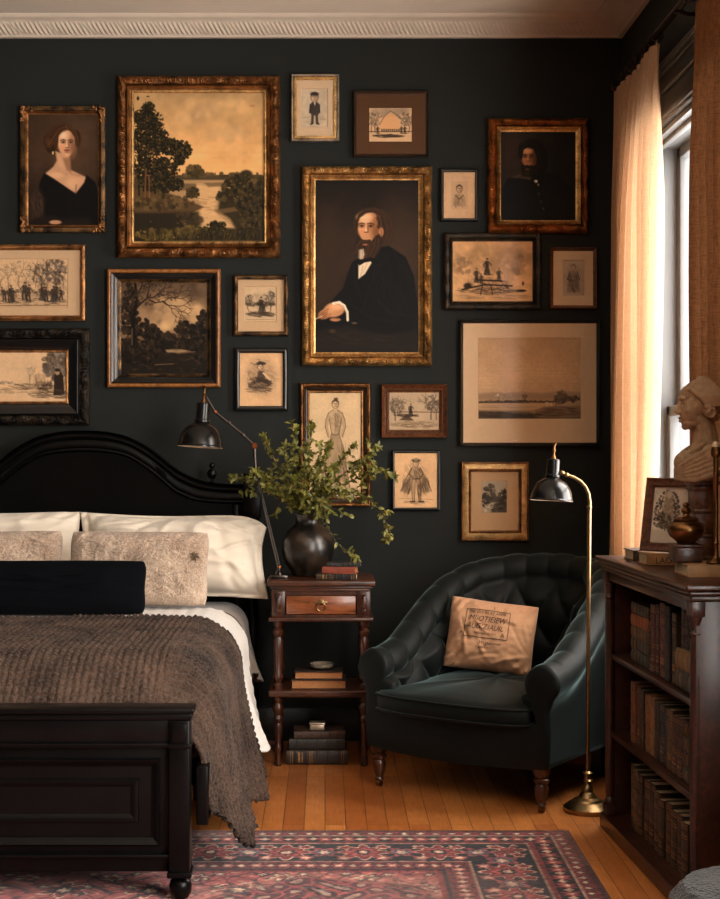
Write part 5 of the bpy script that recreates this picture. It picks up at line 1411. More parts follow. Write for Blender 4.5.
def cushion(name, label, cat, mat, c, w, h, th, lean, yaw=0, roll=0, pin=.10, seed=1, n=56, wr=.006, group=None, ridge=None, sag=.0, droop=0.0, flange=0.0, creases=0, rnd=.05):
    """A stuffed pillow standing on its lower edge at c."""
    r = thing(name, label, cat, c, 0, group)
    u = np.linspace(-1, 1, n + 1)
    nz1 = vnoise(n + 1, n + 1, n / 5, seed, 3) - .5; nz2 = vnoise(n + 1, n + 1, n / 9, seed + 50, 3) - .5
    R = Matrix.Translation(Vector(c)) @ Matrix.Rotation(yaw, 4, 'Z') @ Matrix.Rotation(-lean, 4, 'X') @ Matrix.Translation(Vector((0, 0, h / 2))) @ Matrix.Rotation(roll, 4, 'Y')
    idx = {}; V = []; Fc = []
    rc = np.random.default_rng(seed + 9); crs = [(rc.uniform(-.8, .9), rc.uniform(-.8, .8), rc.uniform(0, PI), rc.uniform(.2, .5), rc.uniform(.03, .07), rc.choice([-1, 1]) * rc.uniform(.5, 1)) for _ in range(creases)]
    def body(uu, vv, sg, i, j):
        x = w / 2 * uu * (1 - pin * (1 - vv ** 2) * abs(uu) ** 1.5); z = h / 2 * vv * (1 - pin * 1.1 * (1 - uu ** 2) * abs(vv) ** 1.5)
        cq = 1 - rnd * abs(uu * vv) ** 3; x *= cq; z *= cq
        if uu > 0 and vv > 0: z -= droop * uu ** 5 * vv; x -= droop * .2 * uu ** 5 * vv
        f = max(0, (1 - abs(uu) ** 2.6) * (1 - abs(vv) ** 2.6))
        t = th / 2 * f ** .55
        if flange: t = th / 2 * max(0, (1 - min(1, abs(uu) / (1 - flange)) ** 2.6) * (1 - min(1, abs(vv) / (1 - flange)) ** 2.6)) ** .55 + .003 * (1 - max(abs(uu), abs(vv)) ** 30)
        k = f ** .3
        t += wr * (nz1 if sg > 0 else nz2)[j, i] * k * 3
        cr = abs(uu * vv) ** 3
        t += wr * 2.2 * math.sin((uu - vv * .6) * 24 + seed) * cr * (1 - max(abs(uu), abs(vv)) ** 8)
        for a0, b0, an, ln, wd, am in crs:
            du, dv = uu - a0, vv - b0; p_ = du * math.cos(an) + dv * math.sin(an); q_ = -du * math.sin(an) + dv * math.cos(an) + .25 * p_ * p_
            t += am * wr * 1.1 * math.exp(-(p_ / ln) ** 2 - (q_ / wd) ** 2) * k
        if ridge: t += ridge(uu * w / 2, vv * h / 2) * k
        z -= sag * (1 - uu ** 2) * (vv > 0) * vv
        return R @ Vector((x, -sg * t, z))
    for sg in (1, -1):
        for j in range(n + 1):
            for i in range(n + 1):
                b = i in (0, n) or j in (0, n)
                if b and sg < 0: idx[(sg, i, j)] = idx[(1, i, j)]; continue
                idx[(sg, i, j)] = len(V); V.append(body(u[i], u[j], sg, i, j))
        for j in range(n):
            for i in range(n):
                q = [idx[(sg, i, j)], idx[(sg, i + 1, j)], idx[(sg, i + 1, j + 1)], idx[(sg, i, j + 1)]]
                Fc.append(q if sg > 0 else q[::-1])
    mb = MB(); mb.v = [tuple(v) for v in V]; mb.f = Fc
    mb.build('cover', mat, r, ang=180, fix=True)
    G = [[V[idx[(1, i, j)]] for i in range(n + 1)] for j in range(n + 1)]
    def sample(x, z, off=.002):
        a = min(n - 1.001, max(0, (x / (w / 2) + 1) * n / 2)); b = min(n - 1.001, max(0, (z / (h / 2) + 1) * n / 2))
        i, j = int(a), int(b); fa, fb_ = a - i, b - j
        p = (G[j][i] * (1 - fa) + G[j][i + 1] * fa) * (1 - fb_) + (G[j + 1][i] * (1 - fa) + G[j + 1][i + 1] * fa) * fb_
        nn = (G[j][i + 1] - G[j][i]).cross(G[j + 1][i] - G[j][i]).normalized()
        return p + nn * off
    return r, R, body, sample
cushion('pillow', 'right-hand cream pillow standing against the headboard by the bed lamp', 'pillow', M['pillow'], (-.600, 5.79, .618), .80, .375, .22, .34, 0, .0, .12, 4, 90, .012, 'cream pillows', sag=.002, droop=.065, flange=.09, creases=34)
cushion('pillow', 'left-hand cream pillow standing against the headboard, cut by the photo edge', 'pillow', M['pillow'], (-1.345, 5.795, .618), .77, .375, .22, .34, 0, 0, .06, 9, 90, .012, 'cream pillows', sag=.006, creases=30)
rbn = vnoise(300, 300, 3, 91, 2)
rb = lambda x, z: .0016 * math.sin(x * 2 * PI / .085) + .010 * (rbn[int((z + .2) * 380) % 300, int((x + .4) * 380) % 300] - .5)
cc, R, body, _s = cushion('textured_cushion', 'beige chenille cushion with a brown tuft, in front of the cream pillow', 'cushion', M['cushion'], (-.704, 5.55, .618), .565, .308, .15, .30, 0, .01, .085, 14, 110, .009, 'beige chenille cushions', rb, rnd=.10, creases=8)
tf = MB(); rr = np.random.default_rng(3)
q = body(.80, .28, 1, 99, 70)
for k in range(34):
    d = Vector((rr.normal(), -abs(rr.normal()) - .3, rr.normal() - .3)).normalized()
    tf.tube([q, q + d * .014, q + d * .026 + Vector((0, 0, -.006))], [.0022, .0018, .0006], 5)
tf.build('tuft', M['tuft'], cc)
cushion('textured_cushion', 'beige chenille cushion behind the navy bolster, cut by the photo edge', 'cushion', M['cushion'], (-1.27, 5.57, .618), .585, .308, .15, .30, 0, -.01, .085, 19, 110, .009, 'beige chenille cushions', rb, rnd=.10, creases=8)
cushion('bolster_cushion', 'long navy velvet bolster cushion lying in front of the other pillows', 'cushion', M['navy'], (-1.075, 5.29, .617), .92, .212, .15, .26, 0, .0, .07, 24, 60, .006, creases=12, rnd=.09)

drape('bed_sheet', M['sheet'], np.linspace(5.60, 5.93, 50), lambda y: .602, lambda y: -.305, lambda y: .10, lambda y: .33 + .03 * math.sin(y * 17), lambda y: .045 + .012 * math.sin(y * 21), lambda y, w, sg: w * (.010 * math.sin(y * 60) + .004 * math.sin(y * 131)), 'taupe sheet hanging in folds at the head of the bed below the cream pillow', 'sheet', .004, seed=7, nxs=(40, 14, 20))
# ------------------------------------------------------------------ nightstand
NX0, NX1, NY0, NY1 = -.222, .192, 5.64, 5.965
ns = thing('nightstand', 'carved mahogany nightstand with one drawer and an open shelf', 'nightstand', ((NX0 + NX1) / 2, 5.8, 0))
b = MB(); b.box(NX0, NX1, NY0 - .012, NY1, .693, .714, .005, 3); b.box(NX0 + .012, NX1 - .012, NY0, NY1 - .004, .682, .694, .004); b.box(NX0 + .02, NX1 - .02, NY0 + .008, NY1 - .006, .672, .683, .003)
b.build('top', M['mahogany_x'], ns)
b = MB()
for x in (NX0 + .018, NX1 - .07): b.box(x, x + .052, NY0 + .012, NY0 + .06, .572, .673, .003)
b.box(NX0 + .018, NX0 + .036, NY0 + .05, NY1 - .01, .572, .673); b.box(NX1 - .036, NX1 - .018, NY0 + .05, NY1 - .01, .572, .673); b.box(NX0 + .018, NX1 - .018, NY1 - .024, NY1 - .008, .572, .673)
b.box(NX0 + .06, NX1 - .06, NY0 + .014, NY0 + .03, .656, .673); b.box(NX0 + .06, NX1 - .06, NY0 + .014, NY0 + .03, .572, .582)
b.box(NX0 + .006, NX1 - .006, NY0 - .002, NY1 - .004, .557, .573, .005, 3)
for x in (NX0 + .044, NX1 - .044):
    b.box(x - .012, x + .012, NY0 + .006, NY0 + .014, .588, .660, .003)
    b.lathe([(.009, 0), (.010, .008), (.006, .014), (.009, .022), (.009, .056), (.006, .062), (.009, .07)], (x, NY0 + .006, .59), 12)
b.build('case', M['mahogany'], ns)
dr = MB().box(NX0 + .074, NX1 - .074, NY0 + .012, NY0 + .03, .584, .654, .003).build('drawer', M['drawerwood'], ns)
hd = MB(); hx, hz = (NX0 + NX1) / 2, .622
hd.lathe([(.013, 0), (.012, .003), (.006, .006), (.007, .012), (.004, .016)], (hx, NY0 + .013, hz + .008), 14, Matrix.Rotation(PI / 2, 4, 'X'))
hd.box(hx - .024, hx + .024, NY0 + .009, NY0 + .0125, hz + .004, hz + .012, .002)
hd.tube([(hx + .017 * math.sin(a), NY0 - .003 - .004 * math.cos(a), hz - .008 + .017 * math.cos(a)) for a in np.linspace(0, 2 * PI, 22, endpoint=False)], .0026, 8, True)
hd.build('ring_pull', M['brass'], dr)
tl = [(.012, 0), (.016, .01), (.014, .03), (.011, .05), (.015, .06), (.015, .075), (.010, .085), (.014, .12), (.016, .15), (.012, .165), (.018, .175), (.018, .185), (.011, .195), (.020, .212), (.022, .228), (.014, .243), (.019, .25), (.019, .266)]
tu = [(.017, .294), (.019, .30), (.019, .312), (.012, .32), (.018, .332), (.020, .345), (.015, .36), (.017, .44), (.0185, .48), (.013, .495), (.019, .505), (.021, .518), (.012, .53), (.019, .542), (.019, .558)]
for x in (NX0 + .042, NX1 - .042):
    for y in (NY0 + .04, NY1 - .045):
        MB().lathe(tl + tu, (x, y, 0), 18).build('leg', M['mahogany'], ns)
MB().box(NX0 + .006, NX1 - .006, NY0 + .0, NY1 - .01, .268, .294, .006, 3).build('shelf', M['mahogany_x'], ns)

def book(name, label, L, H, T, cover, Mx, group=None, pages='paper_page', bands=3, band_mat=None, cat='book', spine_round=.2, ridges=True):
    """A closed book: local x = thickness, z = spine length L, y = depth H with the spine at y=0."""
    o = thing(name, label, cat, Mx.to_translation(), 0, group)
    o.rotation_euler = Mx.to_euler(); WM[o] = Mx.copy()
    c = MB(); bt = min(.0035, T * .14)
    c.box(0, bt, .004, H, 0, L, .0008, 1); c.box(T - bt, T, .004, H, 0, L, .0008, 1)
    n = 8; pr = []
    for k in range(n + 1):
        a = PI * k / n
        pr.append((T / 2 - T / 2 * math.cos(a), .006 - T * spine_round * math.sin(a) * .6))
    rows = [[(x, y, z) for z in (0, L)] for x, y in pr] + [[(x, y + .003, z) for z in (0, L)] for x, y in pr[::-1]]
    c.grid(rows, closeu=True)
    if ridges:
        for f in (.14, .32, .5, .68, .86):
            c.grid([[(x, y - dy, L * f + dz) for dz, dy in ((-.0035, 0), (-.002, .0016), (.002, .0016), (.0035, 0))] for x, y in pr])
    if band_mat and bands:
        g = MB()
        fs = {2: (.2, .8), 3: (.08, .4, .92), 4: (.06, .24, .6, .94), 5: (.06, .22, .42, .76, .94)}[bands]
        for f in fs:
            for d in (-.004, .004):
                g.grid([[(x, y - .0006, L * f + d + dz) for dz in (-.0012, .0012)] for x, y in pr])
        f0 = .24 if bands > 2 else .5
        g.grid([[(x, y - .0005, L * f0 + dz) for dz in (-.012, -.004)] for x, y in pr[2:-2]]); g.grid([[(x, y - .0005, L * f0 + dz) for dz in (.002, .006)] for x, y in pr[2:-2]])
        nf = len(c.f); c.add(g.v, g.f)
    co = c.build('cover', cover, o, local=True)
    if band_mat and bands:
        co.data.materials.append(band_mat)
        for p in co.data.polygons[nf:]: p.material_index = 1
    MB().box(bt, T - bt, .006, H - .005, .004, L - .004).build('pages', M[pages], o, local=True, smooth=False)
    return o
LC = {}
def lea(c):
    if c not in LC:
        LC[c] = leather('book_cloth_%d' % len(LC), c)
    return LC[c]
SPG = gilt('spine_gilding', (96, 68, 38), (176, 132, 76), rough=.45, metal=.6)

def flat(x, y, z, rz):
    """Matrix that lays a book flat: spine runs along x and faces the camera, thickness rises."""
    return Matrix.Translation(Vector((x, y, z))) @ Matrix.Rotation(rz, 4, 'Z') @ Matrix(((0, 0, 1, 0), (0, 1, 0, 0), (-1, 0, 0, 0), (0, 0, 0, 1))) @ Matrix.Identity(4)
def flat2(x, y, z, rz, T):
    return flat(x, y, z + T, rz)
zt = .7145
book('book', 'black leather book with gilt spine, bottom of the stack beside the vase', .155, .085, .024, lea((26, 22, 19)), flat2(-.036, 5.655, zt, -.12, .024), 'books on the nightstand top', band_mat=SPG)
book('book', 'faded red book, middle of the stack beside the vase', .128, .082, .026, lea((138, 66, 48)), flat2(-.012, 5.662, zt + .0245, -.22, .026), 'books on the nightstand top', pages='paper_dark', ridges=False)
book('book', 'small dark grey-green book on top of the stack beside the vase', .130, .074, .015, lea((44, 44, 42)), flat2(.006, 5.664, zt + .051, -.10, .015), 'books on the nightstand top')
zs = .2945
book('book', 'larger brown book lying at the bottom of the nightstand shelf pair', .212, .14, .036, lea((60, 36, 22)), flat2(-.130, 5.672, zs, .0, .036) @ Matrix.Translation((0, .14, .212)) @ Matrix.Rotation(PI, 4, 'X'), 'books on the nightstand shelf', pages='paper_dark')
book('book', 'smaller dark brown book under the silver dish', .188, .13, .030, lea((40, 26, 18)), flat2(-.118, 5.68, zs + .0365, .0, .030) @ Matrix.Translation((0, .13, .188)) @ Matrix.Rotation(PI, 4, 'X'), 'books on the nightstand shelf', pages='paper_dark')
d = MB().lathe([(.014, 0), (.03, .001), (.042, .010), (.044, .018), (.046, .022), (.043, .022), (.040, .017), (.030, .009), (.002, .007)], (-.012, 5.745, zs + .0675), 28)
tag(d.build('silver_dish', M['silver'], None, loc=(-.012, 5.745, zs + .0675)), 'small tarnished silver dish on the nightstand shelf books', 'dish')
book('book', 'thick dark brown book lying on the floor, bottom of the lowest stack', .235, .15, .055, lea((44, 32, 25)), flat2(-.148, 5.69, .001, 0, .055), 'books under the nightstand', band_mat=SPG)
book('book', 'dark olive book in the middle of the lowest stack', .214, .145, .043, lea((38, 34, 28)), flat2(-.138, 5.695, .0565, 0, .043), 'books under the nightstand')
book('book', 'marbled brown book under the little silver box', .196, .135, .026, plain('marbled_cover', (74, 52, 40), .5, 0, .7, 70), flat2(-.118, 5.70, .1, .05, .026), 'books under the nightstand')
bx = MB(); bx.box(-.058, -.002, 5.73, 5.78, .1265, .147, .004); 
so = bx.build('trinket_box', M['silver'], None, loc=(-.03, 5.755, .1265)); tag(so, 'little silver trinket box on top of the lowest books', 'box')
MB().box(-.061, .001, 5.727, 5.783, .1475, .155, .003).build('lid', M['silver'], so)

# ------------------------------------------------------------------ vase and leafy branches
VX, VY = (308 - CX) * 5.85 / F, 5.85
v = MB(); v.lathe([(.055, 0), (.062, .004), (.066, .014), (.085, .04), (.1, .075), (.1045, .108), (.1, .14), (.084, .172), (.064, .192), (.052, .202), (.048, .214), (.05, .228), (.056, .238), (.058, .243), (.054, .244), (.046, .236), (.043, .214), (.05, .19), (.08, .15), (.09, .108), (.07, .05), (.004, .03)], (VX, VY, zt), 40)
vo = v.build('vase', M['vase'], None, loc=(VX, VY, zt)); tag(vo, 'round black stoneware vase holding leafy branches on the nightstand', 'vase')
MZ = zt + .243
def leaf_shape(mb, base, dirv, L, W, up, r):
    dv = dirv.normalized(); sd = dv.cross(up)
    if sd.length < 1e-3: sd = dv.orthogonal()
    sd.normalize(); nn = sd.cross(dv).normalized()
    cs = [(0, 0, 0), (.25, .42, .05), (.55, .5, .06), (.8, .3, .02), (1, 0, -.06)]
    vs = []; 
    for t, w, h in cs:
        c = base + dv * (L * t) - nn * (L * (.18 * t * t))
        if w == 0: vs.append(c)
        else: vs += [c - sd * W * w + nn * W * .16, c, c + sd * W * w + nn * W * .16]
    fs = [(0, 2, 1), (0, 3, 2), (1, 2, 5, 4), (2, 3, 6, 5), (4, 5, 8, 7), (5, 6, 9, 8), (7, 8, 10), (8, 9, 10)]
    mb.add(vs, fs)
def leafy(label, pts, seed, nl=46, group='leafy branches in the vase', start=.3, dense_=1.0, twigs=5, size=1.0):
    r = np.random.default_rng(seed)
    o = thing('leafy_branch', label, 'branch', pts[0], 0, group)
    P_ = [Vector(p) for p in pts]
    # smooth polyline
    sp = []
    for k in range(len(P_) - 1):
        p0, p1, p2, p3 = P_[max(k - 1, 0)], P_[k], P_[k + 1], P_[min(k + 2, len(P_) - 1)]
        for q in range(8):
            t = q / 8
            sp.append(.5 * ((2 * p1) + (p2 - p0) * t + (2 * p0 - 5 * p1 + 4 * p2 - p3) * t * t + (3 * p1 - p0 - 3 * p2 + p3) * t ** 3))
    sp.append(P_[-1])
    stem = MB(); stem.tube(sp, list(np.linspace(.0024, .0009, len(sp))), 6)
    lf = MB()
    def cluster(base, dirv, n, sc):
        for _ in range(n):
            rnd = Vector(r.normal(0, 1, 3)); dv = (dirv * .7 + rnd * .75).normalized()
            leaf_shape(lf, base, dv, sc * (.018 + .013 * r.random()), sc * (.010 + .006 * r.random()), (Vector((.15, -.7, .7)) + Vector(r.normal(0, .5, 3))).normalized(), r)
    m = len(sp)
    nl = int(nl * 2.3)
    for k in range(nl):
        f = start + (1 - start) * (k + r.random()) / nl
        i = min(m - 2, int(f * (m - 1))); b_ = sp[i]; tg = (sp[i + 1] - sp[i]).normalized()
        cluster(b_, tg, 1, size)
    cluster(sp[-1], (sp[-1] - sp[-2]).normalized(), 5, size)
    for q in range(twigs):
        f = start + (.95 - start) * (q + r.random()) / twigs
        i = min(m - 2, int(f * (m - 1))); tg = (sp[i + 1] - sp[i]).normalized()
        dv = (tg * .8 + Vector((r.normal() * .7, r.normal() * .5, r.normal() * .7))).normalized()
        L = (.035 + .05 * r.random()) * size
        e0 = sp[i]; e1 = e0 + dv * L * .5 + Vector(r.normal(0, .004, 3)); e2 = e0 + dv * L + Vector((0, 0, .004)) + Vector(r.normal(0, .005, 3))
        stem.tube([e0, e1, e2], [.0013, .001, .0007], 5)
        for b_, n in ((e1, 2), (e1.lerp(e2, .5), 2), (e2, 4)): cluster(b_, dv, n, size)
    stem.build('stem', M['stem'], o); lf.build('leaves', M['leaf'], o, ang=180, fix=False)
    return o
def vp(x, y, d): return P(x, y, d)
m0 = lambda i: Vector((VX + .028 * math.cos(i * 2.4), VY + .028 * math.sin(i * 2.4), MZ - .06))
m1 = lambda i: Vector((VX + .030 * math.cos(i * 2.4), VY + .026 * math.sin(i * 2.4), MZ + .005))
SH = 'upright olive-green leafy branch in the middle of the vase'
specs = [
    ('longest leafy branch, reaching left behind the bed lamp', [(282, 500, 5.84), (258, 482, 5.80), (232, 478, 5.76)], 22, .45, 4),
    ('leafy branch leaning left just above the lamp joint', [(292, 490, 5.82), (275, 462, 5.78), (266, 440, 5.74)], 26, .4, 5),
    ('leafy branch arching left towards the bed lamp arm', [(288, 498, 5.80), (268, 478, 5.72), (254, 470, 5.68)], 26, .4, 5),
    (SH, [(300, 490, 5.80), (294, 460, 5.74), (296, 428, 5.70)], 34, .3, 7),
    (SH, [(306, 488, 5.86), (308, 455, 5.86), (312, 428, 5.86)], 34, .3, 7),
    (SH, [(300, 495, 5.76), (288, 472, 5.68), (284, 452, 5.64)], 34, .25, 7),
    (SH, [(314, 488, 5.78), (322, 462, 5.72), (330, 444, 5.68)], 36, .25, 8),
    (SH, [(308, 498, 5.76), (304, 478, 5.66), (308, 460, 5.60)], 36, .2, 8),
    (SH, [(318, 496, 5.78), (328, 480, 5.68), (334, 466, 5.62)], 36, .2, 8),
    ('leafy branch leaning right across the tall drawing', [(318, 490, 5.84), (338, 464, 5.80), (354, 446, 5.76)], 32, .3, 7),
    ('leafy branch whose tip crosses the gilt edge of the tall drawing', [(322, 494, 5.80), (346, 472, 5.76), (368, 456, 5.74), (378, 447, 5.73)], 32, .35, 6),
    ('leafy branch reaching furthest right, towards the thin black frame', [(326, 494, 5.82), (352, 480, 5.80), (378, 470, 5.78), (394, 478, 5.78)], 28, .4, 6),
    ('leafy branch curving over to the right and hanging down at its tip', [(326, 498, 5.78), (356, 492, 5.74), (378, 508, 5.72), (388, 528, 5.72), (386, 540, 5.72)], 24, .3, 5),
    ('leafy branch drooping over the vase shoulder onto the books', [(322, 508, 5.74), (330, 532, 5.685), (344, 550, 5.655), (356, 558, 5.65)], 16, .1, 3),
    ('low leafy branch spilling over the front of the vase mouth', [(312, 505, 5.74), (322, 502, 5.68), (332, 512, 5.65)], 26, .2, 6),
    ('low leafy branch spreading left over the vase neck', [(294, 504, 5.78), (278, 494, 5.72), (266, 486, 5.68)], 26, .25, 6),
    ('leafy branch spreading low to the right in front of the frame corner', [(322, 500, 5.76), (342, 490, 5.70), (362, 500, 5.66)], 28, .25, 6),
]
for i, (lb, pts, nl, st_, tw) in enumerate(specs):
    leafy(lb, [m0(i), m1(i)] + [vp(*q) for q in pts], 40 + i, nl, start=st_, twigs=tw)

# ------------------------------------------------------------------ bed lamp
LD = 5.755
tlp = thing('table_lamp', 'black swing-arm lamp standing on the nightstand beside the bed', 'lamp', (P(279, 0, LD).x, LD, zt))
lp = lambda x, y, dd=0: P(x, y, LD + dd)
MB().box(P(270, 0, LD).x, P(288, 0, LD).x, LD - .035, LD + .035, zt, zt + .012, .003).lathe([(.014, 0), (.014, .01), (.007, .016), (.007, .03)], (P(279, 0, LD).x, LD, zt + .012), 14).build('base', M['steel'], tlp)
a = MB()
for dx in (-1.1, 1.1): a.tube([lp(279.5 + dx, 569), lp(257 + dx * .6, 476)], .0026, 8)
a.tube([lp(256.2, 480), lp(255.2, 462), lp(254.5, 448)], .0062, 10)
a.build('lower_arm', M['steel'], tlp)
j = MB(); j.ball(lp(254.5, 446), .0125, .012, .0125); j.lathe([(.008, -.018), (.008, .018)], lp(254.5, 446), 12, Matrix.Rotation(PI / 2, 4, 'X')); j.ball(lp(256.5, 474), .008); j.ball(lp(279.3, 567), .008); j.ball(lp(215, 412), .008)
j.build('joint', M['copperj'], tlp)
a = MB(); a.tube([lp(254, 445), lp(242, 434), lp(215, 412), lp(207, 398)], [.0058, .005, .005, .004], 10)
for x, y in ((243, 435), (229, 423)): a.ball(lp(x, y), .0085)
a.build('upper_arm', M['steel'], tlp)
def bell(parent, top, ax, R, Hh, mat, inner):
    """Bell lampshade hanging from top along the axis ax (unit vector pointing down)."""
    q = Vector((0, 0, -1)).rotation_difference(ax).to_matrix().to_4x4()
    pr = [(.26, 0), (.30, -.02), (.30, -.36), (.34, -.38), (.34, -.43), (.30, -.45), (.44, -.49), (.66, -.56), (.84, -.68), (.94, -.82), (.98, -.95), (1.03, -.975), (1.03, -1.0)]
    pr = [(r * R, z * Hh) for r, z in pr]
    ins = [(1.0, -1.0), (.955, -.95), (.91, -.82), (.80, -.69), (.6, -.58), (.3, -.52), (.02, -.52)]
    s = MB().lathe(pr, top, 36, q, cap=False); s.lathe([(.01, 0), (pr[0][0], 0)], top, 36, q, cap=False)
    so = s.build('lamp_shade', mat, parent, ang=30)
    MB().lathe([(r * R, z * Hh) for r, z in ins], top, 36, q, cap=False).build('shade_lining', inner, so)
    k = MB().lathe([(.12 * R, 0), (.09 * R, .06 * Hh), (.05 * R, .12 * Hh), (.05 * R, .16 * Hh), (.085 * R, .2 * Hh), (.05 * R, .25 * Hh), (.05 * R, .3 * Hh), (.07 * R, .34 * Hh), (.01, .38 * Hh)], top, 14, q)
    k.build('finial', M['brass_dark'], so)
    bq = MB().lathe([(.16 * R, -.5 * Hh), (.16 * R, -.6 * Hh), (.26 * R, -.72 * Hh), (.24 * R, -.84 * Hh), (.1 * R, -.9 * Hh), (.01 * R, -.91 * Hh)], top, 16, q)
    bq.build('bulb', M['shadein'], so)
    return so
ax = Vector((-.07, -.05, -1)).normalized()
bell(tlp, lp(203.5, 403, -.0), ax, .0885, .172, M['blackmetal'], M['shadein'])
MB().tube([lp(207, 398), lp(205.5, 396), lp(204, 399)], .0042, 8).build('shade_bracket', M['brass_dark'], tlp)

# ------------------------------------------------------------------ floor lamp
FD = 4.985
fp = lambda x, y, dd=0: P(x, y, FD + dd)
fl = thing('floor_lamp', 'slender brass floor lamp with a black bell shade beside the armchair', 'lamp', (fp(587.5, 0).x, FD, 0))
fb_ = MB().lathe([(.079, 0.0005), (.081, .006), (.081, .016), (.074, .022), (.068, .024), (.064, .030), (.05, .035), (.046, .042), (.030, .048), (.026, .058), (.019, .066), (.019, .074), (.015, .084), (.012, .088), (.012, .1), (.019, .104), (.012, .11), (.012, .126), (.018, .13), (.010, .136), (.008, .15)], (fp(587.5, 0).x, FD, 0), 40)
fb_.build('base', M['brass'], fl)
MB().tube([(fp(587.5, 0).x, FD, .145), fp(589.2, 510), fp(589.6, 502), fp(588.5, 494), fp(585.5, 487), fp(580.5, 481.5), fp(574, 477.5), fp(567, 475), fp(561, 472.5)], [.0068, .0068, .006, .006, .006, .006, .0058, .0056, .005], 12).build('pole', M['brass'], fl)
k = MB()
for x, y in ((589.3, 507), (566.5, 474.8), (562, 472.8)): k.ball(fp(x, y), .0092, .0092, .008)
k.build('collar', M['brass'], fl)
bell(fl, fp(553.5, 459), Vector((-.06, -.05, -1)).normalized(), .0715, .141, M['blackmetal'], M['shadein'])

# ------------------------------------------------------------------ armchair
CHR = -.613
chc = Vector((.684, 5.462, 0))
ch = thing('armchair', 'dark green velvet barrel armchair with buttoned back and rolled arms', 'armchair', chc, CHR)
a_, b_, yf, y1_ = .312, .350, -.405, -.02
path = []
for k in range(41): path.append((-a_, yf + (y1_ - yf) * k / 40))
for k in range(1, 121):
    th = PI - PI * k / 120
    ex = 2.35
    c_, s_ = math.cos(th), math.sin(th)
    path.append((a_ * math.copysign(abs(c_) ** (2 / ex), c_), y1_ + (b_ - y1_) * abs(s_) ** (2 / ex)))
for k in range(1, 41): path.append((a_, y1_ + (yf - y1_) * k / 40))
pv = np.array(path); 
# resample evenly
sl_ = np.concatenate([[0], np.cumsum(np.hypot(*(pv[1:] - pv[:-1]).T))]); NP = 300
ss = np.linspace(0, sl_[-1], NP); pv = np.stack([np.interp(ss, sl_, pv[:, 0]), np.interp(ss, sl_, pv[:, 1])], 1)
tg = np.gradient(pv, axis=0); 
for _ in range(6): tg[1:-1] = (tg[:-2] + tg[1:-1] * 2 + tg[2:]) / 4
tg /= np.linalg.norm(tg, axis=1)[:, None]
nrm = np.stack([-tg[:, 1], tg[:, 0]], 1)       # outward
if nrm[0][0] > 0: nrm = -nrm
half = ss[-1] / 2
Hk = np.interp(np.minimum(ss, ss[-1] - ss), [0, .10, .17, .26, .36, .48, .62, .78, half], [.494, .505, .53, .585, .648, .715, .768, .795, .805])
for _ in range(14): Hk[1:-1] = (Hk[:-2] + 2 * Hk[1:-1] + Hk[2:]) / 4
def shell_row(i):
    s = ss[i]; H = Hk[i]; e = min(s, ss[-1] - s)
    bk = sm(.2, .6, e)                          # 0 arm, 1 back
    R = .060 - .006 * bk
    out = []
    zb = .150
    oc = .030 - .006 * bk                                         # roll centre offset outwards
    out.append((.030, zb)); out.append((.046, zb + .004)); out.append((.05, zb + .02))
    for k in range(1, 9): out.append((.05 + .006 * math.sin(PI * k / 9), zb + .02 + (H - 2 * R - .01 - zb - .02) * k / 9))
    a0, a1 = -50, 205
    for k in range(31):
        a = math.radians(a0 + (a1 - a0) * k / 30)
        o, z = oc + R * math.cos(a), H - R + R * math.sin(a)
        if k > 12:
            pl = abs(math.cos(PI * s / .098)) ** .55
            o += .010 * pl * math.cos(a) * min(1, (k - 12) / 8); z += .007 * pl * math.sin(a) * min(1, (k - 10) / 6)
        out.append((o, z))
    o1, z1 = out[-1]; zi = .29
    rake = .02 * bk
    for k in range(1, 40):
        t = k / 39
        z = z1 + (zi - z1) * t
        o = o1 + (-.048 - rake - o1) * min(1, t * 5) ** .8 if t < .2 else -.048 - rake * (1 + t)
        u, v = s / .098, (z - .80) / .115
        f = abs(math.cos(PI * (u + v) / 1.0 * .5 * 1.0) * math.cos(PI * (u - v) * .5)) ** .5 if True else 0
        dep = .034 * f * min(1, t * 6) * (1 if z > .36 else max(0, (z - .30) / .06))
        out.append((o - dep + .010, z))
    return out
rows = []
rawrows = [shell_row(i) for i in range(NP)]
for i in range(NP):
    rows.append([(pv[i][0] + nrm[i][0] * o, pv[i][1] + nrm[i][1] * o, z) for o, z in rawrows[i]])
sh = MB().grid(rows)
for end, i, dr_ in ((0, 0, -1), (1, NP - 1, -1)):
    loop = rows[i]; cen = np.mean(np.array(loop), axis=0)
    prev = loop; lay = [loop]
    for sc, of in ((.97, .008), (.9, .014), (.6, .018), (.2, .020)):
        lay.append([(cen[0] + (p[0] - cen[0]) * sc, p[1] - of, cen[2] + (p[2] - cen[2]) * sc) for p in loop])
    sh.grid(lay)
    base = len(sh.v); sh.v += lay[-1]; sh.f.append(tuple(range(base, base + len(loop))))
sh.build('upholstered_shell', M['velvet'], ch, local=True, ang=70)
# buttons at the crossings of the diamond tufting
nb = 0
for row in range(1, 5):
    zc = .80 - .115 * row
    for k in range(1, 24):
        s = .098 * (k + (0 if (row % 2) else 0))
        uu = s / .098
        if (k + row) % 2 == 0: continue
        if s > ss[-1] - .05: continue
        i = int(s / ss[-1] * (NP - 1)); rr_ = rawrows[i]
        cand = [(o, z) for o, z in rr_[44:] if abs(z - zc) < .014]
        if not cand or zc < .42 or zc > Hk[i] - .12: continue
        o, z = cand[len(cand) // 2]
        c_ = (pv[i][0] + nrm[i][0] * (o - .002), pv[i][1] + nrm[i][1] * (o - .002), z)
        MB().ball(c_, .009, .009, .009, 10, 8).build('button', M['velvet'], ch, local=True); nb += 1
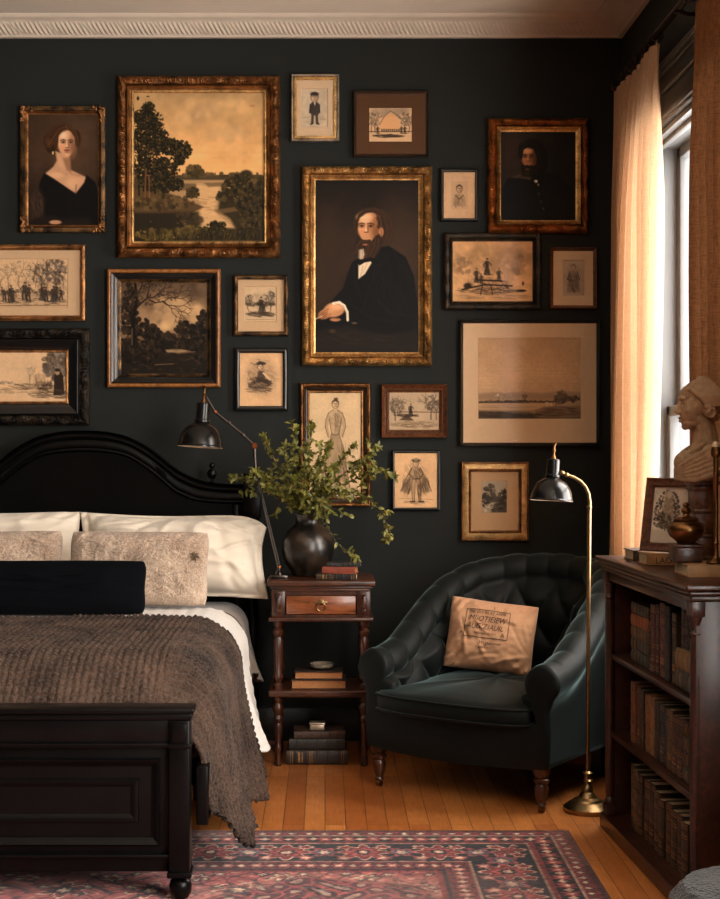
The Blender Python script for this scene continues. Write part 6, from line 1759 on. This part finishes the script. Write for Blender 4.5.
# seat base with a bowed front rail
n = 40
def foot(t, inset, bow):
    pass
loop = []
for k in range(25):
    x = -.352 + .704 * k / 24; loop.append((x, -.425 - .03 * (1 - (x / .352) ** 2)))
loop += [(.362, -.40), (.362, .0), (.30, .2), (.12, .31), (-.12, .31), (-.30, .2), (-.362, .0), (-.362, -.40)]
sb = MB(); lev = [(.95, .150), (.985, .153), (1.0, .165), (1.0, .215), (.994, .245), (.99, .30)]
cy_ = -.06
sb.grid([[(x * s, cy_ + (y - cy_) * s, z - (.012 * (1 - (x / .362) ** 2) if z < .16 and y < -.3 else 0)) for x, y in loop + loop[:1]] for s, z in lev])
b0 = len(sb.v); sb.v += [(x * .95, cy_ + (y - cy_) * .95, .150) for x, y in loop]; sb.f.append(tuple(range(b0, b0 + len(loop))))
b0 = len(sb.v); sb.v += [(x * .99, cy_ + (y - cy_) * .99, .30) for x, y in loop]; sb.f.append(tuple(range(b0, b0 + len(loop))))
sb.build('seat_rail', M['velvet'], ch, local=True)
# cushion: front corners wrap a little before the arms
def cu_outline(n=120):
    pts = []
    for k in range(n):
        th = 2 * PI * k / n
        c_, s_ = math.cos(th), math.sin(th)
        x = .295 * math.copysign(abs(c_) ** .35, c_); y = -.10 + .365 * math.copysign(abs(s_) ** .35, s_)
        if y < -.39: x *= 1 + .19 * sm(-.39, -.435, y)
        y -= .035 * (1 - (x / .34) ** 2) * (1 if y < -.3 else 0)
        if y > .1: x *= 1 - .25 * sm(.1, .27, y)
        pts.append((x, y))
    return pts
co_ = cu_outline(); cb = MB()
levels = [(.93, .286), (.985, .289), (1.0, .30), (1.003, .322), (1.0, .345), (.975, .356), (.9, .366), (.75, .376), (.5, .383), (.25, .387), (.02, .388)]
cb.grid([[(x * s, -.10 + (y + .10) * s, z + (.004 * math.sin(x * 17 + y * 9) if z > .36 else 0)) for x, y in co_ + co_[:1]] for s, z in levels])
b0 = len(cb.v); cb.v += [(x * .93, -.10 + (y + .10) * .93, .286) for x, y in co_]; cb.f.append(tuple(range(b0, b0 + len(co_))))
cuo = cb.build('seat_cushion', M['velvet'], ch, local=True, ang=60)
pp = MB()
for z in (.297, .349): pp.tube([(x * 1.004, -.10 + (y + .10) * 1.004, z) for x, y in co_], .0042, 6, True)
pp.build('piping', M['velvet'], cuo, local=True)
for x, y in ((-.332, -.375), (.322, -.385)):
    l = MB().lathe([(.012, .022), (.017, .028), (.014, .036), (.020, .05), (.025, .085), (.019, .098), (.027, .106), (.027, .114), (.020, .12), (.030, .132), (.032, .152)], (x, y, 0), 20).build('leg', M['mahogany'], ch, local=True)
    MB().lathe([(.012, -.008), (.012, .008)], (x, y, .0125), 16, Matrix.Rotation(PI / 2, 4, 'Y')).box(x - .011, x + .011, y - .004, y + .004, .014, .026).build('caster', M['casters'], l, local=True)
for x in (-.24, .24):
    MB().box(x - .02, x + .02, .22, .26, .0, .152, .004).build('leg', M['mahogany'], ch, local=True)

# printed cushion leaning in the chair
def text_mesh(txt, size):
    cu = bpy.data.curves.new('lettering', 'FONT'); cu.body = txt; cu.size = size; cu.align_x = 'CENTER'
    o = bpy.data.objects.new('lettering', cu); COL.objects.link(o)
    dg = bpy.context.evaluated_depsgraph_get(); me = bpy.data.meshes.new_from_object(o.evaluated_get(dg))
    v = [w.co.copy() for w in me.vertices]; f = [tuple(p.vertices) for p in me.polygons]
    bpy.data.objects.remove(o); bpy.data.meshes.remove(me)
    return v, f
yaw = CHR + .46
cpos = chc + Matrix.Rotation(CHR, 3, 'Z') @ Vector((-.072, -.02, .382))
pc, R, body, samp = cushion('printed_cushion', 'tan linen cushion with faded black printed lettering on the armchair seat', 'cushion', M['tan'], cpos, .34, .28, .13, .30, yaw, .12, .06, 31, 80, .010, creases=16)
ink = MB()
def surf(x, z): return samp(x, z)
for txt, size, x0, z0, shr in (('TNE OLE IN AT AREN', .017, -.022, .072, .1), ('MIIOTIEIEW', .031, -.018, .042, .25), ('AUGIZIAUIL', .030, -.024, .012, .2), ('sonvagia dolori', .013, -.02, -.006, 0), ('A', .022, .046, -.010, 0), ('Magsaroner', .018, .004, -.042, 0), ('le semaine d', .012, -.02, -.058, 0), ("' S '", .018, .002, .096, 0), ('A', .02, -.112, -.012, 0)):
    vs, fs = text_mesh(txt, size)
    wtxt = max(v.x for v in vs) - min(v.x for v in vs)
    k = min(1.0, .138 / wtxt)
    ink.add([surf(x0 + v.x * k + v.y * shr, z0 + v.y) for v in vs], fs)
def rule(x0, z0, x1, z1, w=.0012, n=40):
    dx, dz = x1 - x0, z1 - z0; L = math.hypot(dx, dz); nx_, nz_ = -dz / L * w, dx / L * w
    ink.grid([[surf(x0 + dx * t + nx_, z0 + dz * t + nz_), surf(x0 + dx * t - nx_, z0 + dz * t - nz_)] for t in np.linspace(0, 1, n)])
for q in ((-.10, .088, .064, .088), (-.10, -.018, .064, -.018), (-.10, .088, -.10, -.018), (.064, .088, .064, -.018)): rule(*q)
ink.build('lettering', M['ink'], pc, smooth=False, fix=False)

# ------------------------------------------------------------------ bookcase
BA = .055; BL = .945; BD = .182
bkc = Vector((.9 + .055 * (4.77 - 3.83), 3.83, 0))
bk = thing('bookcase', 'low mahogany bookcase with three rows of old books against the window wall', 'bookcase', bkc, BA)
BM = Matrix.Translation(bkc) @ Matrix.Rotation(BA, 4, 'Z')
TZ = .876
def bbox(name, x0, x1, y0, y1, z0, z1, bev=.003, mat='bookwood'):
    return MB().box(x0, x1, y0, y1, z0, z1, bev).build(name, M[mat], bk, local=True)
t_ = MB(); t_.box(-.024, BD + .004, -.024, BL + .03, TZ - .016, TZ, .005, 3); t_.box(-.016, BD + .002, -.016, BL + .02, TZ - .03, TZ - .016, .006, 3); t_.box(-.008, BD, -.008, BL + .01, TZ - .044, TZ - .03, .004)
t_.build('top', M['bookwood'], bk, local=True)
bbox('end_panel', .008, BD, .004, .022, .05, TZ - .044); bbox('end_panel', .008, BD, BL - .022, BL - .004, .05, TZ - .044)
bbox('back_panel', BD - .01, BD, .02, BL - .02, .05, TZ - .044)
bbox('frieze', .006, .022, .03, BL - .03, TZ - .075, TZ - .042)
bbox('plinth', -.012, BD, -.012, BL + .012, .0095 if False else .0, .05, .005)
for z in (.317, .566): bbox('shelf', .016, BD - .01, .02, BL - .02, z - .02, z, .004)
for y in (.020, BL - .020):
    c = MB(); c.box(-.004, .034, y - .020, y + .020, .05, .085, .003); c.box(-.004, .034, y - .020, y + .020, TZ - .085, TZ - .044, .003)
    c.lathe([(.018, .085), (.019, .095), (.013, .105), (.015, .12), (.0165, .3), (.0165, .62), (.015, TZ - .15), (.012, TZ - .138), (.018, TZ - .13), (.013, TZ - .12), (.017, TZ - .105), (.020, TZ - .085)], (.015, y, 0), 18)
    c.build('corner_column', M['bookwood'], bk, local=True)

def shelf_upright(z, y, T, L, H, rec=.036):
    """Upright on a shelf, spine facing the room; y is the end nearer the camera."""
    return BM @ Matrix.Translation(Vector((rec, y + T, z))) @ Matrix.Rotation(-PI / 2, 4, 'Z')
def shelf_flat(z, y, T, L, rec=.034):
    return BM @ Matrix.Translation(Vector((rec, y + L, z + T))) @ Matrix.Rotation(-PI / 2, 4, 'Z') @ Matrix(((0, 0, 1, 0), (0, 1, 0, 0), (-1, 0, 0, 0), (0, 0, 0, 1)))
rb_ = random.Random(5)
ORD = ['first', 'second', 'third', 'fourth', 'fifth', 'sixth', 'seventh', 'eighth', 'ninth', 'tenth', 'eleventh', 'twelfth', 'thirteenth']
def run(z, y_hi, items, desc, group, Hd=.115):
    y = y_hi
    for k, (T, L, col, word, gb) in enumerate(items):
        y -= T + .0012
        book('book', '%s book, %s upright from far end %s' % (word, ORD[k], desc), L, Hd - rb_.random() * .012, T, lea(col), shelf_upright(z + .0005, y, T, L, Hd, .036 + rb_.random() * .008), group, bands=gb, band_mat=SPG if gb else None)
    return y
def pile(z, y, items, desc, group):
    for k, (T, L, col, word) in enumerate(items):
        book('book', '%s book lying flat, %s from bottom of the %s' % (word, ORD[k], desc), L, .12, T, lea(col), shelf_flat(z + .0005, y + rb_.random() * .004, T, L, .032 + rb_.random() * .006), group, band_mat=SPG)
        z += T + .0006
    return z
# top row
pile(.566, .55, [(.038, .205, (46, 52, 46), 'dark green'), (.036, .21, (58, 60, 54), 'grey-green'), (.038, .208, (92, 76, 56), 'olive brown'), (.036, .204, (142, 78, 42), 'orange-brown'), (.034, .20, (48, 50, 44), 'dark olive')], 'far top-shelf pile', 'books on the top shelf of the bookcase')
yy = run(.566, .545, [(.05, .2, (72, 32, 28), 'burgundy', 3), (.036, .205, (62, 28, 26), 'wine-red', 3), (.056, .215, (84, 42, 34), 'thick reddish-brown', 5), (.05, .212, (26, 24, 28), 'black', 0), (.04, .196, (54, 46, 34), 'dark gilt-tooled', 5)], 'on the top shelf', 'books on the top shelf of the bookcase')
zz = pile(.566, .042, [(.052, .225, (62, 66, 62), 'slate grey'), (.058, .222, (128, 106, 76), 'tan')], 'near top-shelf pile', 'books on the top shelf of the bookcase')
y = .266
for k, (T, L, c_, w_) in enumerate([(.036, .112, (58, 34, 28), 'reddish-brown'), (.03, .116, (36, 28, 25), 'dark brown'), (.036, .108, (32, 26, 24), 'black-brown'), (.03, .114, (46, 34, 27), 'umber'), (.034, .11, (30, 25, 24), 'near-black'), (.036, .108, (40, 28, 24), 'dark chestnut')]):
    y -= T + .001
    book('book', 'small %s book, %s from far end on the top shelf pile' % (w_, ORD[k]), L, .1, T, lea(c_), shelf_upright(zz + .0005, y, T, L, .1, .046), 'books on the top shelf of the bookcase')
# middle row
run(.317, .768, [(.05, .186, (112, 66, 42), 'chestnut', 3), (.046, .182, (98, 60, 40), 'brown', 3), (.044, .178, (62, 44, 34), 'umber', 0), (.05, .17, (126, 84, 50), 'tan', 3), (.052, .172, (142, 98, 58), 'light tan', 3), (.05, .168, (52, 40, 30), 'dark brown', 0), (.048, .17, (36, 44, 50), 'blue-black', 3), (.04, .166, (40, 34, 28), 'black-brown', 0), (.052, .172, (86, 66, 44), 'gilt-patterned brown', 5), (.05, .165, (66, 38, 32), 'maroon', 3), (.052, .168, (58, 40, 32), 'russet', 3)], 'on the middle shelf', 'books on the middle shelf of the bookcase')
pile(.317, .042, [(.042, .168, (54, 62, 62), 'teal grey'), (.044, .166, (44, 42, 40), 'charcoal'), (.040, .164, (58, 60, 58), 'grey'), (.044, .162, (46, 30, 28), 'dark maroon')], 'middle-shelf pile', 'books on the middle shelf of the bookcase')
# bottom row
run(.05, .775, [(.042, .196, (72, 58, 44), 'worn brown', 5), (.046, .19, (84, 68, 50), 'rubbed tan-brown', 5), (.05, .186, (50, 38, 32), 'dark umber', 3), (.056, .18, (60, 42, 34), 'russet-black', 5), (.06, .186, (40, 31, 27), 'black leather', 3), (.056, .175, (58, 44, 33), 'dark tooled', 5), (.05, .165, (48, 38, 32), 'deep brown', 3), (.054, .168, (66, 50, 36), 'gilt-tooled brown', 5), (.056, .16, (56, 42, 34), 'scuffed brown', 5), (.05, .162, (44, 36, 32), 'smoky black', 3), (.056, .155, (62, 46, 36), 'worn umber', 5)], 'on the bottom shelf', 'books on the bottom shelf of the bookcase', .1)
Mx = BM @ Matrix.Translation(Vector((.158, .35, .0505))) @ Matrix.Rotation(-PI / 2, 4, 'Z')
cd = thing('book_box', 'pale tan board-covered folio standing behind the bottom row of books', 'folio', Mx.to_translation()); cd.rotation_euler = Mx.to_euler(); WM[cd] = Mx
MB().box(0, .22, 0, .016, 0, .24, .002).build('cover', plain('pale_board', (196, 158, 116), .85, 0, .1, 30), cd, local=True)

# ------------------------------------------------------------------ on the bookcase
def topbook(name, label, x, y, L, H, T, col, rz, txt=None, dark=False):
    o = book(name, label, L, H, T, lea(col), flat2(x, y, TZ + .0008, rz, T), 'old books lying on the bookcase top', band_mat=None, ridges=False, spine_round=.12)
    return o
o1 = topbook('book', 'dark spined old book lying flat by the curtain on the bookcase top', .950, 4.555, .13, .12, .033, (72, 52, 36), .06)
o2 = topbook('book', 'tan old book with dark letters on its spine, under the dark box', .958, 4.40, .15, .115, .034, (164, 118, 72), .04)
o3 = topbook('book', 'pale tan old book lying nearest on the bookcase top', 0.985, 4.02, .14, .15, .034, (158, 116, 74), .03)
vs, fs = text_mesh('LAOL', .026)
lt = MB(); A2 = WM[o2]
lt.add([A2 @ Vector((.034 - .006 - v.y, -.0012, .056 + v.x)) for v in vs], fs)
lt.build('lettering', M['ink'], o2, smooth=False, fix=False)
# dark box
dk = MB().box(.968, 1.040, 4.075, 4.165, TZ + .0365, TZ + .078, .004)
do = dk.build('keepsake_box', M['mahogany'], None, loc=(1.004, 4.12, TZ + .0365)); tag(do, 'dark wooden box under the lidded brass pot', 'box')
MB().box(.964, 1.044, 4.071, 4.169, TZ + .0785, TZ + .085, .002).build('lid', M['mahogany'], do)
# lidded pot
bz = TZ + .0858
pt_ = MB().lathe([(.024, 0), (.026, .004), (.03, .008), (.046, .022), (.0515, .036), (.0505, .048), (.042, .058), (.034, .063), (.030, .064)], (1.005, 4.12, bz), 36)
po = pt_.build('lidded_pot', M['brass_dark'], None, loc=(1.005, 4.12, bz)); tag(po, 'round dark brass lidded pot in front of the photograph frame', 'pot')
MB().lathe([(.034, .0645), (.035, .067), (.024, .073), (.011, .077), (.008, .082), (.013, .088), (.014, .094), (.009, .099), (.006, .101), (.01, .108), (.004, .115)], (1.005, 4.12, bz), 28).build('lid', M['brass_dark'], po)
# photograph frame, leaning back
pfw, pfh = .175, .225
pM = Matrix.Translation(Vector((1.028, 4.44, TZ + .0365))) @ Matrix.Rotation(-.72, 4, 'Z') @ Matrix.Rotation(-.20, 4, 'X')
pf = thing('photo_frame', 'dark wooden table frame with a sepia photograph, leaning on the bookcase top', 'photo frame', pM.to_translation()); pf.rotation_euler = pM.to_euler(); WM[pf] = pM
fr = MB()
for q in ((-pfw / 2, pfh, pfw / 2, pfh, 1, -1, -1, -1), (pfw / 2, pfh, pfw / 2, 0, -1, -1, -1, 1), (pfw / 2, 0, -pfw / 2, 0, -1, 1, 1, 1), (-pfw / 2, 0, -pfw / 2, pfh, 1, 1, 1, -1)):
    ax_, az, bx_, bz_, i0, j0, i1, j1 = q
    pr = [(0, 0), (0, .014), (.004, .018), (.014, .016), (.022, .017), (.027, .012), (.027, .002)]
    fr.grid([[(ax_ + i0 * o, -h, az + j0 * o) for o, h in pr], [(bx_ + i1 * o, -h, bz_ + j1 * o) for o, h in pr]])
fr.box(-pfw / 2 + .002, pfw / 2 - .002, 0, .004, .002, pfh - .002)
fr.build('frame', M['walnutframe'], pf, local=True)
fr2 = MB().box(-.02, .02, .004, .007, .02, .17); fr2.build('easel_back', M['darkwoodframe'], pf, local=True)
art_object('photograph', M['print'], art_sepia(40, 55), -pfw / 2 + .026, pfw / 2 - .026, .026, pfh - .026, -.0045, pf, 1.3, pM)
ob = bpy.data.objects[-1] if False else None
# plinth and bust
PX, PY = 1.088, 4.27
pd = MB(); z = TZ + .0005
for w, h, bev in ((.038, .03, .004), (.036, .012, .004), (.031, .052, .002), (.035, .010, .004), (.032, .060, .002), (.036, .012, .004), (.031, .052, .002), (.036, .016, .005), (.039, .014, .003)):
    pd.box(PX - w, PX + w, PY - w * 1.3, PY + w * 1.3, z, z + h, bev); z += h
tag(pd.build('bust_plinth', M['walnutframe'], None, loc=(PX, PY, TZ)), 'stepped brown wooden plinth carrying the stone bust', 'plinth')
BS = z + .0008
bpts = MB()
s_ = PY / F
def E(x, y, rx, rz, ry, dd=0.0, rot=0.0):
    """Ellipsoid in profile pixels around the bust's mid-plane."""
    c = P(x, y, PY); Mr = Matrix.Rotation(rot, 4, 'Y')
    bpts.ball((c.x, PY + dd, c.z), rx * s_, ry * s_, rz * s_, 20, 14, Mr)
def T(pts, rs):
    bpts.tube([Vector((P(x, y, PY).x, PY + dd, P(x, y, PY).z)) for x, y, dd in pts], [q * s_ for q in rs], 12)
def both(x, y, rx, rz, ry, dd, rot=0):
    E(x, y, rx, rz, ry, dd, rot); E(x, y, rx, rz, ry, -dd, rot)
E(704, 399, 20, 18, 16.5); E(695, 404, 14, 15, 13.5); E(690, 412, 10.5, 14, 11.5); E(690, 423, 8.5, 6.5, 9); E(685.5, 426.5, 4, 3.6, 4.4)
E(698, 420, 9, 8, 11); E(687, 395, 7, 9, 11)
T([(681.2, 399, 0), (678.4, 406, 0), (676.2, 411.5, 0), (679.5, 414, 0)], [1.7, 2.1, 2.6, 2.0]); both(679.8, 412, 2.2, 1.9, 1.8, .006)
T([(682.5, 399.5, .026), (680.8, 398, .012), (680.4, 398.4, 0), (680.8, 398, -.012), (682.5, 399.5, -.026)], [1.8, 2.2, 1.8, 2.2, 1.8])
both(683.4, 402.6, 2.6, 1.7, 2.8, .0165); both(686.5, 410, 4.5, 5, 4.4, .022)
E(680, 418, 2.2, 1.2, 4.2); E(680.8, 421, 2.4, 1.4, 3.8)
# hair: waves, side roll, bun and topknot
for k in range(9):
    a = k / 8
    for sg in (1, -1):
        T([(684 + a * 22, 391 - 10 * math.sin(a * 2.6) , sg * .010), (688 + a * 22, 389 - 8 * math.sin(a * 2.6), sg * .034), (697 + a * 18, 398 - 2 * a, sg * .047), (704 + a * 12, 407, sg * .046)], [2.0, 2.9, 2.9, 2.4])
both(706, 412, 6.5, 6, 4, .043); both(704, 407, 5, 4, 3, .047); both(710, 416, 4, 4, 4, .038)
for sg in (1, -1):
    T([(704, 413, sg * .052), (706, 409.5, sg * .053), (709.5, 409.5, sg * .052), (711, 413, sg * .05), (709, 417, sg * .05), (705.5, 417.5, sg * .051)], [1.4, 1.7, 1.7, 1.6, 1.5, 1.2])
E(703, 381, 7.5, 5.2, 8); E(700, 379.4, 4, 3.2, 5); E(707, 381, 4.6, 4, 6)
E(716, 408, 6, 8, 9); E(716, 416, 5, 5, 7)
# neck, shoulders and draped chest
T([(702, 418, 0), (704.5, 430, 0), (705.5, 443, 0), (704, 460, 0)], [11.5, 11.5, 13, 19])
E(703, 462, 21, 15, 30); E(695, 466, 19, 16, 24); E(700, 473, 20, 10, 26); both(706, 455, 12, 11, 12, .07); E(688, 463, 14, 13, 16)
for k in range(6):
    T([(717, 443 + k * 4, -.080), (704, 447 + k * 5.4, -.094), (691, 456 + k * 4.6, -.074), (680.5, 465 + k * 2.8, -.040), (676, 469 + k * 1.8, .0), (683, 466 + k * 2, .045)], [2.4, 3.0, 3.2, 2.9, 2.6, 2.0])
T([(712, 443, -.046), (700, 444, -.05), (690, 452, -.034), (683, 464, -.006), (686, 452, .03), (700, 444, .05)], [2.4, 2.8, 2.8, 2.8, 2.6, 2.4])
E(683, 458, 3.4, 3.4, 3, -.03)
bpts.lathe([(.036, 0), (.040, .004), (.040, .02), (.05, .035)], (PX - .012, PY, BS), 24)
bo = bpts.build('stone_bust', M['stone'], None, loc=(PX, PY, BS))
rm = bo.modifiers.new('carve', 'REMESH'); rm.mode = 'VOXEL'; rm.voxel_size = .0015; rm.use_smooth_shade = True
sm_ = bo.modifiers.new('soften', 'SMOOTH'); sm_.factor = .4; sm_.iterations = 1
tag(bo, 'weathered stone bust of a woman in profile with pinned-up hair', 'bust')
# candlestick at the photo's right edge
KX, KY = 1.070, 4.052
cz = TZ + .0355
cs = MB().lathe([(.026, 0), (.027, .004), (.022, .010), (.012, .014), (.008, .02), (.0065, .05), (.009, .056), (.0065, .062), (.0065, .24), (.009, .246), (.0065, .254), (.0075, .29), (.013, .296), (.014, .306), (.011, .32)], (KX, KY, cz), 20)
co2 = cs.build('candlestick', M['brass_dark'], None, loc=(KX, KY, cz)); tag(co2, 'slim dark brass candlestick in front of the bust', 'candlestick')
MB().lathe([(.009, .316), (.009, .33), (.004, .334)], (KX, KY, cz), 14).build('candle_stub', M['paper_page'], co2)

# charcoal pouf peeping into the corner
pq = MB(); QX, QY, QR, QH = 1.0, 3.36, .222, .245
prof_ = [(.02, 0), (.75, .0), (.93, .08), (1.0, .3), (1.0, .6), (.95, .82), (.82, .95), (.6, 1.0), (.3, 1.02), (.02, 1.02)]
nn_ = vnoise(200, 200, 4, 77, 3)
pf_ = []
for i in range(97):
    a = 2 * PI * i / 96
    row = []
    tt = np.linspace(0, 9, 80)
    for k, t in enumerate(tt):
        q0 = int(min(8, t)); f = t - q0
        r = prof_[q0][0] * (1 - f) + prof_[q0 + 1][0] * f; zz_ = prof_[q0][1] * (1 - f) + prof_[q0 + 1][1] * f
        d = .008 * (nn_[(i % 96) * 2, k * 2] - .5) * min(1, r * 3)
        row.append((QX + (QR * r + d) * math.cos(a), QY + (QR * r + d) * math.sin(a), .001 + QH * zz_ + d * .6 * (zz_ > .05)))
    pf_.append(row)
tag(pq.grid(pf_).build('pouf', M['pouf'], None, loc=(QX, QY, 0.001), ang=180), 'charcoal boucle pouf by the near end of the bookcase, mostly out of the photo', 'pouf')
